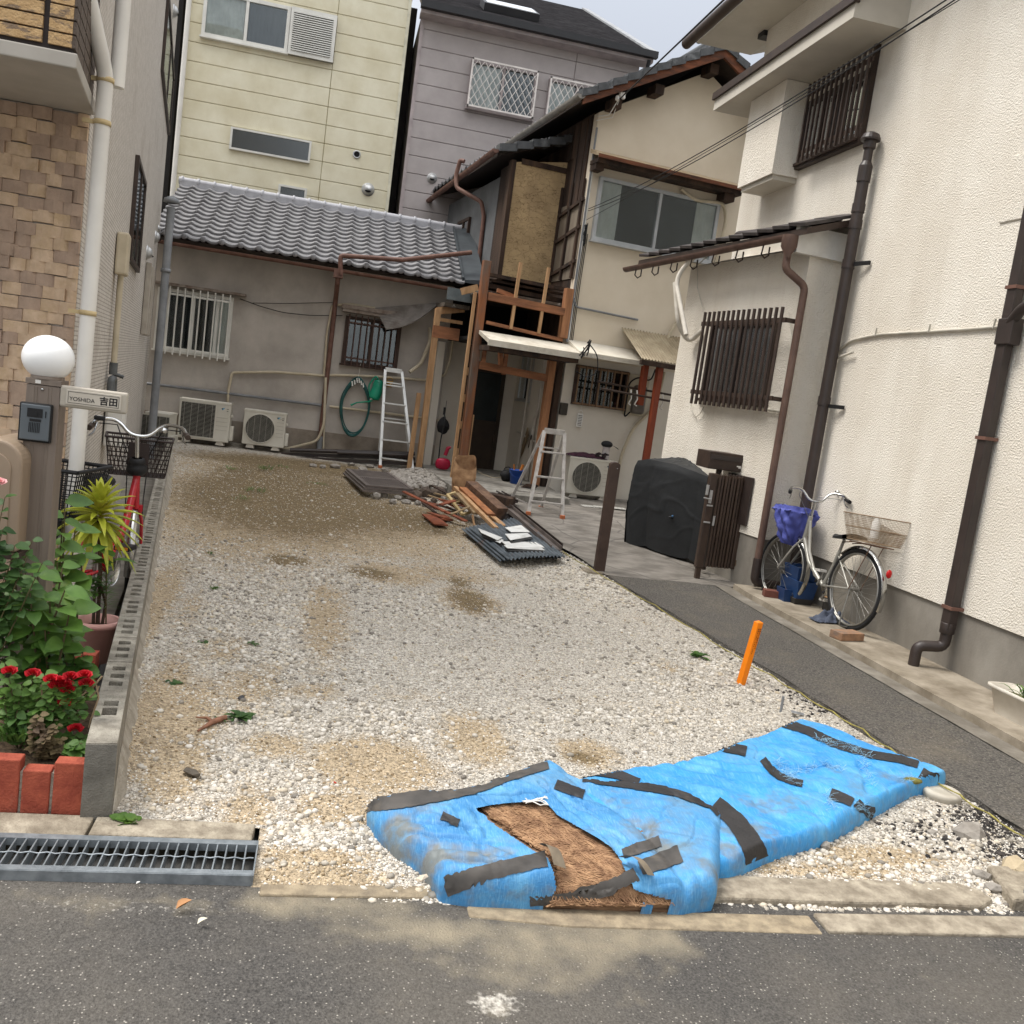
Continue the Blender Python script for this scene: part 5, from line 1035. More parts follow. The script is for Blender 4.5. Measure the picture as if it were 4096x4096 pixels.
# ================================================================ lamp post with bell and name plate
LY = 3.9; lpx = YB(182,1600,LY).x; lw = .12; zt = YB(190,1500,LY).z
lp = thing('lamp_post', 'square bronze gate post with white globe lamp, door phone and name plate', 'lamp post', (lpx,LY,0))
m_br = mat('bronze_aluminium', (138,126,114), (122,110,100), s=5, rough=.5, metal=.3, st=(4,4,.2))
mb = MB(); mb.box(lpx-lw/2,lpx+lw/2,LY-.04,LY+.06,0,zt-.04)
for o_ in (-.032,-.022,.018,.030): mb.box(lpx+o_-.002,lpx+o_+.002,LY-.0425,LY-.0395,0,zt-.045)
mb.box(lpx-lw/2-.004,lpx+lw/2+.004,LY-.044,LY+.064,zt-.038,zt-.016); build('post', mb, m_br, lp, bevel=.004)
mb = MB(); mb.sph((lpx-.003,LY+.01,zt+.065),.094,32,20,(1,1,.93)); build('globe', mb, mat('opal_glass', (240,240,238), (236,236,234), s=2, rough=.3, spec=.5), lp)
mb = MB(); mb.lathe((lpx,LY+.01,zt-.016),[(.06,0),(.06,.012),(.055,.014)],20); build('collar', mb, m_br, lp)
mb = MB(); mb.box(lpx-.028,lpx-.008,LY-.0465,LY-.0445,zt-.034,zt-.021); build('maker_label', mb, m_white, lp); mb = MB(); mb.sph((lpx-.002,LY-.042,zt-.055),.006,8,6); build('screw', mb, m_chrome, lp)
bx, bz = YB(152,1680,LY).x+.01, YB(152,1683,LY).z; bp_ = MB(); bp_.box(bx-.062,bx+.055,LY-.062,LY-.04,bz-.078,bz+.072); ic = build('door_phone', bp_, m_black, lp, bevel=.006)
mb = MB(); mb.box(bx-.054,bx+.050,LY-.069,LY-.062,bz-.070,bz+.066); build('panel', mb, mat('slate_plastic', (92,98,102), (84,90,94), s=4, rough=.4), ic, bevel=.004)
mb = MB(); mb.box(bx-.030,bx+.024,LY-.0715,LY-.0695,bz+.018,bz+.052); mb.cyl((bx+.0,LY-.074,bz+.033),(bx+.0,LY-.070,bz+.033),.008,12); mb.box(bx+.034,bx+.037,LY-.0715,LY-.0695,bz+.02,bz+.045)
for i in range(7): mb.box(bx-.022+i*.006,bx-.0195+i*.006,LY-.0715,LY-.0695,bz-.04,bz-.002)
mb.box(bx-.02,bx+.02,LY-.0715,LY-.0695,bz+.002,bz+.012); build('speaker_slots', mb, m_black, ic)
na, nb2 = YB(243,1600,LY-.03), YB(512,1625,LY-.03); nz0 = (YB(243,1628,LY-.03).z+YB(505,1655,LY-.03).z)/2; nz1 = (YB(245,1540,LY-.03).z+YB(508,1570,LY-.03).z)/2
mb = MB(); mb.box(na.x-.002,nb2.x,LY-.045,LY-.02,nz0,nz1); np_ = build('name_plate', mb, mat('pale_bronze', (176,168,154), (166,158,144), s=4, rough=.45), lp, bevel=.010, seg=3)
mb = MB(); mb.box(na.x+.022,nb2.x-.022,LY-.049,LY-.0452,nz0+.013,nz1-.013); build('inset', mb, mat('pale_bronze2', (190,182,168), (182,174,160), s=4, rough=.45), np_, bevel=.003)
mb = MB(); xa_, xb_, za_, zb_ = na.x+.030, nb2.x-.030, nz0+.020, nz1-.020
for q in ((xa_,xb_,za_,za_+.0014),(xa_,xb_,zb_-.0014,zb_),(xa_,xa_+.0014,za_,zb_),(xb_-.0014,xb_,za_,zb_)): mb.box(q[0],q[1],LY-.0500,LY-.0492,q[2],q[3])
m_ink = mat('black_lettering', (22,20,24), (18,16,20), s=3, rough=.5); build('border_line', mb, m_ink, np_)
zc = (nz0+nz1)/2-.002; tl = frame_text((na.x+.081,LY-.0494,zc-.004), (1,0,0), (0,0,1)); text('YOSHIDA', tl, .0215, m_ink, 'lettering', np_)
text('吉田', frame_text((nb2.x-.068,LY-.0494,zc-.001), (1,0,0), (0,0,1)), .034, m_ink, 'lettering', np_, bold=.0009)
# ================================================================ letter box at the left edge
lx = YB(55,2000,3.75); mbx = thing('letter_box', 'rounded beige letter box on a stand at the left edge', 'letter box', (lx.x,3.8,0))
m_lb = mat('taupe_paint', (150,132,112), (138,120,102), s=3, rough=.45)
def arch(w, h, r, y0, y1, cx, z0):
    P = [(cx-w, y0, z0)]+[(cx-w*math.cos(math.pi*i/16), y0, z0+h-r+r*math.sin(math.pi*i/16)) for i in range(17)]+[(cx+w, y0, z0)]
    return P, (0, y1-y0, 0)
cx = YB(0,2000,3.8).x-.01; rx = YB(103,1900,3.8).x-cx; z1 = YB(20,1752,3.8).z; z0 = YB(60,2180,3.8).z-.02
mb = MB(); P, v = arch(rx,z1-z0,rx*.9,3.75,4.05,cx,z0); mb.prism(P, v); build('body', mb, m_lb, mbx, bevel=.012, seg=3)
mb = MB(); P, v = arch(rx*.72,(z1-z0)*.84,rx*.65,3.744,3.752,cx-.01,z0+.02); mb.prism(P, v); build('door', mb, m_lb, mbx, bevel=.003)
mb = MB(); mb.box(cx-rx-.01,cx+rx+.012,3.72,4.06,z0-.02,z0-.001); mb.box(cx+rx*.5,cx+rx*.72,3.85,3.9,0,z0-.02); build('stand', mb, m_brown, mbx)

# ================================================================ outdoor units
m_acb = mat('ivory_metal', (206,202,190), (196,191,178), s=3, rough=.5, c3=(176,168,150), s3=3, lo3=.55, hi3=.85, w3=.4)
m_grl = mat('grille_wire', (176,172,160), s=4, rough=.5)
def ac_unit(label, o, w_, h_, d_, ang, square=False, logo=True, scale=1.0):
    T = Matrix.Translation(o) @ Matrix.Rotation(ang, 4, 'Z'); t = thing('outdoor_unit', label, 'air conditioner', o, 'air conditioner outdoor units')
    f0 = .055; mb = MB(T); mb.box(0,w_,0,d_,f0,f0+h_); build('casing', mb, m_acb, t, bevel=.012, seg=3)
    mb = MB(T); mb.box(-.004,w_+.004,-.006,d_+.004,f0+h_-.03,f0+h_+.004); build('lid', mb, m_acb, t, bevel=.006)
    mb = MB(T); mb.box(w_+.001,w_+.055,.05,d_-.06,f0+.03,f0+h_*.42); build('valve_cover', mb, m_acb, t, bevel=.01); mb = MB(T); mb.box(w_,w_+.03,.06,.12,f0+h_*.65,f0+h_*.72); build('grip_tab', mb, m_acb, t, bevel=.006)
    R_ = h_*.42; c = Vector((w_*.40,0,f0+h_*.49)) if not square else Vector((w_*.37,0,f0+h_*.5))
    mb = MB(T)
    if not square:
        mb.lathe(c,[(0.001,.004),(R_,.004)],40,(0,-1,0)); mb.mi = 1; mb.lathe(c,[(R_,0),(R_+.004,.014),(R_-.006,.016),(R_-.01,.004)],40,(0,-1,0))
    else:
        mb.box(c.x-R_*.98,c.x+R_*.98,-.004,.0,c.z-R_,c.z+R_); mb.mi = 1
        for q in ((-1.04,1.04,-1.06,-1.0),(-1.04,1.04,1.0,1.06),(-1.04,-.98,-1,1),(.98,1.04,-1,1)): mb.box(c.x+R_*q[0],c.x+R_*q[1],-.014,0,c.z+R_*q[2],c.z+R_*q[3])
    fan = build('fan_opening', mb, [m_dark, m_acb], t)
    mb = MB(T); n = 26
    for i in range(n):
        zz = c.z-R_+2*R_*(i+.5)/n; hw = math.sqrt(max(0, R_*R_-(zz-c.z)**2)) if not square else R_*.98; mb.box(c.x-hw,c.x+hw,-.013,-.010,zz-.0022,zz+.0022)
    for i in range(5):
        xx = c.x-R_+2*R_*(i+.5)/5; hw = math.sqrt(max(0, R_*R_-(xx-c.x)**2)) if not square else R_; mb.box(xx-.002,xx+.002,-.0165,-.0135,c.z-hw,c.z+hw)
    build('grille', mb, m_grl, fan)
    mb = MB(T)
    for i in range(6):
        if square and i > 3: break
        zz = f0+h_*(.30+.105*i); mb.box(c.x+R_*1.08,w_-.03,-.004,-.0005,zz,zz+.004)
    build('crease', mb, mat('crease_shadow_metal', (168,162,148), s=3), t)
    if logo:
        mb = MB(T); lx_, lz_ = w_-.14, f0+h_*.86; mb.add([(lx_,-.003,lz_),(lx_+.055,-.003,lz_+.012),(lx_+.018,-.003,lz_-.03)],[(0,1,2)]); mb.mi = 1; mb.add([(lx_,-.004,lz_),(lx_+.026,-.004,lz_+.006),(lx_+.012,-.004,lz_-.022)],[(0,1,2)]); build('logo', mb, [mat('logo_blue', (96,176,214), s=2), mat('logo_black', (30,34,44), s=2)], t)
        mb = MB(T); mb.box(w_-.06,w_-.035,-.003,-.001,f0+h_*.79,f0+h_*.81); mb.box(w_-.062,w_-.03,-.003,-.001,f0+h_*.845,f0+h_*.86); build('badge', mb, mat('grey_badge', (120,116,108), s=2), t)
    for xx in (.08, w_-.17):
        mb = MB(T); mb.prism([(xx-.02,.02,0),(xx+.11,.02,0),(xx+.09,.02,f0),(xx,.02,f0)],(0,d_-.06,0)); build('foot', mb, mat('foot_plastic', (214,208,196), s=4, rough=.6), t)
    return t
a = YB(708,1735,14.75); b_ = YB(912,1765,14.75); ac_unit('square grilled ivory outdoor unit beside the end of the block wall', (a.x,14.75,.245), b_.x-a.x, .60, .28, 0, True)
a = YB(965,1777,14.80); b_ = YB(1133,1798,14.80); ac_unit('round fan ivory outdoor unit under the hose, second along the grey wall', (a.x,14.80,.26), b_.x-a.x, .535, .26, 0)
a = YB(2258,2000,13.2); b_ = YB(2445,2015,13.2); t3 = ac_unit('round fan outdoor unit with clothes and cap on it, beside the stepladder', (a.x,13.2,g(13.2)+.04), .72, .55, .27, .02)
p = YB(608,1763,14.2); ac_unit('outdoor unit mostly hidden behind the vent pipe in the alley', (p.x-.15,14.35,.05), .33, .55, .5, -.1, True, False)
za = g(13.2)+.04+.055+.552
mb = MB(); cxx = a.x+.30
mb.grid(lambda u, v: (cxx-.34+.62*u, 13.22+.24*v, za+.012+.055*math.sin(math.pi*u)**.6*math.sin(math.pi*v)**.7*(1+.5*noise2(u*3,v*3,1.5))+.012*noise2(u*9,v*9,1)), 28, 14)
tag(build('folded_jacket', mb, mat('plum_cloth', (74,40,56), (54,28,40), s=12, rough=.9)), 'dark plum jacket lying on the outdoor unit', 'jacket')
mb = MB(); gl = random.Random(4)
for k_ in range(2):
    for i in range(5): b0 = Vector((cxx+.12+k_*.10,13.25,za+.06)); dr_ = Vector((-.5+.25*i,-.2,.55-.1*abs(i-2))); mb.tube([b0, b0+dr_*.06, b0+dr_*.1+Vector((.02,0,-.01))], [.016,.013,.009], 6)
    mb.sph((cxx+.12+k_*.10,13.25,za+.05),.035,8,6,(1,.7,.7))
tag(build('work_gloves', mb, mat('dark_glove', (50,38,42), s=9)), 'pair of dark work gloves on the plum jacket', 'gloves')
hx = YB(2412,1900,13.3).x; mb = MB(); mb.lathe((hx,13.33,za),[(.055,0),(.058,.08),(.054,.16),(.06,.19),(.05,.20)],16); tag(build('towel_roll', mb, mat('white_towel', (200,192,190), (176,168,166), s=14, rough=.95, bump=.5)), 'rolled white towel standing on the outdoor unit under the cap', 'towel')
mb = MB(); mb.sph((hx,13.33,za+.235),.085,16,10,(1.05,1,.62)); mb.mi = 0; mb.grid(lambda u, v: (hx+.02+.14*v+.0, 13.27-.03*v+.12*(u-.5)*(1-.3*v), za+.235-.05*v*v), 8, 5); tag(build('cap', mb, mat('black_cap', (38,38,40), s=6, rough=.8)), 'black cap resting on the towel roll above the outdoor unit', 'cap')
# ================================================================ ladders
def ladder(label, pl_, pr, tl_, tr, rear, nr, m, wd=.045, tip=None):
    t = thing('stepladder', label, 'ladder', (pl_+pr)/2); mb = MB()
    for a, b in ((pl_,tl_),(pr,tr)): mb.beam(a, b, .045, .022, (1,0,0) if False else (0,1,0))
    mb.beam(tl_, tr, .03, .07); build('front_frame', mb, m, t, bevel=.003)
    for i in range(nr):
        u = (i+.55)/(nr+.4); mb = MB(); a, b = pl_.lerp(tl_, u), pr.lerp(tr, u); mb.beam(a, b, .055, .022); build('step', mb, m, t, bevel=.002)
    mb = MB()
    for a, b in ((pl_,tl_),(pr,tr)): mb.beam(a+rear, b+Vector((0,.03,-.02)), .035, .02, (0,1,0))
    for i in (1,3,5):
        if i < nr+1: u = (i-.3)/(nr+.4); mb.beam((pl_+rear).lerp(tl_, u), (pr+rear).lerp(tr, u), .02, .018)
    mb.beam(pl_.lerp(tl_,.12), (pl_+rear).lerp(tl_,.12), .008, .016); mb.beam(pr.lerp(tr,.12), (pr+rear).lerp(tr,.12), .008, .016)
    build('rear_frame', mb, m, t)
    for q in (pl_, pr, pl_+rear, pr+rear):
        mb = MB(); mb.box(q.x-.03,q.x+.03,q.y-.022,q.y+.022,q.z-.002,q.z+.045); build('foot', mb, tip or m, t, bevel=.004)
    return t
m_lad = mat('bright_aluminium', (214,214,210), (192,192,188), s=5, rough=.35, metal=.5)
def gz(p, dz): return Vector((p.x, p.y, g(p.y)+dz))
pL, pR = gz(G(1520,1872), .0), gz(G(1652,1892), .0); yb = pL.y; yt = yb+.45
tL, tR = YB(1541,1480,yt), YB(1608,1484,yt); tR.z = tL.z = (tL.z+tR.z)/2; pR = Vector((YB(1652,1890,yb).x,yb,pL.z))
ladder('shiny aluminium stepladder with orange feet standing against the grey wall', pL, pR, tL, tR, Vector((.0,.55,0)), 5, m_lad, tip=mat('orange_foot', (190,110,70), s=5))
pL = G(2112,2060,.03); pR = Vector((YB(2248,2080,pL.y).x, pL.y-.0, pL.z)); yt = pL.y+.38; tL, tR = YB(2178,1722,yt), YB(2258,1732,yt); tR.z = tL.z
ladder('paint spattered white aluminium stepladder on the patio', pL, pR, tL, tR, Vector((-.12,.72,0)), 3, mat('dull_aluminium', (196,192,186), (168,162,156), s=14, rough=.5, metal=.3), tip=MATS['orange_foot'])
# ================================================================ hose, watering can, cup
hc = YB(1420,1620,15.08); hos = MB(); hr = random.Random(8)
for k_ in range(9):
    rx_, rz_ = .21+.03*hr.random(), .42+.05*hr.random(); dx, dz_, dy = .015*hr.random(), -.06*hr.random(), -.012*(k_%4)
    hos.tube([(hc.x+dx+rx_*math.sin(t)*(1-.35*max(0,math.cos(t))**2), 15.12+dy-.01*math.sin(3*t), hc.z+dz_+rz_*math.cos(t)*(1 if math.cos(t) > 0 else 1.0)) for t in [2*math.pi*i/40 for i in range(40)]], .0085, 6, closed=True)
tag(build('hose', hos, mat('teal_hose', (20,92,88), (12,70,68), s=6, rough=.35, spec=.6)), 'coiled teal garden hose hanging on the grey wall', 'hose')
mb = MB(); mb.cyl((hc.x+.0,15.10,hc.z+.36),(hc.x+.02,15.16,hc.z+.70),.004,5)
for i in range(6): mb.tube([(hc.x-.09+.035*i,15.06,hc.z+.44-.03*abs(i-2.5)),(hc.x-.075+.035*i,15.05,hc.z+.37-.03*abs(i-2.5))],.012,6)
tag(build('wire_tie', mb, m_white), 'wire and white ties holding the hose coil', 'tie')
wc = YB(1508,1560,15.05); ct = thing('watering_can', 'green plastic watering can hanging upside down beside the hose', 'watering can', wc)
m_gr = mat('green_plastic', (20,150,116), (12,124,96), s=4, rough=.35, spec=.5)
Tw = Matrix.Translation(wc) @ Matrix.Rotation(.25, 4, 'Y')
mb = MB(Tw)
def wcb(u, v):
    t = 2*math.pi*u; z = -.17+.34*v; r = .085*(.55+.45*math.sin(math.pi*min(1, .25+v*.75))**.5) if v < .5 else .085+.012*math.sin(v*20)*.3
    r2 = r*(1 if .0 < v < 1 else .02); return (r2*math.cos(t)*1.1, r2*math.sin(t)*.8, z)
mb.grid(wcb, 24, 14); build('body', mb, m_gr, ct)
mb = MB(Tw); mb.bend([(-.04,0,.165),(-.10,0,.20),(-.15,0,.02),(-.085,0,-.10)], .014, .05, 8); build('handle', mb, m_gr, ct)
mb = MB(Tw); mb.tube([(-.02,0,-.17),(-.05,0,-.22),(-.22,-.01,-.30),(-.30,-.01,-.38)], [.03,.014,.011,.018], 10); build('spout', mb, m_gr, ct)
mb = MB(Tw); mb.lathe((-.03,0,-.185),[(.026,0),(.026,.03),(.02,.032)],12); build('collar', mb, m_white, ct)
p = YB(1558,1535,15.05); mb = MB(); mb.lathe(p+Vector((0,0,-.055)),[(.001,0),(.04,0),(.052,.10),(.048,.10),(.04,.02)],16); mb.tube([p+Vector((.05*math.cos(t),0,.045+.05*math.sin(t))) for t in [math.pi*i/8 for i in range(9)]],.006,5)
tag(build('cup', mb, mat('tan_cup', (186,146,84), (168,128,70), s=5, rough=.6)), 'small tan cup with a ring handle hanging beside the stepladder', 'cup')
# long dark pipes on the footing
for i, (xa, ya, xb, yb2) in enumerate(((1125,1815,1660,1835),(1160,1800,1660,1815),(1135,1830,1690,1858),(1350,1810,1652,1822))):
    a, b_ = YB(xa,ya,14.85-.06*i), YB(xb,yb2,14.85-.06*i); mb = MB(); mb.cyl(a, b_, .032, 8) if i % 2 else mb.beam(a, b_, .07, .05)
    tag(build('scrap_pipe', mb, m_dkbrown), ['long dark square rail lying lowest along the grey wall','round dark pipe lying on the rails by the grey wall','dark rail nearest the lot along the grey wall','short round dark pipe lying behind the stepladder'][i], 'pipe', 'dark pipes and rails along the grey wall')
# ================================================================ louvred shutter panels lying down
m_pan2 = mat('dusty_brown_aluminium', (112,102,96), (88,80,75), s=5, rough=.6)
c0, c1, c2, c3_ = G(1372,1890,.05), G(1545,1905,.05), G(1610,1955,.05), G(1448,1970,.05)
for k_ in range(3):
    dz = .03+.028*k_; ox = Vector((.02*k_, .03*k_, dz-.05)); mb = MB(); e1 = c1-c0; e2 = c3_-c0; c_ = c0+ox
    e1.z = e2.z = 0; n1 = e1.normalized(); n2 = e2.normalized(); L1, L2 = e1.length, e2.length
    def fbox(a, b, c, d, h0=0, h1=.022): mb.ob(c_+n1*a+n2*c+Vector((0,0,h0)), n1*(b-a), n2*(d-c), (0,0,h1-h0))
    fbox(0,L1,0,.06); fbox(0,L1,L2-.06,L2); fbox(0,.05,.06,L2-.06); fbox(L1-.05,L1,.06,L2-.06); fbox(.05,L1-.05,L2/2-.03,L2/2+.03)
    if k_ == 2:
        for i in range(18): xx = .07+(L1-.14)*i/17; fbox(xx-.008,xx+.008,.06,L2/2-.03,.004,.018); fbox(xx-.008,xx+.008,L2/2+.03,L2-.06,.004,.018)
    tag(build('shutter_panel', mb, m_pan2), ['lowest of the stacked brown shutter panels','middle one of the stacked brown shutter panels','slatted brown panel lying on top of its stack by the rubble'][k_], 'shutter', 'stacked shutter panels')
mb = MB(); q = [c0, c1, c2, c3_]; 
# ================================================================ rubble
def rock(mb, c, sx, sy, sz, seed=0, rough=.35):
    r = random.Random(seed); t = (1+5**.5)/2
    iv = [Vector(p).normalized() for p in [(-1,t,0),(1,t,0),(-1,-t,0),(1,-t,0),(0,-1,t),(0,1,t),(0,-1,-t),(0,1,-t),(t,0,-1),(t,0,1),(-t,0,-1),(-t,0,1)]]
    it = [(0,11,5),(0,5,1),(0,1,7),(0,7,10),(0,10,11),(1,5,9),(5,11,4),(11,10,2),(10,7,6),(7,1,8),(3,9,4),(3,4,2),(3,2,6),(3,6,8),(3,8,9),(4,9,5),(2,4,11),(6,2,10),(8,6,7),(9,8,1)]
    a = r.random()*6.28; M_ = Matrix.Rotation(a, 3, 'Z') @ Matrix.Rotation((r.random()-.5)*.6, 3, 'X'); vs = []
    for v in iv:
        q = v*(1+rough*(r.random()-.5)); q = Vector((max(-.8,min(.8,q.x))*sx, max(-.8,min(.8,q.y))*sy, max(-.75,min(.75,q.z))*sz)); vs.append(Vector(c)+M_ @ q)
    mb.add(vs, it)
m_rub = mat('concrete_rubble', (158,152,144), (128,122,114), s=14, rough=.95, bump=.5, bs=60); m_rubd = mat('dark_rubble', (98,86,76), (70,60,52), s=12, rough=.95, bump=.5, bs=60, c3=(140,90,66), s3=6, lo3=.6, hi3=.7)
mb = MB(); rr = random.Random(21); 
for i in range(760):
    u, v = rr.random(), rr.random(); a = G(1560+u*210-10*v, 1895, 0); b_ = G(1600+u*220, 1965, 0); q = a.lerp(b_, v); q.x = min(q.x, 1.74)
    s_ = .025+.035*rr.random(); rock(mb, (q.x,q.y,g(q.y)+.02+.07*rr.random()*math.sin(math.pi*u)), s_*1.3, s_, s_*.8, i)
tag(build('rubble_heap', mb, m_rub), 'heap of small grey broken concrete beside the door slab', 'rubble', kind='stuff')
RK = [(915,1867),(0,0)]
ORD = ['first','second','third','fourth','fifth','sixth','seventh','eighth','ninth','tenth','eleventh','twelfth','thirteenth','fourteenth']
CNT = {}
for i, (px, py, w_, h_, k_) in enumerate(sorted([(1252,1868,30,14,0),(1290,1872,32,14,0),(1340,1872,44,16,2),(1405,1862,30,12,2),(1420,1848,40,14,2),(1450,1880,40,12,2),(1480,1870,34,14,2),(1540,1885,40,14,2),
        (1625,1965,60,36,0),(1505,1995,34,26,0),(1535,1990,30,26,0),(1590,2000,30,20,0),(1570,2015,34,20,0),(1625,2015,40,18,0),(1670,2020,30,20,0),(1700,2025,34,20,0),(1725,2030,36,24,0),
        (1660,1990,60,30,1),(1700,1985,60,40,1),(1740,1990,60,36,1),(1760,1975,50,30,1),(1650,2005,50,26,1),(1690,2010,40,22,1),(1735,2010,30,20,1),(1775,2000,30,20,0)])):
    q = G(px, py, .0); s_ = w_/3700*q.y*.62; mb = MB(); rock(mb, q+Vector((0,0,h_/3700*q.y*.4)), s_, s_*.8, h_/3700*q.y*.75, 50+i); o = build('rubble_chunk', mb, (m_rub, m_rubd, m_rub)[k_])
    ck = CNT.get(k_,0); CNT[k_] = ck+1
    tag(o, ('grey concrete lump in front of the rubble heap, the %s', 'dark earthy rubble lump at the foot of the timber pile, the %s', 'grey broken slab lying along the grey wall footing, the %s')[k_] % (ORD[ck]+' from the left'), 'rubble', 'rubble chunks by %s' % ('the heap', 'the timber pile', 'the grey wall')[k_])
# ================================================================ timber and metal debris pile
m_bb2 = mat('big_old_beam', (120,92,72), (84,62,48), s=12, rough=.8, bump=.5, bs=26, st=(1,1,1), c3=(60,52,48), s3=5, lo3=.5, hi3=.7)
def beam_px(name, label, a, b, w_, h_, m, za, zb, cat='timber', group='timbers on the debris pile', bev=.004):
    p, q = G(*a, za), G(*b, zb); mb = MB(); mb.beam(p, q, w_, h_); o = build(name, mb, m, bevel=bev); return tag(o, label, cat, group)
beam_px('timber_beam', 'thick old squared beam with mortises lying across the debris pile', (1880,1945), (2005,2055), .16, .14, m_bb2, .34, .15)
beam_px('timber_plank', 'long orange plank in the middle of the debris pile', (1850,1952), (1965,2060), .10, .03, mat('orange_plank', (168,112,70), (126,80,50), s=9, rough=.75, bump=.3), .32, .16)
beam_px('timber_plank', 'longest light batten reaching furthest forward on the debris pile', (1820,1950), (1985,2115), .05, .04, m_pale, .30, .09)
beam_px('timber_plank', 'pale grey brown plank beside the small window frame', (1835,1975), (1910,2055), .11, .03, mat('grey_plank', (150,128,96), (118,98,72), s=9, rough=.8), .26, .14)
beam_px('timber_plank', 'short light batten end under the orange plank', (1965,2065), (2015,2108), .07, .04, m_pale, .10, .08)
beam_px('timber_plank', 'thin pale stick standing out below the window frame', (1890,2060), (1898,2112), .02, .02, m_pale, .16, .03)
beam_px('timber_plank', 'reddish split board at the left of the debris pile', (1735,2025), (1865,2085), .08, .015, mat('red_board', (142,78,50), (104,56,38), s=9, rough=.8), .14, .06)
beam_px('timber_plank', 'dark brown offcut at the back of the debris pile', (1960,1985), (2045,2010), .15, .10, m_old, .14, .12)
beam_px('timber_plank', 'short dark block end at the back right of the debris pile', (2000,2010), (2050,2000), .10, .10, MATS['old_dark_wood'], .10, .12)
rr = random.Random(31); PXS = sorted(1760+rr.random()*180 for _ in range(30))
for i in range(30):
    px, py = PXS[i], 1985+rr.random()*95; a_ = rr.random()*3; p = G(px, py, .02+.16*rr.random()); q = p+Vector((math.cos(a_),math.sin(a_),.35*(rr.random()-.3)))*(.2+.35*rr.random()); mb = MB(); mb.beam(p, q, .03+.05*rr.random(), .012); tag(build('splintered_board', mb, [MATS['red_board'], m_old, MATS['grey_plank']][i%3]), ['red brown splinter of board','blackened splinter of board','grey splinter of board'][i%3]+' in the debris pile, %s of its colour from the left' % ORD[i//3], 'timber', ['red','black','grey'][i%3]+' splinters on the debris pile')
for (a, b, w_, lb) in (((1715,2060),(1765,2100),.16,'flat rusty red board lying lowest left of the debris pile'), ((1760,2060),(1790,2080),.14,'smaller rusty red board beside the lowest left one')):
    p, q = G(*a,.03), G(*b,.03); mb = MB(); mb.beam(p, q, w_, .015); tag(build('board', mb, MATS['red_board']), lb, 'timber')
# small window frame
f0, f1, f2, f3 = G(1790,1980,.20), G(1830,1968,.22), G(1885,2048,.10), G(1850,2058,.08)
mb = MB()
for a, b in ((f0,f1),(f1,f2),(f2,f3),(f3,f0),(f0.lerp(f3,.45),f1.lerp(f2,.45))): mb.beam(a, b, .035, .025)
tag(build('window_frame', mb, mat('pale_frame', (196,174,128), (170,148,104), s=6, rough=.7)), 'small pale wooden window frame on the left of the debris pile', 'frame')
# corrugated sheets
h0, h1, h2, h3 = G(1862,2118,.05), G(2080,2070,.05), G(2245,2235,.05), G(2018,2248,.05)
for k_ in range(3):
    def hs(u, v, k_=k_): p = h0.lerp(h1, u).lerp(h3.lerp(h2, u), v); return p+Vector((.03*k_-.04, -.03*k_, .0+.018*k_+.035*math.sin(math.pi*u)*v*(1-.3*k_)))
    mb = corr(hs, 150, 12, .010, 15, (0,0,1)); tag(build('corrugated_sheet', mb, mat('blue_grey_corrugated', (108,116,122), (82,90,96), s=5, rough=.45, metal=.35, c3=(122,84,58), s3=1.6, lo3=.52, hi3=.62, w3=.85)), ['bottom sheet of the corrugated stack in front of the debris','middle sheet of the corrugated stack in front of the debris','top rust streaked sheet of the corrugated stack in front of the debris'][k_], 'sheet', 'stacked corrugated sheets')
m_ws = mat('white_sheet_metal', (226,226,222), (200,200,196), s=6, rough=.5); m_ds = mat('dark_sheet_metal', (62,62,62), (44,44,44), s=6, rough=.5)
for i, (P, z) in enumerate((([(2020,2110),(2085,2100),(2120,2128),(2045,2128)],.15), ([(2020,2135),(2110,2132),(2128,2145),(2042,2160)],.14), ([(1912,2112),(2010,2150),(1990,2160),(1925,2130)],.12), ([(1960,2140),(2015,2160),(2000,2172),(1950,2150)],.10), ([(2015,2180),(2160,2185),(2180,2200),(2030,2192)],.12), ([(2005,2165),(2150,2168),(2178,2190),(2030,2185)],.10))):
    T4 = [G(x, y, z+.015*((j*7+i) % 3)) for j, (x, y) in enumerate(P)]; mb = MB(); mb.prism(T4, (0,0,-.004)); mb.mi = 1; mb.prism([p+Vector((.01,-.012,-.02)) for p in T4], (0,0,-.01))
    tag(build('bent_sheet', mb, [m_ws, m_ds]), ['white bent sheet furthest back on the corrugated stack','second white folded sheet with a flap','narrow white strip left of the folded sheets','small white strip below the left one','longest white strip near the rusty edge','grey folded strip above the long white one'][i], 'sheet metal', 'white sheet metal on the corrugated stack')
mb = MB(); mb.prism([G(1990,2060,.07),G(2050,2050,.07),G(2110,2110,.07),G(2010,2110,.07)], (0,0,-.01)); tag(build('black_panel', mb, mat('gloss_black', (26,26,28), s=4, rough=.25)), 'black panel under the orange planks of the debris pile', 'panel')
for i, (a, b, w_, lb) in enumerate((((2030,2035),(2225,2200),.11,'wide dark brown gutter rail right of the white sheets'), ((2045,2030),(2240,2190),.05,'dark rail next to the patio edge on the debris'), ((1995,1975),(2060,2010),.08,'dark rail end behind the thick beam'))):
    p, q = G(*a,.10), G(*b,.08); mb = MB(); d = (q-p).normalized(); s_ = d.cross(Vector((0,0,1))).normalized(); mb.beam(p, q, w_, .012); mb.beam(p+s_*w_*.5+Vector((0,0,.02)), q+s_*w_*.5+Vector((0,0,.02)), .008, .05); mb.beam(p-s_*w_*.5+Vector((0,0,.02)), q-s_*w_*.5+Vector((0,0,.02)), .008, .05)
    tag(build('metal_rail', mb, m_pan2 if i == 0 else m_dkbrown), lb, 'rail', 'metal rails on the debris pile')
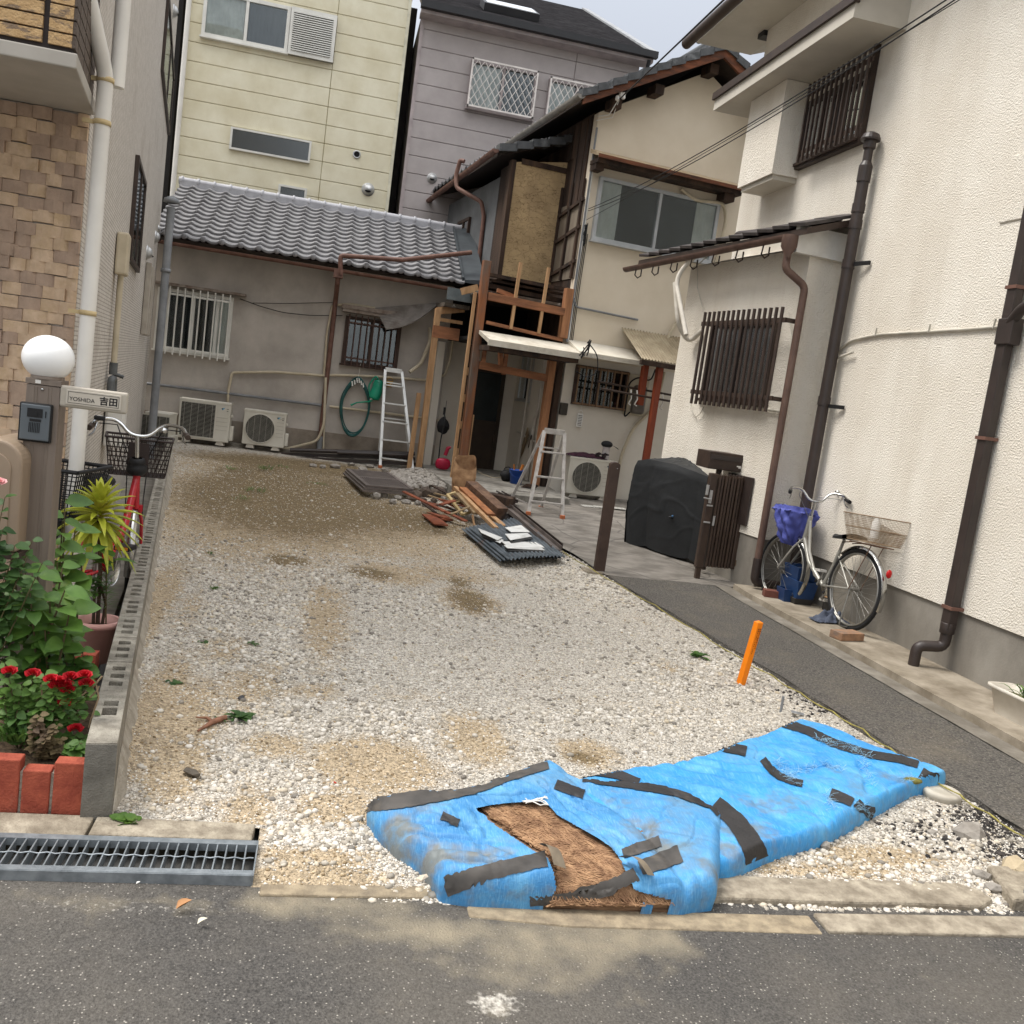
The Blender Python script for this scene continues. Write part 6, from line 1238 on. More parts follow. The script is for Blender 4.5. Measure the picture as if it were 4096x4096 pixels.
# paper sack
sx_ = G(1855,1975,.0); sc_ = G(1855,1945,.1); mb = MB(); px_w = .12
cs = MP(1855,1905,-1.55); base = Vector((cs.x,cs.y,g(cs.y)))
def sack(u, v):
    t = 2*math.pi*u; r = (abs(math.cos(t))**4+abs(math.sin(t))**4)**(-.25); zz = .52*v; w_ = .145*(1-.08*math.sin(v*7))+.012*noise2(u*12,v*7,1)
    yy_ = r*math.sin(t)*w_*.8; return base+Vector((r*math.cos(t)*w_, yy_*math.cos(.45*v)-zz*.0, zz+.02*math.sin(t*2+1)*v+yy_*.75*v))
mb.grid(sack, 40, 22); mb.grid(lambda u, v: sack(1-u, 1-v*.5)*1.0+(base-sack(1-u,1))*0.0+ (Vector((base.x,base.y,0))-Vector((sack(1-u,1).x,sack(1-u,1).y,0)))*.07*(1+v), 40, 8)
o = tag(build('paper_sack', mb, mat('brown_paper', (176,140,104), (142,108,78), s=12, rough=.85, bump=.5, bs=18)), 'open brown paper sack standing by the timber post', 'sack')
# leaning boards, bucket, bag and small things on the slab
def SL(x, y, z=.30): return Z0(x, y, z)
for i, (a, b, w_, m_, lb) in enumerate((((2060,1895),(2112,1725),.17,mat('weathered_plank', (150,132,104), (110,94,72), s=8, rough=.85, bump=.4, c3=(70,56,44), s3=5, lo3=.55, hi3=.7),'wide weathered plank with slots leaning on the white side wall'), ((2085,1895),(2126,1745),.05,m_old,'thin dark board leaning beside the wide plank'), ((2098,1900),(2160,1745),.04,MATS['grey_plank'],'thin grey lath leaning nearest the stepladder'))):
    p = SL(*a); q = MP(*b, 1.0+.0*i); q = PL(*b, P0+EU*(1.20-.02*i), EU); mb = MB(); mb.beam(p, q, .02, w_, (0,0,1)); tag(build('leaning_board', mb, m_), lb, 'timber', 'boards leaning on the side wall')
bc_ = SL(2062,1935); bk = thing('bucket', 'blue plastic bucket with tools by the leaning boards', 'bucket', bc_); m_bl = mat('blue_plastic', (44,86,168), (34,70,146), s=4, rough=.4)
mb = MB(); mb.lathe(bc_,[(.001,.004),(.085,.004),(.112,.20),(.122,.20),(.122,.215),(.108,.215),(.085,.02)],24); build('body', mb, m_bl, bk)
mb = MB(); mb.tube([bc_+Vector((.118*math.cos(t),-.118*math.sin(t)*.9,.20-.09*math.sin(t))) for t in [math.pi*i/12 for i in range(13)]],.004,5); build('handle', mb, m_bl, bk)
mb = MB(); mb.beam(bc_+Vector((.03,0,.12)),bc_+Vector((.08,.02,.30)),.03,.03); mb.beam(bc_+Vector((-.03,0,.12)),bc_+Vector((-.06,.02,.29)),.02,.02); tag(build('hand_tools', mb, mat('orange_handle', (196,120,50), s=4)), 'tool handles sticking out of the blue bucket', 'tools')
q = SL(2025,1925); mb = MB(); mb.grid(lambda u, v: q+Vector((.11*math.cos(6.283*u)*math.sin(math.pi*v)*(1+.25*noise2(u*5,v*5,1)), .09*math.sin(6.283*u)*math.sin(math.pi*v), .09-.09*math.cos(math.pi*v)*(1+.3*noise2(u*4,v*4,1,3)))), 24, 14); mb.tube([q+Vector((.06*math.cos(t),0,.16+.06*math.sin(t))) for t in [math.pi*i/8 for i in range(9)]],.008,5)
tag(build('tool_bag', mb, mat('black_nylon', (32,32,34), (24,24,26), s=9, rough=.7)), 'slumped black bag beside the blue bucket', 'bag')
mb = MB(); p = SL(2085,1950); 
for i in range(5): a_ = i*.5+.2; mb.beam(p+Vector((.02*i,.02*i,.01+.01*i)), p+Vector((.25*math.cos(a_*.5-.8),.12*math.sin(a_)-.1,.02+.01*i)), .04, .012)
tag(build('scrap_wood', mb, m_old), 'few scraps of dark wood on the floor in front of the bucket', 'timber')
mb = MB(); mb.tube([SL(1905,1882),SL(1930,1898),SL(1975,1912),SL(2005,1910)],.012,8); tag(build('hose', mb, m_beige), 'beige flexible tube lying across the door slab', 'hose')
q = PL(1772,1850,P0+EV*.9,EV); q.z = .32; mb = MB(); mb.grid(lambda u, v: q+Vector((.12*math.cos(6.283*u)*math.sin(math.pi*v)**.5, .07*math.sin(6.283*u)*math.sin(math.pi*v)**.5, .085-.09*math.cos(math.pi*v))), 20, 12); mb.tube([q+Vector((.02,0,.22)),q+Vector((.05,0,.34)),q+Vector((.09,0,.36))],[.03,.03,.02],8); tag(build('plastic_can', mb, mat('crimson_plastic', (178,30,66), (150,22,52), s=4, rough=.35)), 'crimson plastic container behind the outer timber post', 'container')
q = PL(1775,1690,P0+EV*1.3,EV); mb = MB(); mb.grid(lambda u, v: q+Vector((.10*math.cos(6.283*u)*math.sin(math.pi*v)**.8, .06*math.sin(6.283*u)*math.sin(math.pi*v), -.19+.26*(1-v)-.06*noise2(u*3,v*3,1))), 18, 10); mb.cyl(q+Vector((0,0,.05)),q+Vector((.01,.05,.35)),.004,5); tag(build('hanging_bag', mb, MATS['black_nylon']), 'black bag hanging between the outer post and the white jamb', 'bag')
mb = MB(); q = PL(1752,1860,P0+EV*.9,EV); mb.bend([q, q+Vector((-.01,0,.4)), q+Vector((.04,.1,.72)), q+Vector((.02,.2,.8))], .011, .08, 7); mb.cyl(q+Vector((.02,.2,.78)),q+Vector((.02,.2,.9)),.02,8); tag(build('tap_hose', mb, m_black), 'black hose dropping from the wall tap behind the outer post', 'hose')
# hanging insect strip
q = MP(2318,1675,-.03); mb = MB(); mb.ob(q+Vector((-.045,0,-.13)),(.09,0,0),(0,-.03,0),(0,0,.21)); hh_ = thing('insect_repellent_strip', 'white slotted insect repeller hanging under the kitchen window', 'insect repeller', q); build('case', mb, m_white, hh_, bevel=.012, seg=3)
mb = MB()
for i in range(7): mb.ob(q+Vector((-.03,-.031,-.10+.024*i)),(.06,0,0),(0,-.002,0),(0,0,.008))
build('slots', mb, m_dark, hh_)
mb = MB(); mb.tube([q+Vector((.03*math.cos(t),-.015,.10+.03*math.sin(t))) for t in [2*math.pi*i/14 for i in range(14)]],.005,5,closed=True); mb.cyl(q+Vector((0,-.015,.13)),q+Vector((0,-.01,.27)),.003,5); build('hook', mb, m_white, hh_)
# newspapers by unit
mb = MB(); q = G(2400,2035,.03)
for i in range(3): mb.ob(q+Vector((-.25+.18*i,.02*i,.003+.006*i)),(.30,.03,0),(.02,.2,0),(0,0,.006))
tag(build('newspaper', mb, mat('newsprint', (200,198,190), (120,118,112), s=40, rough=.9)), 'newspapers lying on the floor behind the brown post', 'newspaper')
# brown gate post
q = G(2395,2285,.02); top = YB(2440,1845,q.y).z; bpst = thing('gate_post', 'solitary dark brown metal post at the corner of the patio', 'post', q); mb = MB(); w_ = .105
P = [(q.x-w_/2,q.y-.03,q.z-.02),(q.x+w_/2,q.y-.03,q.z-.02),(q.x+w_/2,q.y-.03,top-.03)]+[(q.x+w_/2*math.cos(t)*.98,q.y-.03,top-.03+.03*math.sin(t)) for t in [math.pi*i/6 for i in range(1,6)]]+[(q.x-w_/2,q.y-.03,top-.03)]
mb.prism(P,(0,.06,0)); build('shaft', mb, mat('worn_brown_metal', (74,58,50), (60,46,40), s=7, rough=.5, c3=(104,92,82), s3=9, lo3=.62, hi3=.7, w3=.6), bpst, bevel=.006)
mb = MB(); mb.box(q.x-.16,q.x+.16,q.y-.10,q.y+.10,q.z-.03,q.z+.006); build('footing', mb, m_conc, bpst, bevel=.01); mb = MB(); mb.sph((q.x+.02,q.y-.031,top-.06),.006,6,5); build('screw', mb, m_chrome, bpst)

# ================================================================ covered motor scooter, post box, folding gate
m_cov = mat('black_cover_cloth', (38,40,42), (30,32,34), s=5, rough=.5, bump=.25, bs=9, bd=.02, spec=.4)
f0, f1 = G(2490,2170,.02), G(2775,2265,.02)
ctr = Vector((3.78,9.55,g(9.5)+.03)); dirx = (f1-f0); dirx.z = 0; dirx.normalize(); diry = Vector((-dirx.y,dirx.x,0)); wl = (f1-f0).length
base0 = f0; dep = .62; zt_ = YB(2620,1830,9.8).z; zt_ = PL(2620,1830,f0,diry).z
def cover(u, v):
    # u runs round the four sides, v up; pleats hang from the top edge and open downwards
    t = u*4; k = int(t) % 4; s = t-int(t)
    cs = [(0,0),(wl,0),(wl,dep),(0,dep)]; a, b = cs[k], cs[(k+1) % 4]; x, y = a[0]+(b[0]-a[0])*s, a[1]+(b[1]-a[1])*s
    cx, cy = wl/2, dep/2
    ph = u*31+1.6*noise2(u*7,0,1)+.25*v; ple = abs(math.sin(ph))**.55
    ridge = max(0, 1-abs(noise2(u*9+v*2.2, v*3.2-u*4, 1, 2))/.10)
    rad_ = -.045*(1-ple)*(1-v)**.8*.9+.012*ridge*(1-abs(2*v-1))-.02*max(0,v-.93)/.07+.03*math.sin(math.pi*min(v,1))
    sh = 1.0-.02*v
    dx, dy = x-cx, y-cy; l_ = math.hypot(dx,dy)+1e-6
    x, y = cx+dx*(sh+rad_/l_), cy+dy*(sh+rad_/l_)
    top = (zt_-base0.z)*(1-.14*max(0,(x/wl-.55))-.25*max(0,.16-x/wl))
    z = .035+(top-.04)*v+.03*(1-ple)*(1-v)
    return base0+dirx*x+diry*y+Vector((0,0,z-.03))
mb = MB(); mb.grid(cover, 320, 50)
def cvt(u, v):
    th = u; P = cover(th, 1.0); c_ = base0+dirx*wl*.48+diry*dep*.5+Vector((0,0,zt_-base0.z+.01)); return P.lerp(c_, v)+Vector((0,0,.035*math.sin(v*math.pi/2)+.012*max(0,1-abs(noise2(u*16,v*3,1))/.12)*math.sin(math.pi*v)))
mb.grid(cvt, 320, 12); tag(build('covered_scooter', mb, m_cov), 'scooter sized bundle under a black cloth cover beside the annex', 'cover')
mb = MB(); q = PL(2685,2070,f0-diry*.04,diry); mb.sph(q,.03,10,6,(1.2,.4,.5)); mb.mi = 1; mb.sph(q+Vector((.0,-.03,.02)),.012,8,6); tag(build('cloth_knot', mb, [m_cov, mat('blue_tie', (70,110,150), s=3)]), 'tied knot with blue cord on the front of the black cover', 'knot')
pbx = thing('post_box', 'dark brown metal post box standing above the folded gate', 'letter box', (3.9,8.7,1)) ; pn = Vector((-.10,-1,0)).normalized()
pA = G(2930,2330,.02); PY = pA.y+.12
a, b_, c_ = YB(2838,1812,PY), YB(2976,1822,PY), YB(2970,1893,PY); a2 = YB(2833,1868,PY)
mb = MB(); mb.box(a2.x,c_.x,PY,PY+.33,c_.z+.005,b_.z); mb.prism([(a2.x,PY+.0,c_.z+.005),(a2.x,PY+.33,c_.z+.005),(a2.x-.16,PY+.33,c_.z+.02),(a2.x-.16,PY+.33,b_.z+.02),(a2.x,PY,b_.z)],(0,0,.0)) if False else None
build('body', mb, m_brown, pbx, bevel=.006)
mb = MB(); mb.box(a2.x+.01,c_.x-.015,PY-.006,PY-.0005,b_.z-.075,b_.z-.03); build('flap', mb, m_dkbrown, pbx, bevel=.002); mb = MB(); mb.box(c_.x-.075,c_.x-.03,PY-.006,PY-.001,c_.z+.055,c_.z+.068); mb.box(c_.x-.055,c_.x-.03,PY-.006,PY-.001,c_.z+.042,c_.z+.0545); build('sticker', mb, m_white, pbx)
mb = MB(); mb.cyl(((a2.x+c_.x)/2,PY+.15,g(PY)),((a2.x+c_.x)/2,PY+.15,c_.z+.01),.03,10); build('pole', mb, m_brown, pbx)
fg = thing('folding_gate', 'folded dark brown accordion gate with latch, closed against its post', 'gate', pA)
m_gb = mat('gate_brown', (70,55,45), (58,45,37), s=6, rough=.4, spec=.5)
xL, xR_ = YB(2792,1900,pA.y).x, YB(2960,2290,pA.y).x; zT = YB(2850,1892,pA.y).z; zB = pA.z+.14
xa_ = YB(2775,2280,pA.y).x
mb = MB(); mb.box(xa_,xa_+.085,pA.y-.03,pA.y+.03,zB-.02,zT); build('end_stile', mb, m_gb, fg, bevel=.012)
x = xa_+.10; i = 0
while x < xa_+.34:
    mb = MB(); mb.box(x,x+.022,pA.y-.035+.01*(i%2),pA.y+.03,zB,zT-.01); mb.tube([(x+.011+.011*math.cos(t),pA.y-.03,zT-.012+.02*math.sin(t)) for t in [math.pi*k/6 for k in range(7)]],.004,5); build('slat', mb, m_gb, fg, bevel=.003); x += .034; i += 1
mb = MB(); mb.box(x+.0,x+.055,pA.y-.03,pA.y+.03,zB-.0,zT-.005); build('end_stile', mb, m_gb, fg, bevel=.012)
mb = MB(); mb.box(x+.08,x+.165,pA.y-.04,pA.y+.045,pA.z-.02,zT+.0); build('hinge_post', mb, m_gb, fg, bevel=.012); xh = x
mb = MB(); mb.box(xh+.04,xh+.15,pA.y-.048,pA.y-.041,zT-.26,zT-.19); mb.box(xh+.02,xh+.055,pA.y-.055,pA.y-.031,zT-.27,zT-.12); mb.box(xh+.04,xh+.15,pA.y-.048,pA.y-.041,zB+.04,zB+.10); build('hinge', mb, mat('gate_bronze', (112,92,72), (98,80,62), s=5, rough=.4), fg)
mb = MB(); mb.box(xa_+.02,xa_+.05,pA.y-.042,pA.y-.031,zT-.30,zT-.17); mb.box(xa_-.02,xa_-.0,pA.y-.05,pA.y-.02,zT-.22,zT-.12); mb.cyl((xa_-.04,pA.y-.05,zT-.25),(xa_+.04,pA.y-.05,zT-.26),.008,6); mb.box(xa_+.01,xa_+.07,pA.y-.05,pA.y-.031,zT-.33,zT-.315); mb.box(xa_+.005,xa_+.07,pA.y-.05,pA.y-.031,zT-.50,zT-.485); mb.box(xa_+.095,xa_+.115,pA.y-.05,pA.y-.036,zT-.52,zT-.42); build('latch', mb, m_alu, fg, bevel=.002)
mb = MB(); mb.box(xa_+.02,xa_+.07,pA.y-.02,pA.y+.02,pA.z,zB-.02); build('leg', mb, m_gb, fg)
mb = MB(); q = AN(3012,1912,-.03); q2 = AN(2992,2108,-.03); v0_ = (q-AC_).dot(EV); mb.ob(AC_+EU*-.03+EV*v0_+Vector((0,0,q2.z)), EV*.45, EU*.025, (0,0,q.z-q2.z)); tag(build('metal_cabinet', mb, m_dkbrown, bevel=.006), 'flat dark panel fixed to the annex wall behind the folded gate', 'panel')

# ================================================================ bicycles
m_tyre = mat('tyre_rubber', (34,34,35), (26,26,27), s=20, rough=.8); m_rim = mat('steel_rim', (170,168,162), (150,148,142), s=8, rough=.35, metal=.8)
def wheel(t, T, c, r=.325, fat=.018, steer=0):
    Tw = T @ Matrix.Translation(c) @ Matrix.Rotation(steer, 4, 'Z')
    mb = MB(Tw); mb.tube([(r*math.cos(a),0,r*math.sin(a)) for a in [2*math.pi*i/48 for i in range(48)]], fat, 10, closed=True); w_ = build('wheel', mb, m_tyre, t)
    mb = MB(Tw)
    for s_ in (-1,1): mb.tube([((r-.026)*math.cos(a),s_*.008,(r-.026)*math.sin(a)) for a in [2*math.pi*i/48 for i in range(48)]], .009, 6, closed=True)
    build('rim', mb, m_rim, w_); mb = MB(Tw)
    for i in range(32): a = 2*math.pi*i/32; b = a+(.5 if i % 4 < 2 else -.5); s_ = 1 if i % 2 else -1; mb.tube([(.02*math.cos(b),s_*.025,.02*math.sin(b)),((r-.03)*math.cos(a),0,(r-.03)*math.sin(a))], .0014, 4, caps=False)
    build('spokes', mb, m_rim, w_); mb = MB(Tw); mb.cyl((0,-.045,0),(0,.045,0),.016,10); mb.lathe((0,-.03,0),[(.03,-.004),(.03,.004)],12,(0,1,0)); build('hub', mb, m_rim, w_); return Tw
def fender(t, Tw, r, a0, a1, m, rs=.042):
    mb = MB(Tw); mb.grid(lambda u, v: ((r+rs-.5*(v-.5)**2*.04)*math.cos(a0+(a1-a0)*u), (v-.5)*.05, (r+rs-(v-.5)**2*.08)*math.sin(a0+(a1-a0)*u)), 30, 6); build('mudguard', mb, m, t)
def mesh_basket(t, T, x0, x1, w0, w1, z0, z1, m, taper=.03, step=.03, wr=.0022, diag=False, name='basket', rimr=.006):
    mb = MB(T)
    def cr(k, u):   # corner ring at height u
        s_ = (1-u)*taper; return [(x0+s_,-w0+s_),(x1-s_,-w1+s_),(x1-s_,w1-s_),(x0+s_,w0-s_)]
    for u, rr_ in ((1,rimr),(0,.004),(.5,.0035)):
        c = [Vector((p[0],p[1],z0+(z1-z0)*u)) for p in cr(0,u)]; mb.tube(c, rr_, 6, closed=True) if False else [mb.cyl(c[i], c[(i+1)%4], rr_, 6) for i in range(4)]
    for k in range(4):
        a0, b0 = [Vector((*cr(0,0)[j],z0)) for j in (k,(k+1)%4)]; a1, b1 = [Vector((*cr(0,1)[j],z1)) for j in (k,(k+1)%4)]
        n = max(3, int((b1-a1).length/step)); nz_ = max(2, int((z1-z0)/step))
        for i in range(n+1):
            u = i/n
            if diag: 
                mb.tube([a0.lerp(b0,u), a1.lerp(b1,min(1,u+.12))], wr, 4, caps=False); mb.tube([a0.lerp(b0,u), a1.lerp(b1,max(0,u-.12))], wr, 4, caps=False)
            else: mb.tube([a0.lerp(b0,u), a1.lerp(b1,u)], wr, 4, caps=False)
        for j in range(nz_+1):
            v = j/nz_; mb.tube([a0.lerp(a1,v), b0.lerp(b1,v)], wr, 4, caps=False)
    c0 = [Vector((*p,z0)) for p in cr(0,0)]; n = int((x1-x0)/step)
    for i in range(n+1): mb.tube([c0[0].lerp(c0[1],i/n), c0[3].lerp(c0[2],i/n)], wr, 4, caps=False)
    n = max(2, int(w0*2/step))
    for i in range(n+1): mb.tube([c0[0].lerp(c0[3],i/n), c0[1].lerp(c0[2],i/n)], wr, 4, caps=False)
    return build(name, mb, m, t)
def handlebar(t, Th, m, mg, w=.27, up=.10, back=.20, col=None):
    """Th: matrix at the stem top"""
    mb = MB(Th); mb.bend([(-back,-w,up*.45),(-.02,-w*.92,up*.95),(.05,-w*.5,up),(.0,-.05,0),(.0,.05,0),(.05,w*.5,up),(-.02,w*.92,up*.95),(-back,w,up*.45)], .011, .09, 8, 5); hb_ = build('handlebar', mb, m, t)
    for s_ in (-1,1):
        mb = MB(Th); mb.cyl((-back-.02,s_*(w+.003),up*.44),(-back+.10,s_*(w-.012),up*.62),.0165,10); build('grip', mb, mg, hb_)
        mb = MB(Th); mb.bend([(-.04,s_*(w-.03),up*.7),(-back+.05,s_*(w-.02),up*.1),(-back-.02,s_*(w+.0),up*-.1)], .005,.03,6); build('brake_lever', mb, m_chrome, hb_)
    return hb_
# silver bicycle by the white wall
rz = .105
rw = XB(3417,2358,4.42); fw_ = XB(3130,2272,4.33); dv_ = fw_-rw; wb = dv_.length; ex3 = dv_.normalized(); ey3 = Vector((-ex3.y,ex3.x,.0)).normalized(); ey3 = (ey3+Vector((0,0,.05))).normalized(); ez3 = ex3.cross(ey3).normalized(); ey3 = ez3.cross(ex3)
TB1 = Matrix((ex3,ey3,ez3)).transposed().to_4x4(); TB1.translation = rw-ez3*.335
sb = thing('bicycle', 'old silver step through bicycle with blue covered basket parked against the white wall', 'bicycle', (rw.x,rw.y,rz))
m_sil = mat('silver_paint', (176,174,166), (156,154,146), s=9, rough=.4, metal=.4, c3=(130,106,86), s3=9, lo3=.66, hi3=.76, w3=.7)
Tr_ = wheel(sb, TB1, (0,0,.335)); Tf_ = wheel(sb, TB1, (wb,0,.335), steer=.08)
fender(sb, Tr_, .325, R(200), R(45), m_chrome); fender(sb, Tf_, .325, R(215), R(80), m_chrome)
mb = MB(TB1); bb = Vector((.42,0,.29)); sx2 = Vector((.28,0,.62)); hd0, hd1 = Vector((wb-.25,0,.66)), Vector((wb-.29,0,.86))
mb.tube([bb, Vector((.34,0,.45)), sx2], .016, 10); mb.tube([hd0, hd1], .019, 10)
mb.tube([hd1-Vector((0,0,.04)), Vector((wb-.36,0,.55)), Vector((.56,0,.36)), Vector((.44,0,.31))], .015, 10); mb.tube([hd0, Vector((wb-.38,0,.46)), bb], .018, 10) 
for s_ in (-1,1): mb.tube([bb, (0,s_*.055,.335)], .009, 8); mb.tube([sx2-Vector((0,0,.05)), (0,s_*.055,.335)], .007, 8); 
build('frame', mb, m_sil, sb)
mb = MB(TB1)
for s_ in (-1,1): mb.tube([hd0, (wb-.18,s_*.045,.56), (wb-.10,s_*.05,.46), (wb,s_*.05,.335)], .010, 8)
build('fork', mb, m_sil, sb)
mb = MB(TB1); mb.cyl(sx2, (.25,0,.72), .013, 10); build('seat_post', mb, m_rim, sb)
mb = MB(TB1); mb.grid(lambda u, v: (.12+.26*u, (v-.5)*(.20*(1-u)**.7+.05), .735+.03*(1-u)+.02*math.sin(math.pi*v)-.01*math.sin(math.pi*u)), 14, 8); mb.grid(lambda u, v: (.12+.26*u, (v-.5)*(.20*(1-u)**.7+.05), .715+.02*(1-u)), 14, 8, flip=True)
for s_ in (0,1): mb.grid(lambda u, v: (.12+.26*u, (s_-.5)*(.20*(1-u)**.7+.05), .715+.02*(1-u)+(.02+.01*(1-u)-.01*math.sin(math.pi*u))*v), 14, 2)
build('saddle', mb, m_black, sb)
st_ = Vector((wb-.31,0,.90)); mb = MB(TB1); mb.tube([hd1, st_+Vector((-.0,0,.10))], .012, 8); build('stem', mb, m_chrome, sb)
handlebar(sb, TB1 @ Matrix.Translation(st_+Vector((0,0,.10))) @ Matrix.Rotation(-.45,4,'Z'), m_chrome, m_black, .255, .10, .17)
mb = MB(TB1); mb.sph(st_+Vector((-.02,-.20,.22)), .028, 10, 6, (1,1,.6)); build('bell', mb, m_chrome, sb)
mb = MB(TB1)
for s_ in (-1,1): mb.tube([st_+Vector((-.1,s_*.24,.16)), st_+Vector((.12,s_*.1,.14)), st_+Vector((.06,0,-.05)), hd0+Vector((.04,0,-.1))], .003, 5)
build('brake_cable', mb, m_greyp, sb)
# rain cover over the front basket
bx0, bx1 = wb-.22, wb+.12
def bag(u, v):
    t = 2*math.pi*u; r = (abs(math.cos(t))**5+abs(math.sin(t))**5)**(-.2); k = (.30+.70*v**.6) if v < .85 else 1.0-(v-.85)*1.0
    z = .58+.34*v-.03*(v > .9)*(1-v)*10; wr = .022*noise2(u*22,v*6,1)+.016*math.sin(u*50+v*9)*(1-abs(v-.5))
    return TB1 @ Vector(((bx0+bx1)/2+r*math.cos(t)*(.185*k+wr), r*math.sin(t)*(.17*k+wr), z+.02*noise2(u*9,v*3,1)))
m_bag = mat('blue_nylon', (84,92,168), (64,72,142), s=7, rough=.6, bump=.4, bs=14, bd=.02)
mb = MB(); mb.grid(bag, 70, 24); mb.grid(lambda u, v: bag(u,1).lerp(TB1 @ Vector(((bx0+bx1)/2,0,.905)), v)+Vector((0,0,.012*noise2(u*14,v*5,1))), 70, 8); mb.grid(lambda u, v: bag(1-u,0).lerp(TB1 @ Vector(((bx0+bx1)/2-.04,0,.56)), v), 40, 3); tag(build('basket_cover', mb, m_bag), 'crumpled blue nylon cover over the front basket of the silver bicycle', 'cover')
# rear rack, wire basket, light
mb = MB(TB1)
for s_ in (-1,1): mb.tube([(.20,s_*.05,.70),(.05,s_*.06,.725),(-.30,s_*.06,.725)], .005, 6); mb.tube([(-.18,s_*.06,.725),(0,s_*.06,.335)], .004, 6)
for i in range(6): mb.cyl((.1-.08*i,-.06,.725),(.1-.08*i,.06,.725),.004,6)
build('rear_rack', mb, mat('rusty_steel', (120,92,72), (90,68,54), s=14, rough=.7), sb)
mesh_basket(sb, TB1, -.36, .10, .155, .17, .745, .955, mat('tan_wire', (150,132,108), (120,98,76), s=14, rough=.6), .045, .0135, .0012, False, 'rear_basket', .005)
mb = MB(TB1); mb.box(-.22,-.10,-.185,-.175,.905,.945); build('reflector', mb, mat('red_reflector', (196,24,28), (170,16,20), s=9, rough=.25), sb)
mb = MB(TB1); mb.sph((-.375,-.0,.53),.032,12,8,(.5,.8,1.1)); build('tail_light', mb, MATS['red_reflector'], sb)
mb = MB(TB1); mb.lathe((-.05,-.05,.78),[(.035,0),(.035,.13),(.02,.16),(.02,.18)],12); build('bottle', mb, m_white, sb)
mb = MB(TB1); mb.lathe((.42,-.045,.29),[(.001,0),(.085,0),(.085,.004)],20,(0,-1,0)); mb.beam((.42,-.06,.29),(.50,-.07,.16),.018,.012,(0,1,0)); mb.beam((.42,.06,.29),(.34,.07,.42),.018,.012,(0,1,0)); build('crank', mb, m_chrome, sb)
mb = MB(TB1)
for c in ((.50,-.11,.155),(.34,.11,.425)):
    for e in ((-.04,.04,-.035,-.03),(-.04,.04,.03,.035),(-.04,-.033,-.03,.03),(.033,.04,-.03,.03)): mb.box(c[0]+e[0],c[0]+e[1],c[1]+e[2],c[1]+e[3],c[2]-.01,c[2]+.01)
build('pedal', mb, mat('pale_plastic', (200,196,188), s=5), sb)
mb = MB(TB1); mb.bend([(-.02,-.06,.33),(-.02,-.10,.02),(-.02,.10,.02),(-.02,.06,.33)],.006,.03,6); mb.tube([(.42,-.03,.32),(.0,-.035,.37)],.003,4); mb.tube([(.42,-.03,.25),(.0,-.035,.30)],.003,4); build('stand', mb, m_rim, sb)
# things round the silver bicycle
def LG(x, y, dz=.087): return G(x, y, dz)
def brick_at(px, py, ang, m, label, s_=(.21,.10,.06)):
    p = LG(px, py); T = Matrix.Translation(p) @ Matrix.Rotation(ang, 4, 'Z'); mb = MB(T); mb.box(-s_[0]/2,s_[0]/2,-s_[1]/2,s_[1]/2,0,s_[2]); return tag(build('brick', mb, m, bevel=.004), label, 'brick')
brick_at(3092,2388,-.25, mat('maroon_brick', (118,74,62), (100,60,50), s=12, rough=.85), 'maroon brick wedged in front of the silver bicycle front wheel', (.19,.10,.065))
brick_at(3385,2555,.25, mat('orange_brown_brick', (166,128,98), (134,104,82), s=14, rough=.95, bump=.5, bs=60, c3=(110,104,98), s3=5), 'orange brown paver under the stand of the silver bicycle', (.24,.13,.06))
p = LG(3310,2440); mb = MB(); mb.lathe(p,[(.05,0),(.052,.10),(.054,.115),(.001,.116)],18); tag(build('tin_can', mb, [mat('dark_tin', (58,56,54), s=5)]), 'dark tin with a wooden lid under the silver bicycle', 'tin')
mb = MB(); mb.lathe(p,[(.001,.121),(.052,.119),(.052,.1165)],18); tag(build('wooden_disc', mb, m_pale), 'tan wooden lid on the dark tin under the silver bicycle', 'disc')
p = LG(3320,2490); mb = MB(); mb.grid(lambda u, v: p+Vector((-.16+.34*u,-.07+.16*v+.04*u,.01+.075*math.sin(math.pi*u)*math.sin(math.pi*v)*(1+1.3*noise2(u*6,v*5,1))+.012*noise2(u*20,v*14,1))), 34, 20); tag(build('rag', mb, mat('slate_rag', (88,94,108), (62,68,82), s=9, rough=.95, bump=.4)), 'crumpled slate blue rag under the silver bicycle', 'rag')
m_bin = mat('navy_plastic', (34,62,104), (26,48,84), s=5, rough=.45)
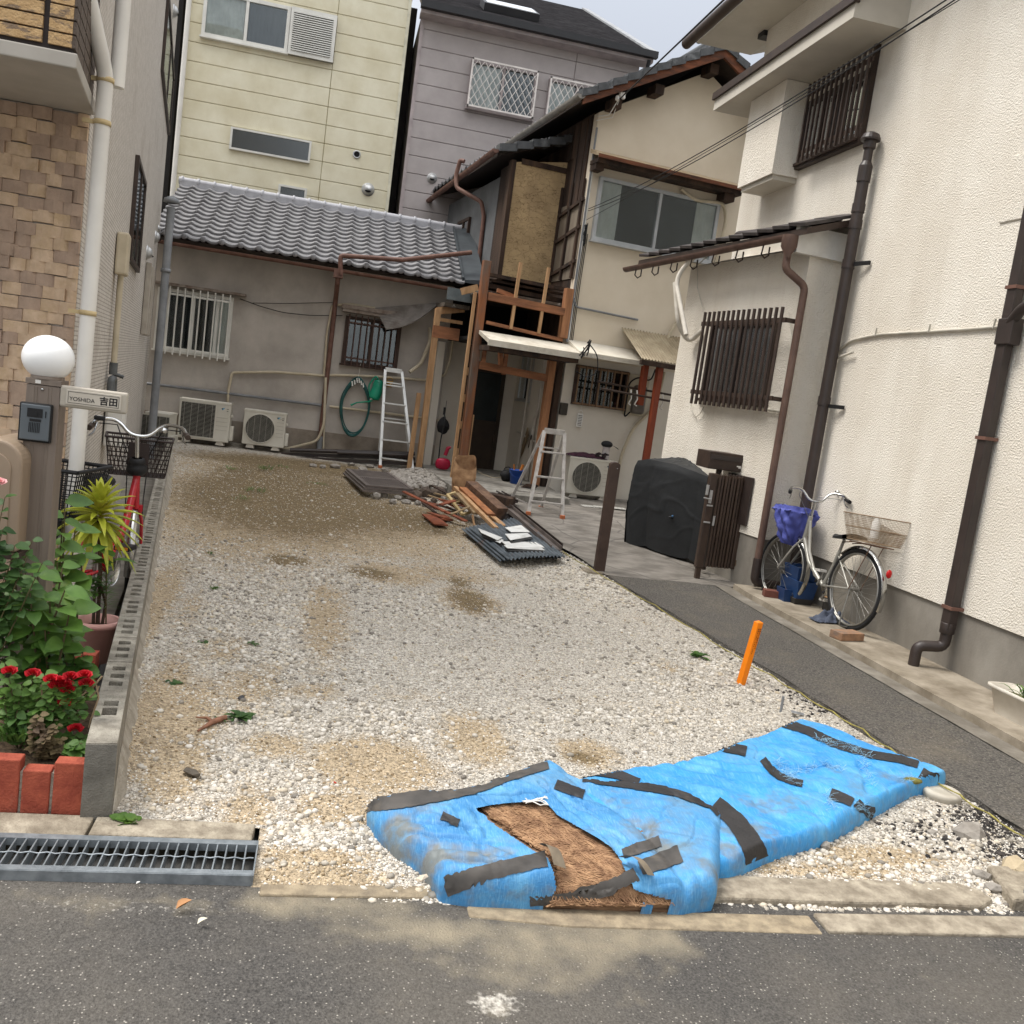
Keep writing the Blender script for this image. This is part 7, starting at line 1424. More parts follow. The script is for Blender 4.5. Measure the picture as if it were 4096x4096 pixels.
for i, (px, py, w_, h_, m_, lb) in enumerate(((3160,2405,.15,.12,m_bin,'front tilted navy plastic tub behind the silver bicycle front wheel'), (3235,2395,.34,.16,m_bin,'large navy crate behind the silver bicycle frame'), (3250,2330,.26,.12,m_bin,'second navy crate stacked on the large one'), (3115,2350,.12,.10,mat('brick_red_pot', (128,66,54), (104,50,42), s=6),'reddish pot behind the silver bicycle front wheel'), (3240,2415,.30,.06,MATS['dark_tin'],'dark tray under the navy crates'))):
    p = LG(px, py); p.x = min(p.x, 4.43); z0_ = .095+(.06 if i in (1,) else .22 if i == 2 else 0)
    mb = MB(); d_ = .20; cx, cy = p.x, max(6.9, min(7.7, p.y+.1)); b0 = [(cx-d_*.42,cy-w_*.45),(cx+d_*.42,cy-w_*.45),(cx+d_*.42,cy+w_*.45),(cx-d_*.42,cy+w_*.45)]; b1 = [(cx-d_*.5,cy-w_*.52),(cx+d_*.5,cy-w_*.52),(cx+d_*.5,cy+w_*.52),(cx-d_*.5,cy+w_*.52)]
    mb.add([(*q,z0_) for q in b0]+[(*q,z0_+h_) for q in b1]+[(*q,z0_+h_) for q in b0]+[(q[0],q[1],z0_+.02) for q in b0], [(3,2,1,0)]+[(k,(k+1)%4,4+(k+1)%4,4+k) for k in range(4)]+[(4+k,4+(k+1)%4,8+(k+1)%4,8+k) for k in range(4)]+[(8+k,8+(k+1)%4,12+(k+1)%4,12+k) for k in range(4)]+[(12,13,14,15)])
    tag(build('tub', mb, m_), lb, 'tub')
# white trough planter at the right edge
wpn = thing('planter_trough', 'long white plastic planter trough at the right edge on the ledge', 'planter', (4.3,4.4,.1))
pa, pb = LG(3990,2795), None; x0_, yF = pa.x+.0, 4.62; zb_ = .088
PT = [Vector((4.22,4.75,0)), Vector((4.42,4.75,0)), Vector((4.42,3.9,0)), Vector((4.22,3.9,0))]
q = Z0(4000,2850,zb_); T = Matrix.Translation((q.x+.02,q.y+.0,zb_))
mb = MB(T)
def ring(s_, z): return [(-.00-.0*s_,.09*s_+.0,z),(.20*s_+.0,.09*s_,z),(.20*s_,-.62*s_,z),(-.02*s_,-.62*s_,z)]
def rr4(x0, x1, y0, y1, r, z, k=5):
    P = []
    for cx, cy, a0 in ((x1-r,y1-r,0),(x0+r,y1-r,90),(x0+r,y0+r,180),(x1-r,y0+r,270)):
        for i in range(k+1): a = R(a0+90*i/k); P.append((cx+r*math.cos(a), cy+r*math.sin(a), z))
    return P
rings = [rr4(-.07,.07,-.55,.02,.05,0), rr4(-.095,.095,-.59,.06,.05,.15), rr4(-.11,.11,-.61,.08,.05,.155), rr4(-.11,.11,-.61,.08,.05,.175), rr4(-.092,.092,-.59,.06,.05,.175), rr4(-.08,.08,-.57,.04,.05,.12)]
n_ = len(rings[0]); vs = [p for r_ in rings for p in r_]; mb.add(vs, [(j*n_+i, j*n_+(i+1)%n_, (j+1)*n_+(i+1)%n_, (j+1)*n_+i) for j in range(5) for i in range(n_)], True)
build('trough', mb, mat('offwhite_plastic', (206,200,188), (186,178,164), s=5, rough=.6, c3=(150,138,120), s3=6, lo3=.6, hi3=.8, w3=.5), wpn)
mb = MB(T); mb.add(rr4(-.085,.085,-.58,.05,.05,.13), [tuple(range(n_))]); build('soil', mb, mat('mossy_soil', (96,98,58), (66,60,42), s=40, rough=1, bump=.8), wpn)
mb = MB(T); rl = random.Random(5)
for i in range(46): mb.leaf((-.0+.06*(rl.random()-.5),-.12-.25*rl.random(),.13), (rl.random()-.6,rl.random()-.3,.9+.6*rl.random()), .20+.12*rl.random(), .016, .9, n=5)
tag(build('grassy_plant', mb, mat('leaf_grass', (92,120,52), (60,88,34), s=9, rough=.6)), 'narrow leaved plant growing in the white trough', 'plant')

# red bicycle in the alley (seen from behind)
rb = thing('bicycle', 'red bicycle with brown wire front basket parked in the narrow alley', 'bicycle', (-1.2,5.2,.04))
fwp = Vector((-1.12,6.20,.04)); hb = YB(472,1854,5.85); ang = math.atan2(1.0,.20)
STR = .36; rwp = fwp-Vector((math.cos(ang),math.sin(ang),0))*(.77+.28*math.cos(STR))-Vector((-math.sin(ang),math.cos(ang),0))*.28*math.sin(STR); TB2 = Matrix.Translation(rwp) @ Matrix.Rotation(ang, 4, 'Z')
TBF = TB2 @ Matrix.Translation((.77,0,0)) @ Matrix.Rotation(STR, 4, 'Z') @ Matrix.Translation((-.77,0,0))
m_red = mat('red_paint', (188,28,44), (166,20,34), s=5, rough=.25, spec=.6); m_bw = mat('dark_wire', (58,46,42), (44,36,33), s=6, rough=.5)
Tr2 = wheel(rb, TB2, (0,0,.335)); Tf2 = wheel(rb, TBF, (1.05,0,.335))
fender(rb, Tr2, .325, R(200), R(30), m_black); fender(rb, Tf2, .325, R(205), R(60), m_chrome, .045)
mb = MB(TB2); mb.tube([(.80,0,.60),(.76,0,.88)], .021, 12); mb.tube([(.78,0,.80),(.66,0,.52),(.48,0,.36),(.40,0,.29)], .022, 12); mb.tube([(.40,0,.29),(.27,0,.66)], .018, 10)
for s_ in (-1,1): mb.tube([(.40,0,.29),(0,s_*.06,.335)], .010, 8); mb.tube([(.30,0,.6),(0,s_*.06,.335)], .008, 8)
build('frame', mb, m_red, rb); mb = MB(TBF)
for s_ in (-1,1): mb.tube([(.80,s_*.03,.60),(.90,s_*.05,.50),(1.05,s_*.055,.335)], .011, 8)
mb.box(.80,.84,-.05,.05,.58,.62); build('fork', mb, m_red, rb)
mb = MB(TB2); mb.lathe((.765,0,.865),[(.045,-.05),(.06,-.03),(.06,.0),(.045,.012),(.05,.02),(.045,.045),(.03,.05)],18,(-.04,0,.28)); build('headset_cover', mb, m_black, rb)
mb = MB(TB2); mb.tube([(.76,0,.90),(.735,0,1.05)], .014, 10); build('stem', mb, m_chrome, rb)
hbz = handlebar(rb, TBF @ Matrix.Translation((.735,0,1.05)), m_chrome, m_brown, .265, .085, .17)
mb = MB(TBF); mb.box(.60,.66,.19,.25,1.13,1.155); build('display', mb, m_black, rb, bevel=.006); mb = MB(TBF); mb.box(.618,.642,.205,.235,1.1555,1.157); build('screen', mb, m_white, rb)
mb = MB(TBF); mb.sph((.66,-.13,1.105),.026,12,8,(1,1,.7)); build('bell', mb, m_chrome, rb)
mb = MB(TBF)
for s_ in (-1,1): mb.tube([(.66,s_*.22,1.11),(.80,s_*.13,1.10),(.86,s_*.06,.92),(.82,s_*.05,.66),(.9,s_*.05,.5)], .0035, 5)
build('brake_cable', mb, m_black, rb)
mesh_basket(rb, TBF, .84, 1.10, .19, .20, .79, 1.02, m_bw, .03, .026, .0026, True, 'front_basket', .008)
mb = MB(TBF); mb.box(.832,.838,-.06,.06,.80,1.0); build('basket_bracket', mb, m_bw, rb)
mesh_basket(rb, TB2, -.42, -.05, .19, .19, .70, .95, m_black, .05, .022, .0032, False, 'rear_basket', .011)
mb = MB(TB2); mb.sph((.26,.0,.82),.10,12,8,(1.15,.8,.42)); build('saddle', mb, m_black, rb)
mb = MB(TB2); mb.cyl((.27,0,.62),(.255,0,.80),.013,8); mb.lathe((.42,-.05,.29),[(.001,0),(.09,0),(.09,.006)],20,(0,-1,0)); mb.beam((.40,-.06,.29),(.40,-.08,.44),.015,.015); build('crank', mb, m_chrome, rb)
mb = MB(TB2); mb.box(.33,.43,-.17,-.08,.43,.455); mb.mi = 1; mb.box(.325,.33,-.16,-.09,.435,.452); build('pedal', mb, [m_black, mat('amber_reflector', (210,130,40), s=3)], rb)
mb = MB(TB2); mb.tube([(1.0,-.02,.98),(1.02,-.28,.9),(1.02,-.30,.05)], .004, 5) if False else mb.tube([(.0,-.12,.3),(-.02,-.13,.02)], .008, 6); build('stand', mb, m_rim, rb)

# ================================================================ plants
m_lfH = mat('hydrangea_leaf', (92,126,50), (54,86,32), s=5, rough=.5, c3=(134,154,72), s3=9, lo3=.55, hi3=.75, w3=.6); m_lfD = mat('dark_rose_leaf', (74,104,50), (44,72,34), s=6, rough=.55, c3=(120,84,56), s3=9, lo3=.66, hi3=.76, w3=.7)
m_lfY = mat('yellow_green_leaf', (190,190,70), (146,156,44), s=8, rough=.45, c3=(176,120,80), s3=11, lo3=.58, hi3=.76, w3=.6); m_lfR = mat('light_rose_leaf', (98,130,58), (64,96,42), s=8, rough=.55)
m_stem = mat('stem', (96,88,56), (70,60,42), s=12, rough=.8); m_wst = mat('woody_stem', (84,66,52), (60,48,40), s=12, rough=.9)
for m_ in (m_lfH, m_lfD, m_lfY, m_lfR):
    b = m_.node_tree.nodes['Principled BSDF']; t = m_.node_tree; tr_ = N(t, 'ShaderNodeBsdfTranslucent'); mxs = N(t, 'ShaderNodeMixShader'); mxs.inputs[0].default_value = .25
    t.links.new(b.inputs['Base Color'].links[0].from_socket, tr_.inputs[0]); o_ = t.nodes['Material Output']; t.links.new(b.outputs[0], mxs.inputs[1]); t.links.new(tr_.outputs[0], mxs.inputs[2]); t.links.new(mxs.outputs[0], o_.inputs[0])
rp = random.Random(77)
def plant_bush(name, label, cat, root, tips, lsize, lw, ml, leaves_per=7, droop=.5, spread=.5, flowers=(), mfl=None, group=None, stemr=.004, lsz_var=.4):
    t = thing(name, label, cat, root, group); mb = MB(); ml_ = MB()
    for tip in tips:
        tip = Vector(tip); mid = root.lerp(tip,.5)+Vector((rp.uniform(-.04,.04),rp.uniform(-.04,.04),.03)); pts = [root+Vector((rp.uniform(-.03,.03),rp.uniform(-.03,.03),0)), root.lerp(mid,.6), mid, mid.lerp(tip,.6), tip]; mb.tube(pts, [stemr*1.3,stemr*1.1,stemr,stemr*.8,stemr*.5], 6)
        for k in range(leaves_per):
            u = 1-(k/leaves_per)*.75; p = pts[-1] if k == 0 else (mid.lerp(tip, max(0,(u-.5)*2)) if u > .5 else root.lerp(mid, u*2)); a = k*2.4+rp.random(); s_ = lsize*(1-lsz_var*rp.random()); d = Vector((math.cos(a),math.sin(a)*.8-.15,spread*(rp.random()-.35))); ml_.leaf(p, d, s_, s_*lw, droop*rp.uniform(.5,1.3), up=(rp.uniform(-.5,.5),-.75+.5*rp.random(),.75), n=4)
    build('stems', mb, m_stem, t); build('leaves', ml_, ml, t)
    for i, f in enumerate(flowers):
        fb_ = MB(); f = Vector(f); 
        for ring_, n_, r_, tl_ in ((0,5,.012,.9),(1,6,.020,.6),(2,7,.027,.25)):
            for k in range(n_): a = 2*math.pi*k/n_+ring_*.5+i; fb_.leaf(f+Vector((math.cos(a)*r_*.25,math.sin(a)*r_*.25,.006*(2-ring_))), (math.cos(a),math.sin(a)*.8-.25,tl_*1.2+.25), r_, r_*1.2, .1, up=(math.cos(a)*.5,-.6,.8), n=3, cup=.3)
        build('flower', fb_, mfl, t)
    return t
def at(px, py, Y): return YB(px, py, Y)
gr_ = Vector((-1.0,3.75,.12))
plant_bush('hydrangea', 'big leaved light green hydrangea in front of the lamp post', 'plant', Vector((-.98,3.72,.10)), [at(x,y,Y) for x,y,Y in ((150,2300,3.70),(250,2270,3.72),(200,2400,3.62),(120,2370,3.60),(280,2440,3.62),(60,2330,3.66),(180,2520,3.6),(100,2280,3.75),(260,2360,3.6))], .125, .62, m_lfH, 11, .5, .6, stemr=.005)
plant_bush('hydrangea', 'taller hydrangea shoots behind the lamp post reaching to the yellow green crown', 'plant', Vector((-1.02,4.15,.10)), [at(x,y,Y) for x,y,Y in ((250,2080,4.2),(300,2120,4.25),(330,2230,4.2),(240,2180,4.15),(260,2010,4.2),(230,2250,4.1))], .130, .60, m_lfH, 9, .4, .6, stemr=.005)
plant_bush('shrub', 'small bright green shrub beside the two bricks', 'plant', Vector((-.83,3.75,.08)), [at(x,y,3.7) for x,y in ((250,2610),(330,2600),(300,2650),(290,2560))], .075, .66, m_lfH, 16, .4, .6)
plant_bush('rose_bush', 'tall rose shoots with grey green leaves at the left edge beside the letter box', 'rose', Vector((-1.22,3.60,.1)), [at(x,y,Y) for x,y,Y in ((20,1990,3.6),(60,2180,3.6),(130,2160,3.62),(40,2260,3.6),(110,2230,3.6),(170,2250,3.6),(10,2120,3.6),(60,2420,3.6),(20,2360,3.6),(10,2500,3.6),(50,2560,3.6),(-20,2200,3.6),(-20,2400,3.6))], .058, .72, m_lfD, 26, .3, .5, [at(-5,1935,3.6)], mat('pale_pink_petal', (236,186,184), (226,160,160), s=20, rough=.6), stemr=.003)
m_redp = mat('red_petal', (190,20,34), (150,8,22), s=30, rough=.6)
fl_ = [at(x,y,3.45) for x,y in ((38,2690),(132,2700),(205,2722),(240,2730),(262,2742),(225,2748),(270,2765),(282,2712),(338,2706),(345,2738),(262,2815),(302,2920))]
tips = [p+Vector((0,0,-.02)) for p in fl_]+[at(x,y,3.48) for x,y in ((30,2760),(90,2740),(180,2700),(20,2650),(60,2820),(310,2850),(370,2850),(350,2780),(330,2950),(10,2850),(200,2800),(150,2780))]
plant_bush('rose_bush', 'low rose bush with a dozen small red blooms behind the brick edging', 'rose', Vector((-.96,3.5,.08)), tips, .048, .74, m_lfR, 18, .3, .5, fl_, m_redp, stemr=.0025)
plant_bush('undergrowth', 'low brownish dry undergrowth in the corner of the brick planter', 'plant', Vector((-.86,3.42,.1)), [at(x,y,3.40) for x,y in ((150,2900),(190,2980),(240,2960),(120,2990),(200,3030),(270,3000),(160,2860),(230,2900))], .034, .7, mat('brownish_leaf', (104,92,58), (76,60,44), s=9, rough=.7), 22, .3, .5, stemr=.002)
plant_bush('strawberry_leaves', 'round light green leaves beside the top of the block wall end', 'plant', Vector((-.74,3.40,.12)), [at(x,y,3.37) for x,y in ((290,2990),(330,2975),(300,3030),(350,2990),(260,3020),(330,3020))], .05, .8, m_lfH, 5, .2, .5, stemr=.002)
lm = MB(); 
for i in range(60): p = at(40+rp.uniform(-40,60), 2990, 3.4+.1*rp.random()); lm.leaf(p+Vector((0,0,.02)), (rp.uniform(-.6,.6),rp.uniform(-.6,.4),1), .16*rp.uniform(.6,1), .012, .6, n=5)
tag(build('narrow_leaved_plant', lm, m_lfR), 'clump of narrow green blades at the left end of the brick planter', 'plant')
mb = MB()
for pts in (((255,2790),(330,2780),(380,2740),(408,2705)), ((360,2790),(390,2760),(395,2745)), ((385,2740),(395,2790),(370,2860),(355,2910)), ((180,2870),(230,2790),(280,2760)), ((140,2920),(170,2800),(165,2740))): mb.tube([at(x,y,3.46) for x,y in pts], .0035, 6)
tag(build('bare_branch', mb, mat('pale_bark', (150,132,104), (124,106,82), s=12, rough=.9)), 'bare pale twigs crossing the rose bush', 'branch')
# dracaena in the pink pot
pc = Vector((-.99,4.78,.05)); rimz = YB(390,2490,4.72).z
pot = thing('flower_pot', 'dusty pink plastic flower pot beside the block wall', 'flower pot', pc)
m_pk = mat('pink_plastic', (206,160,150), (188,142,132), s=5, rough=.6, c3=(196,160,150), s3=6, lo3=.6, hi3=.8, w3=.6)
rr_ = abs(YB(485,2500,4.78).x-YB(297,2500,4.78).x)/2
mb = MB(); mb.lathe(pc,[(.001,.0),(rr_*.66,0),(rr_*.86,rimz-.05-.03),(rr_,rimz-.05-.03),(rr_,rimz-.05),(rr_*.86,rimz-.05),(rr_*.82,rimz-.05-.06)],36); build('body', mb, m_pk, pot); mb = MB(); mb.lathe(pc,[(.001,rimz-.09),(rr_*.84,rimz-.095)],24); build('soil', mb, m_soil, pot)
root = Vector((pc.x,pc.y,rimz-.04)); crown = at(396,2070,4.72); dr_ = thing('dracaena', 'dracaena with a crown of yellow green strap leaves in the pink pot', 'plant', root)
mb = MB(); mb.tube([root,root.lerp(crown,.5)+Vector((.01,0,0)),crown],[.010,.009,.012],8); mb.tube([root+Vector((.02,0,0)),root+Vector((.03,0,.12)),at(400,2330,4.72)],[.008,.007,.006],8); mb.tube([root+Vector((-.02,0,0)),at(378,2380,4.72)],[.009,.006],8); build('stem', mb, m_wst, dr_)
mb = MB()
for i in range(74):
    a = i*2.39996; u = (i/74); el = 1.30-2.0*u; d = Vector((math.cos(a)*math.cos(el),math.sin(a)*math.cos(el),math.sin(el))); mb.leaf(crown+Vector((0,0,.07-.12*u)), d, .235*rp.uniform(.8,1.1)*(.8 if el > .9 else 1), .034, .35+.3*u, n=6, pt=1.1, cup=.3)
build('leaves', mb, m_lfY, dr_)
mb = MB()
for i in range(26): a = i*2.4; c_ = at(378+rp.uniform(-20,20),2350+rp.uniform(-40,40),4.72); mb.leaf(c_, (math.cos(a),math.sin(a),.4), .10, .024, .5, n=5)
for i in range(7): a = i*.9; mb.leaf(at(400+rp.uniform(-40,60),2200+rp.uniform(-30,60),4.6), (math.cos(a),math.sin(a)*.5-.3,.1), .12, .06, .4, n=5)
build('lower_leaves', mb, m_lfH, dr_)
q = at(428,2330,4.75); lt_ = MB(); lt_.tube([Vector((pc.x+.04,pc.y,rimz-.04)),at(424,2420,4.75),at(425,2300,4.75),at(427,2230,4.75)],.004,6); tb = thing('lily', 'slim upright stem with needle like whorled leaves in the pink pot', 'plant', root); build('stem', lt_, m_stem, tb); mb = MB()
for i in range(90): u = i/90; a = i*2.4; mb.leaf(at(425,2430,4.75).lerp(at(427,2220,4.75),u), (math.cos(a),math.sin(a),.25+.6*u), .075 if u < .9 else .04, .006, .3, n=3)
build('leaves', mb, m_lfH, tb)
# weeds on the lot
def weed(px, py, n, s_, label, m=m_lfH, w_=.3, el=.7, sp=.02):
    p = G(px, py); p.z += .005; mb = MB()
    for i in range(n): a = i*2.4+rp.random(); mb.leaf(p+Vector((rp.uniform(-sp,sp),rp.uniform(-sp,sp),0)), (math.cos(a),math.sin(a),el*rp.uniform(.4,1.3)), s_*rp.uniform(.6,1.1), s_*w_, .5, n=4)
    tag(build('weed', mb, m), label, 'weed')
weed(965,2880,18,.10,'leafy dark weed on the left part of the lot, the nearest large one',m_lfD,.35); weed(905,2880,14,.07,'feathery weed just left of the nearest large weed',m_lfD,.12,.5,.05)
weed(2790,2630,20,.11,'bright leafy weed near the orange marker post',m_lfH,.28); weed(860,2360,14,.05,'small upright weed in the gravel, left and farther back',m_lfH,.25,1.2)
weed(690,2735,6,.055,'reddish low weed with round leaves near the block wall',m_lfD,.7,.25); weed(505,3290,16,.055,'bright green weed at the foot of the block wall end',m_lfH,.8,.8,.03); weed(840,2220,10,.06,'thin sprout in the gravel near the block wall',m_lfH,.14,1.4)
weed(1060,1880,40,.16,'grassy tuft by the second outdoor unit',m_lfR,.05,1.2,.08); weed(1130,1870,16,.10,'small weed tuft right of the second outdoor unit',m_lfR,.10,1,.08); weed(1020,1970,34,.14,'wispy weed clump on the damp soil, left',m_lfR,.05,1.4,.10); weed(1265,1935,20,.10,'low weed patch in the middle of the damp soil',m_lfH,.12,.3,.10); weed(930,1880,18,.12,'weed tuft in front of the square outdoor unit',m_lfR,.08,.9,.1); weed(960,2000,20,.12,'faint weed on the damp soil edge near the block wall',m_lfR,.06,1,.1)
weed(820,2570,6,.06,'low flat weed near the middle of the left side',m_lfD,.4,.2); weed(1000,2575,6,.06,'dry flat weed beside the white stones',m_lfD,.3,.2)
for i, (px, py, c_, s_, lb) in enumerate(((705,3630,(176,130,88),.022,'curled dry brown leaf on the road'), (790,3690,(214,208,190),.014,'pale flat scrap on the road'), (545,3530,(226,224,218),.006,'white pebble on the road'))):
    p = G(px, py); p.z = -.005; mb = MB(); mb.leaf(p, (1,.4,.3), s_*2, s_*1.4, -.3, cup=.5); tag(build('dry_leaf', mb, mat('dry_%d' % i, c_, rough=.8)), lb, 'debris')
q = G(850,2900); mb = MB(); mb.tube([q+Vector((.05,.05,.02)),q+Vector((0,0,.015)),q+Vector((-.05,-.10,.01))],[.012,.013,.005],7); mb.tube([q+Vector((.0,0,.015)),q+Vector((-.03,.05,.012)),q+Vector((-.08,.06,.008))],[.009,.007,.003],6); tag(build('root_piece', mb, mat('red_root', (142,100,78), (104,72,54), s=30)), 'reddish crooked root piece in the gravel', 'root')
for px, py, s_, c_, lb in ((770,3090,.05,(96,88,78),'flat dark grey stone on the left dirt'), (965,2790,.03,(70,70,72),'dark slate chip beside the white stones'), (1340,3130,.012,(170,60,44),'tiny red brick chip left of the tarp'), (2480,3435,.02,(196,128,96),'orange brick chip right of the tarps')):
    q = G(px, py, .01); mb = MB(); rock(mb, q, s_, s_*.6, s_*.3, int(px)); tag(build('stone', mb, mat('chip_%d' % px, c_, s=9, rough=.9)), lb, 'stone')
# ================================================================ orange marker, rope, lid, concrete lumps
ob_, ot_ = G(2965,2735,-.0), None; ot_ = YB(3040,2490,ob_.y); Tm = Matrix.Translation(ob_) ; e1 = (YB(2977,2737,ob_.y)-YB(2946,2737,ob_.y)); 
mk = thing('marker_stake', 'bright orange plastic marker stake with black Japanese writing', 'marker', ob_); m_or = mat('orange_plastic', (244,140,18), (236,124,10), s=3, rough=.4)
up_ = (ot_-ob_); mb = MB(); w_ = .042; mb.ob(ob_+Vector((-w_/2,-w_/2,-.05)), (w_,.012,0), (-.012,w_,0), up_+Vector((0,0,.05))); build('stake', mb, m_or, mk, bevel=.004)
mb = MB(); tp_ = ob_+up_; mb.add([tp_+Vector((-w_/2,-w_/2,0)),tp_+Vector((w_/2,-w_/2+.012,0)),tp_+Vector((w_/2-.012,w_/2+.012,0)),tp_+Vector((-w_/2-.012,w_/2,0)),tp_+Vector((-.006,.006,.012))],[(0,1,4),(1,2,4),(2,3,4),(3,0,4)]); build('cap', mb, m_or, mk)
ex_ = Vector((w_,.012,0)).normalized(); ez_ = up_.normalized()
for col, s_ in ((.007,'連絡先ガス導管ダイヤル'), (-.008,'電話0120-544-209')):
    for i, chx in enumerate(s_):
        c_ = ob_+up_*(1-.10-.030*i)+ex_*(col)+Vector((0,-w_/2-.002,0))+Vector((0,.004*0,0)); text(chx, frame_text(c_, ex_, ez_, .001), .0115, mat('dark_print', (120,56,16), (110,48,12), s=3), 'lettering', mk)
rp_pts = [G(x,y,.06) for x,y in ((2251,2205),(2360,2270),(2480,2340),(2620,2420),(2800,2530),(2960,2630),(3088,2700),(3200,2770),(3330,2845),(3450,2915),(3558,2992),(3700,3085),(3838,3178),(3960,3255),(4110,3352),(4250,3440))]
mb = MB(); dense = []
for a, b in zip(rp_pts, rp_pts[1:]): dense += [a.lerp(b,i/6)+Vector((.004*rp.uniform(-1,1),.004*rp.uniform(-1,1),-.012*math.sin(math.pi*i/6))) for i in range(6)]
mb.tube(dense, [.0042+.0012*math.sin(i*2.1) for i in range(len(dense))], 6); tag(build('rope', mb, mat('yellow_rope', (164,154,84), (126,116,62), s=40, rough=.8)), 'thin yellow rope stretched along the edge of the asphalt path', 'rope')
lc = G(3770,3150,.05); mb = MB(); mb.lathe(lc,[(.001,-.012),(.06,-.012),(.068,-.008),(.085,-.010),(.094,-.018),(.094,-.030),(.08,-.06)],36); tag(build('round_cover', mb, mat('grey_cover', (188,182,168), (168,160,146), s=9, rough=.7)), 'round pale cover peeping out under the right tip of the tarp', 'cover')
for i, (px, py, w_, h_, m_, lb) in enumerate(((3880,3330,.12,.045,m_rub,'largest pale concrete block in the gravel right of the tarp'), (3925,3500,.045,.025,m_rub,'grey stone at the end of the right kerb'), (3975,3550,.05,.02,m_rub,'long mortar lump at the end of the right kerb'), (3730,3330,.035,.015,m_rub,'small grey slab piece right of the tarp'), (4060,3470,.10,.05,mat('sandstone', (184,168,140), (160,146,120), s=8, rough=.95, bump=.5),'big tan stone above the right drain grating'), (3300,3380,.04,.02,m_rub,'small white stone right below the tarp edge'))):
    mb = MB(); rock(mb, G(px,py,h_*.3), w_, w_*.6, h_, 300+i, .3); tag(build('stone', mb, m_), lb, 'stone')
mb = MB(); q = G(3122,2850,.0); mb.cyl(q+Vector((0,0,-.02)), q+Vector((0,0,.10)), .008, 8); tag(build('iron_pin', mb, m_greyp), 'short iron pin standing behind the tarp', 'pin')
mb = MB(); mb.grid(lambda u, v: G(3165+50*u,2850+12*u-10*v,.02+.012*math.sin(u*5)), 8, 4); tag(build('torn_scrap', mb, m_greyp), 'grey plastic scrap behind the tarp', 'scrap')

# ================================================================ wrapped bundles in blue tarpaulin
m_tarp = mat('blue_tarp', (60,154,214), (44,132,196), s=3, rough=.55, bump=.5, bs=120, bd=.003, spec=.4, c3=(126,190,220), s3=6, lo3=.5, hi3=.74, w3=.55)
m_tape = mat('black_tape', (52,50,50), (40,39,39), s=9, rough=.6, bump=.3, bs=60, c3=(110,100,86), s3=6, lo3=.6, hi3=.78, w3=.5)
def tarp_mat(name, dirt):
    m = m_tarp.copy(); m.name = name
    if name.endswith('b'):
        for n_ in m.node_tree.nodes:
            if n_.type == 'VALTORGB': n_.color_ramp.elements[0].color = lin((56,120,172)); n_.color_ramp.elements[1].color = lin((72,146,200))
    t = m.node_tree; l = t.links.new; b = t.nodes['Principled BSDF']
    tcx = N(t, 'ShaderNodeTexCoord')
    # crease lines pressed into the sheet
    mpc = N(t, 'ShaderNodeMapping'); mpc.inputs['Rotation'].default_value = (0,0,R(-28)); mpc.inputs['Scale'].default_value = (1,2.6,1); l(tcx.outputs['Object'], mpc.inputs[0])
    nc = N(t, 'ShaderNodeTexNoise', noise_type='RIDGED_MULTIFRACTAL'); nc.inputs['Scale'].default_value = 2.6; nc.inputs['Detail'].default_value = 5; nc.inputs['Distortion'].default_value = .6; l(mpc.outputs[0], nc.inputs['Vector'])
    bc_ = N(t, 'ShaderNodeBump'); bc_.inputs['Distance'].default_value = .018; bc_.inputs['Strength'].default_value = .75; l(nc.outputs['Fac'], bc_.inputs['Height']); l(b.inputs['Normal'].links[0].from_socket, bc_.inputs['Normal']); l(bc_.outputs[0], b.inputs['Normal'])
    # woven grid
    for rot in (R(35), R(125)):
        src = b.inputs['Base Color'].links[0].from_socket; mpn = N(t, 'ShaderNodeMapping'); mpn.inputs['Rotation'].default_value = (0,0,rot); mpn.inputs['Scale'].default_value = (150,16,16); l(tcx.outputs['Object'], mpn.inputs[0])
        n_ = N(t, 'ShaderNodeTexNoise'); n_.inputs['Scale'].default_value = 1.6; n_.inputs['Detail'].default_value = 4; l(mpn.outputs[0], n_.inputs['Vector'])
        r_ = N(t, 'ShaderNodeMapRange'); r_.inputs['From Min'].default_value = .53; r_.inputs['From Max'].default_value = .68; r_.inputs['To Max'].default_value = .22; l(n_.outputs['Fac'], r_.inputs['Value'])
        x = N(t, 'ShaderNodeMixRGB'); x.inputs[2].default_value = lin((150,204,236)); l(r_.outputs[0], x.inputs[0]); l(src, x.inputs[1]); l(x.outputs[0], b.inputs['Base Color'])
    attr_mix(m, 'grime', (116,112,98), dirt*.85, 22, .50, 1.15, .75)
    # dark dirt film
    src = b.inputs['Base Color'].links[0].from_socket; n_ = N(t, 'ShaderNodeTexNoise'); n_.inputs['Scale'].default_value = 3.2; n_.inputs['Detail'].default_value = 9; n_.inputs['Roughness'].default_value = .72; l(tcx.outputs['Object'], n_.inputs['Vector'])
    r_ = N(t, 'ShaderNodeMapRange'); r_.inputs['From Min'].default_value = .52; r_.inputs['From Max'].default_value = .80; r_.inputs['To Max'].default_value = dirt*.95; l(n_.outputs['Fac'], r_.inputs['Value'])
    x = N(t, 'ShaderNodeMixRGB'); x.inputs[2].default_value = lin((104,116,120)); l(r_.outputs[0], x.inputs[0]); l(src, x.inputs[1]); l(x.outputs[0], b.inputs['Base Color']); return m
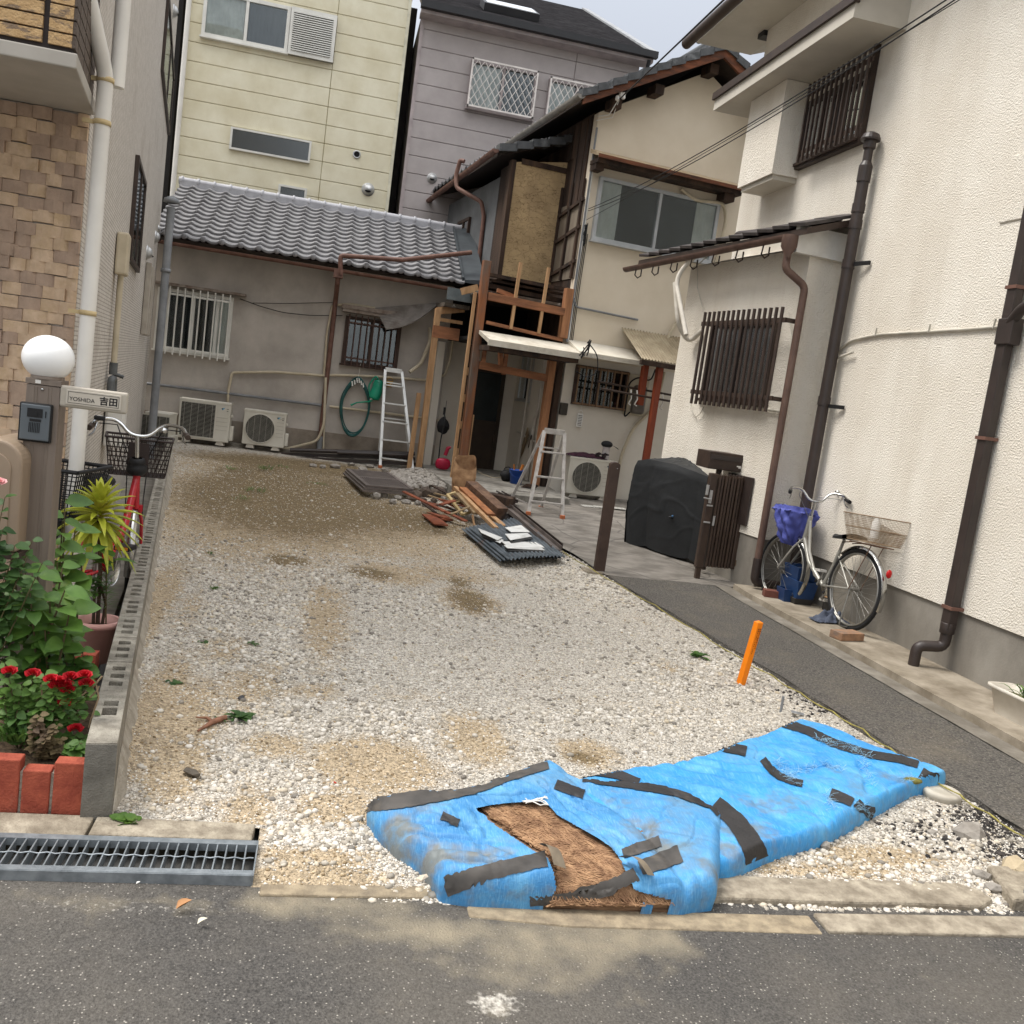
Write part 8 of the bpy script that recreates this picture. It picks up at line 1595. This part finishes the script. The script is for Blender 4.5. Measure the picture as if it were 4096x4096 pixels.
class Pillow:
    def __init__(s, outline, h, wr=.012, seed=0, heights=None, rim=.22, dome=.25, fold=(), zb=None):
        s.h = h; s.seed = seed; s.wr = wr; s.rim = rim; s.dome = dome; s.fold = fold
        P = [Z0(x, y, (hh if hh is not None else h*.55)) for (x, y, hh) in outline]; P = [Vector((p.x,p.y,0)) for p in P]
        s.c = sum(P, Vector())/len(P); s.P = sorted(P, key=lambda p: math.atan2(p.y-s.c.y,p.x-s.c.x)); s.A = [math.atan2(p.y-s.c.y,p.x-s.c.x) for p in s.P]
    def rad(s, a):
        n = len(s.P); d = Vector((math.cos(a),math.sin(a),0)); best = 0
        for i in range(n):
            p, q = s.P[i]-s.c, s.P[(i+1)%n]-s.c; e = q-p; den = d.x*e.y-d.y*e.x
            if abs(den) < 1e-9: continue
            t = (p.x*e.y-p.y*e.x)/den; u = (p.x*d.y-p.y*d.x)/den
            if t > 0 and -1e-6 <= u <= 1+1e-6: best = max(best, t)
        return best
    def prof(s, x, y, t, r):
        edge = (1-t)*r; e = s.rim*s.h*2.2
        k = 1.0 if edge > e else math.sqrt(max(0, 1-(1-edge/e)**2))
        z = g(y)+s.h*(.30+.70*k)*(1-s.dome*.5)+s.h*s.dome*.5*(1-t*t)
        z += s.wr*(noise2(x,y,3.0,s.seed)*1.3+noise2(x*1.0+y*.7,y*2.2,7,s.seed)*.5)*k
        for (f_, ax_, ay_, zz_) in ((2.3,1,.35,1),(3.1,.4,1,5),(5.2,.8,.8,9)):
            c_ = abs(mnoise.noise(Vector((x*ax_*f_, y*ay_*f_+x*.5, s.seed+zz_)))); z -= .0075*max(0, 1-c_/.055)*k
        z += s.wr*.45*math.sin((x*.8+y*1.6)*34+5*noise2(x,y,3,s.seed+4))*max(0,noise2(x,y,2.0,s.seed+9)+.15)*k
        for (ax, ay, bx, by, dep, wd) in s.fold:
            d = Vector((bx-ax,by-ay)); q = Vector((x-ax,y-ay)); u = max(0,min(1,q.dot(d)/d.length_squared)); z -= dep*math.exp(-((q-d*u).length/wd)**2)
        return z
    def z(s, x, y):
        d = Vector((x-s.c.x,y-s.c.y)); a = math.atan2(d.y,d.x); r = s.rad(a); return s.prof(x, y, min(1,d.length/max(r,1e-6)), r)
    def pos(s, x, y, off=0):
        d = Vector((x-s.c.x,y-s.c.y)); a = math.atan2(d.y,d.x); r = s.rad(a); l_ = d.length
        if l_ <= r*.985: return Vector((x,y,s.prof(x,y,l_/r,r)+off))
        q = s.c+Vector((d.x,d.y,0))*((r+off)/l_); return Vector((q.x,q.y,max(g(y)-.01, s.prof(q.x,q.y,1,r)-(l_-r*.985)*.8)))
    def inside(s, x, y): d = Vector((x-s.c.x,y-s.c.y)); return d.length <= s.rad(math.atan2(d.y,d.x))*.996
    def hit(s, px, py, off=.004):
        z = s.h*1.25; st = s.h/60; P = None
        for i in range(90):
            P = Z0(px, py, z)
            if s.inside(P.x, P.y):
                t_ = s.z(P.x, P.y)
                if z <= t_:
                    if z < t_-.012: n_ = Vector((P.x-s.c.x,P.y-s.c.y,0)).normalized(); return P+n_*off*1.5
                    return Vector((P.x,P.y,t_+off))
            z -= st
        return P
    def mesh(s, name, m, hole=None, na=420, nr=80, grime=None, parent=None):
        vs = []; fs = []
        rr = [s.rad(2*math.pi*i/na) for i in range(na)]
        rr = [(rr[i-1]+2*rr[i]+rr[(i+1)%na])/4 for i in range(na)]
        for j in range(nr+1):
            t = 1-(1-j/nr)**1.6
            for i in range(na):
                a = 2*math.pi*i/na; r = rr[i]; x, y = s.c.x+math.cos(a)*r*t, s.c.y+math.sin(a)*r*t; vs.append((x, y, s.prof(x, y, t, r)))
        for i in range(na):
            a = 2*math.pi*i/na; r = rr[i]*.985; x, y = s.c.x+math.cos(a)*r, s.c.y+math.sin(a)*r; vs.append((x, y, g(y)-.03))
        for j in range(nr+1):
            for i in range(na):
                q = (j*na+i, j*na+(i+1)%na, (j+1)*na+(i+1)%na, (j+1)*na+i)
                if hole:
                    c = PX(Vector([sum(vs[k][d] for k in q)/4 for d in (0,1,2)]))
                    if inpoly(c[0], c[1], hole) and vs[q[0]][1] < s.c.y+.30: continue
                fs.append(q[::-1])
        fs = [f[::-1] for f in fs]; mb = MB(); mb.add(vs, fs, True); o = build(name, mb, m, parent)
        gv = []
        for i, v in enumerate(vs):
            j = i//na; e = max(0, (j/nr-.62)/.38) if j <= nr else 1; val = .55*e
            if grime: val = max(val, grime(v[0], v[1]))
            gv.append(val)
        at_ = o.data.attributes.new('grime','FLOAT','POINT'); at_.data.foreach_set('value', gv); return o
def inpoly(x, y, P):
    c = False; n = len(P)
    for i in range(n):
        a, b = P[i], P[(i+1)%n]
        if (a[1] > y) != (b[1] > y) and x < (b[0]-a[0])*(y-a[1])/(b[1]-a[1])+a[0]: c = not c
    return c
def strip(pl_, pts, w_, par, name='tape', m=None, off=.0045):
    """band of tape lying on the cloth: course and width are read off the photo, every vertex rests on the bundle"""
    D = []
    for a, b in zip(pts, pts[1:]):
        k = max(2, int(math.hypot(b[0]-a[0], b[1]-a[1])/9)); D += [(a[0]+(b[0]-a[0])*i/k, a[1]+(b[1]-a[1])*i/k) for i in range(k)]
    D.append(pts[-1]); vs = []; nw = 8; mb = MB(); ws = w_ if isinstance(w_, (list, tuple)) else [w_, w_]
    for i, p in enumerate(D):
        a, b = D[max(i-1,0)], D[min(i+1,len(D)-1)]; dx, dy = b[0]-a[0], b[1]-a[1]; l_ = math.hypot(dx,dy); nx, ny = -dy/l_, dx/l_
        wv = (ws[0]+(ws[1]-ws[0])*i/(len(D)-1))*(1+.10*noise2(p[0]*.03,p[1]*.03))
        for k in range(nw+1): u = wv*(k/nw-.5); vs.append(pl_.hit(p[0]+nx*u, p[1]+ny*u, off))
    mb.add(vs, [(i*(nw+1)+k, i*(nw+1)+k+1, (i+1)*(nw+1)+k+1, (i+1)*(nw+1)+k) for i in range(len(D)-1) for k in range(nw)], True); return build(name, mb, m or m_tape, par)
hA = .095
outA = [(2800,2995,.12),(3122,2895,.12),(3200,2876,.1),(3310,2901,.1),(3558,2995,.1),(3700,3045,.1),(3796,3105,.08),(3780,3136,.03),(3662,3170,.02),(3498,3256,.02),(3303,3365,.02),(3065,3440,.02),(2934,3495,.02),(2885,3500,.02),(2600,3480,.02),(2300,3300,.03),(2290,3090,.12),(2427,3069,.12),(2600,3040,.12)]
TA_ = thing('tarp_bundle', 'long flat bundle wrapped in torn bright blue tarpaulin, the farther right one', 'tarpaulin', G(3000,3200))
fA = []
pA_ = Pillow(outA, hA, .014, 3, rim=.20, dome=.16)
# each fold is a crease in the cloth, given in place coordinates
def foldpx(pl_, a, b, dep, wd): p, q = Z0(*a, pl_.h), Z0(*b, pl_.h); return (p.x,p.y,q.x,q.y,dep,wd)
pA_.fold = [foldpx(pA_,(3080,3080),(3330,3060),.022,.02), foldpx(pA_,(3330,3060),(3480,3070),.018,.02), foldpx(pA_,(3440,3050),(3480,3170),.016,.018), foldpx(pA_,(3100,3120),(3280,3160),.014,.03), foldpx(pA_,(3300,2985),(3500,3060),.012,.02), foldpx(pA_,(2900,3100),(3150,3280),.008,.05), foldpx(pA_,(3150,3020),(3300,3110),.01,.04), foldpx(pA_,(3280,3160),(3480,3230),.014,.02)]
gA = blobs([(2960,3400,160,60,1.1),(3050,3300,140,50,.9),(3130,3280,120,40,.8),(2900,3480,90,40,1.1),(3290,3150,60,30,.7),(3560,3180,100,40,.8),(3300,2990,120,20,.6),(3450,2990,80,20,.6),(2950,3010,120,30,.5)])
oA = pA_.mesh('tarp', tarp_mat('blue_tarp_a', .85), grime=gA, parent=TA_)
strip(pA_, [(3130,2893),(3230,2925),(3330,2975),(3480,3020),(3600,3040),(3672,3062)], [36,30], TA_); strip(pA_, [(2862,2968),(2900,2990),(2985,3008)], [44,40], TA_)
strip(pA_, [(3050,3040),(3085,3085),(3120,3110),(3165,3128),(3210,3138)], [30,26], TA_); strip(pA_, [(3320,3178),(3370,3195),(3410,3215)], [44,36], TA_); strip(pA_, [(3425,3215),(3450,3240),(3490,3258)], [34,44], TA_); strip(pA_, [(3680,3100),(3745,3135)], [56,60], TA_)
strip(pA_, [(2860,3215),(2945,3290),(3000,3370),(3030,3440)], [58,96], TA_)
strip(pA_, [(2290,3095),(2380,3085),(2470,3100),(2555,3135)], [44,36], TA_)
m_fray = mat('frayed_threads', (176,214,234), (120,178,216), s=20, rough=.7)
mb = MB(); rf = random.Random(12)
for (x0, y0, x1, y1, n_) in ((3270,2955,3390,2990,70),(3390,2990,3480,3030,50),(3100,3040,3180,3130,90),(3310,3180,3330,3230,50),(3440,3225,3470,3260,50),(3450,3040,3490,3150,60),(3610,3110,3690,3130,60),(3180,3090,3260,3070,50),(3290,3060,3370,3080,40)):
    for i in range(n_):
        u = rf.random(); xx, yy2 = x0+(x1-x0)*u+rf.uniform(-9,9), y0+(y1-y0)*u+rf.uniform(-9,9); a = rf.random()*6.28; l_ = 12+26*rf.random(); p = pA_.hit(xx,yy2,.002); q = pA_.hit(xx+math.cos(a)*l_,yy2+math.sin(a)*l_*.5,.004+.006*rf.random()); mb.tube([p,(p+q)/2+Vector((0,0,.004)),q], .0007, 3, caps=False)
build('frayed_threads', mb, m_fray, TA_)
p = G(3650,3118,.08); mb = MB(); mb.sph((p.x,p.y,pA_.z(p.x,p.y)+.0),.05,14,8,(1.1,.5,.3)); build('cushion_lining', mb, mat('olive_quilt', (128,122,60), (92,90,44), s=30, rough=.9), TA_)
# front bundle
hB = .125
outB = [(2195,3028,.12),(2060,3080,.11),(1900,3130,.11),(1700,3165,.11),(1480,3190,.11),(1462,3215,.08),(1500,3300,.05),(1590,3410,.03),(1682,3470,.02),(1756,3568,.02),(1900,3590,.02),(2120,3600,.02),(2330,3608,.02),(2518,3618,.02),(2740,3624,.02),(2830,3608,.02),(2868,3572,.05),(2890,3400,.06),(2900,3250,.10),(2880,3205,.12),(2700,3150,.12),(2500,3120,.12),(2330,3100,.12)]
TB_ = thing('tarp_bundle', 'nearer folded bundle in dirty blue tarpaulin, torn open to show brown fibre', 'tarpaulin', G(2200,3350))
pB_ = Pillow(outB, hB, .014, 11, rim=.20, dome=.16)
cr_ = foldpx(pB_, (2260,3080), (2560,3290), .020, .022); pB_.fold = [cr_, foldpx(pB_,(2560,3290),(2810,3560),.024,.022)]+[foldpx(pB_,a,b,d,w_) for a,b,d,w_ in (((1520,3250),(1900,3300),.018,.009),((1540,3290),(1980,3360),.018,.009),((1560,3330),(2000,3400),.012,.014),((1640,3380),(2000,3430),.018,.009),((2230,3180),(2480,3400),.012,.014),((2300,3170),(2560,3380),.018,.009),((2160,3130),(2420,3280),.018,.009),((1850,3180),(2150,3170),.018,.009),((2480,3420),(2700,3560),.012,.014),((1800,3480),(1960,3500),.012,.015),((1900,3240),(1960,3330),.016,.018))]
hole_px = [(1905,3232),(1960,3220),(2050,3210),(2150,3205),(2190,3215),(2230,3260),(2300,3300),(2380,3345),(2440,3385),(2475,3425),(2505,3490),(2540,3560),(2680,3600),(2690,3640),(2160,3640),(2225,3560),(2215,3490),(2190,3430),(2130,3400),(2040,3340),(1960,3285)]
hole = [Z0(x, y, hB*.92 if y < 3480 else hB*.7) for x, y in hole_px]; hole = [(p.x,p.y) for p in hole]
gB = blobs([(1560,3430,130,90,1.2),(1700,3520,160,60,1.2),(1900,3540,200,50,1.1),(1650,3350,160,60,.8),(1950,3230,200,30,.7),(2560,3430,120,80,1.0),(2650,3520,120,60,1.0),(2300,3190,120,40,.6),(2480,3300,120,60,.6),(1500,3230,80,40,.7),(2820,3580,80,40,1.0)])
oB = pB_.mesh('tarp', tarp_mat('blue_tarp_b', 1.0), hole=hole_px, na=520, nr=110, grime=gB, parent=TB_)
fx = Pillow(outB, hB*.76, .010, 5, rim=.34, dome=.34); fx.P = [fx.c+(p-fx.c)*.965 for p in fx.P]; m_fib = mat('palm_fibre', (160,128,98), (112,84,62), s=10, rough=.9, bump=.9, bs=30, st=(.5,6,4), st2=(.6,7,4), c3=(60,42,32), s3=4, lo3=.52, hi3=.72, st3=(.5,4,4))
fx.mesh('fibre_core', m_fib, na=200, nr=40, parent=TB_)
mb = MB(); hx_ = [p[0] for p in hole_px]; hy_ = [p[1] for p in hole_px]; cnt = 0
while cnt < 2600:
    x, y = rf.uniform(min(hx_),max(hx_)), rf.uniform(min(hy_),3615)
    if not inpoly(x, y, hole_px): continue
    cnt += 1; l_ = 60+150*rf.random(); an = .22+.30*noise2(x*.01,y*.02,1)*2+.12*rf.gauss(0,1); P = []
    for k in range(7):
        qx, qy = x+math.cos(an)*l_*(k/6-.5), y+math.sin(an)*l_*(k/6-.5)+6*math.sin(k*1.4+x)
        if not inpoly(qx, qy, hole_px) or qy > 3612:
            if len(P) > 1: break
            P = []; continue
        P.append(fx.hit(qx, qy, .003+.010*rf.random()+.006*math.sin(math.pi*k/6)))
    if len(P) > 1: mb.tube(P, .0009+.0014*rf.random(), 4, caps=False)
build('fibre_strands', mb, mat('fibre_strand', (176,140,106), (124,92,68), s=22, rough=.85), TB_)
strip(pB_, [(1470,3215),(1600,3205),(1750,3180),(1900,3150),(2050,3095),(2190,3055)], [72,50], TB_, m=mat('grey_tape', (84,80,76), (62,60,58), s=9, rough=.7, c3=(122,112,98), s3=7, lo3=.55, hi3=.75, w3=.6))
strip(pB_, [(1785,3552),(1900,3510),(2020,3480),(2140,3450),(2185,3440)], [70,66], TB_, m=MATS['grey_tape']); strip(pB_, [(2490,3420),(2560,3395),(2640,3370)], [40,44], TB_, m=MATS['grey_tape']); strip(pB_, [(2560,3480),(2640,3450),(2720,3420)], [64,72], TB_, m=MATS['grey_tape'])
strip(pB_, [(2222,3140),(2270,3160),(2335,3182)], [40,40], TB_); strip(pB_, [(1765,3270),(1800,3285),(1835,3298)], [34,34], TB_); strip(pB_, [(2330,3115),(2500,3135),(2700,3165),(2850,3215),(2888,3250)], [36,52], TB_)
for a, b in (((2175,3400),(2235,3500)), ((2485,3440),(2600,3530))):   # curled tape ends
    p, q = Z0(*a,hB), Z0(*b,hB*.8); p.z = pB_.z(p.x,p.y)+.01; q.z = p.z-.01; mb = MB(); s_ = (q-p).cross(Vector((0,0,1))).normalized(); mb.grid(lambda u, v: p.lerp(q,u)+s_*(.05*(v-.5))+Vector((0,0,.03*math.sin(math.pi*u)+.02*v)), 8, 4); build('curled_tape', mb, mat('dusty_tape', (134,122,104), (106,96,82), s=9, rough=.8), TB_)
strip(pB_, [(2120,3604),(2290,3592),(2440,3555),(2545,3500)], [40,58], TB_, name='tape', m=MATS['grey_tape'], off=.002)
mb = MB(); q0 = Z0(2100,3205,hB); 
for i in range(5): mb.tube([Vector((p.x,p.y,pB_.z(p.x,p.y)+.008)) for p in [Z0(2095+20*k+rf.uniform(-8,8), 3205+6*math.sin(k+i)+rf.uniform(-5,5)+4*i, hB) for k in range(6)]], .0025, 5)
build('white_string', mb, m_white, TB_)
mb = MB(); q = Z0(1700,3425,.12); rock(mb, Vector((q.x,q.y,pB_.z(q.x,q.y)+.01)), .03,.015,.010, 5); tag(build('stone', mb, mat('chalky', (222,206,184), s=9)), 'small pale stone lying on the left part of the nearer tarp bundle', 'stone')
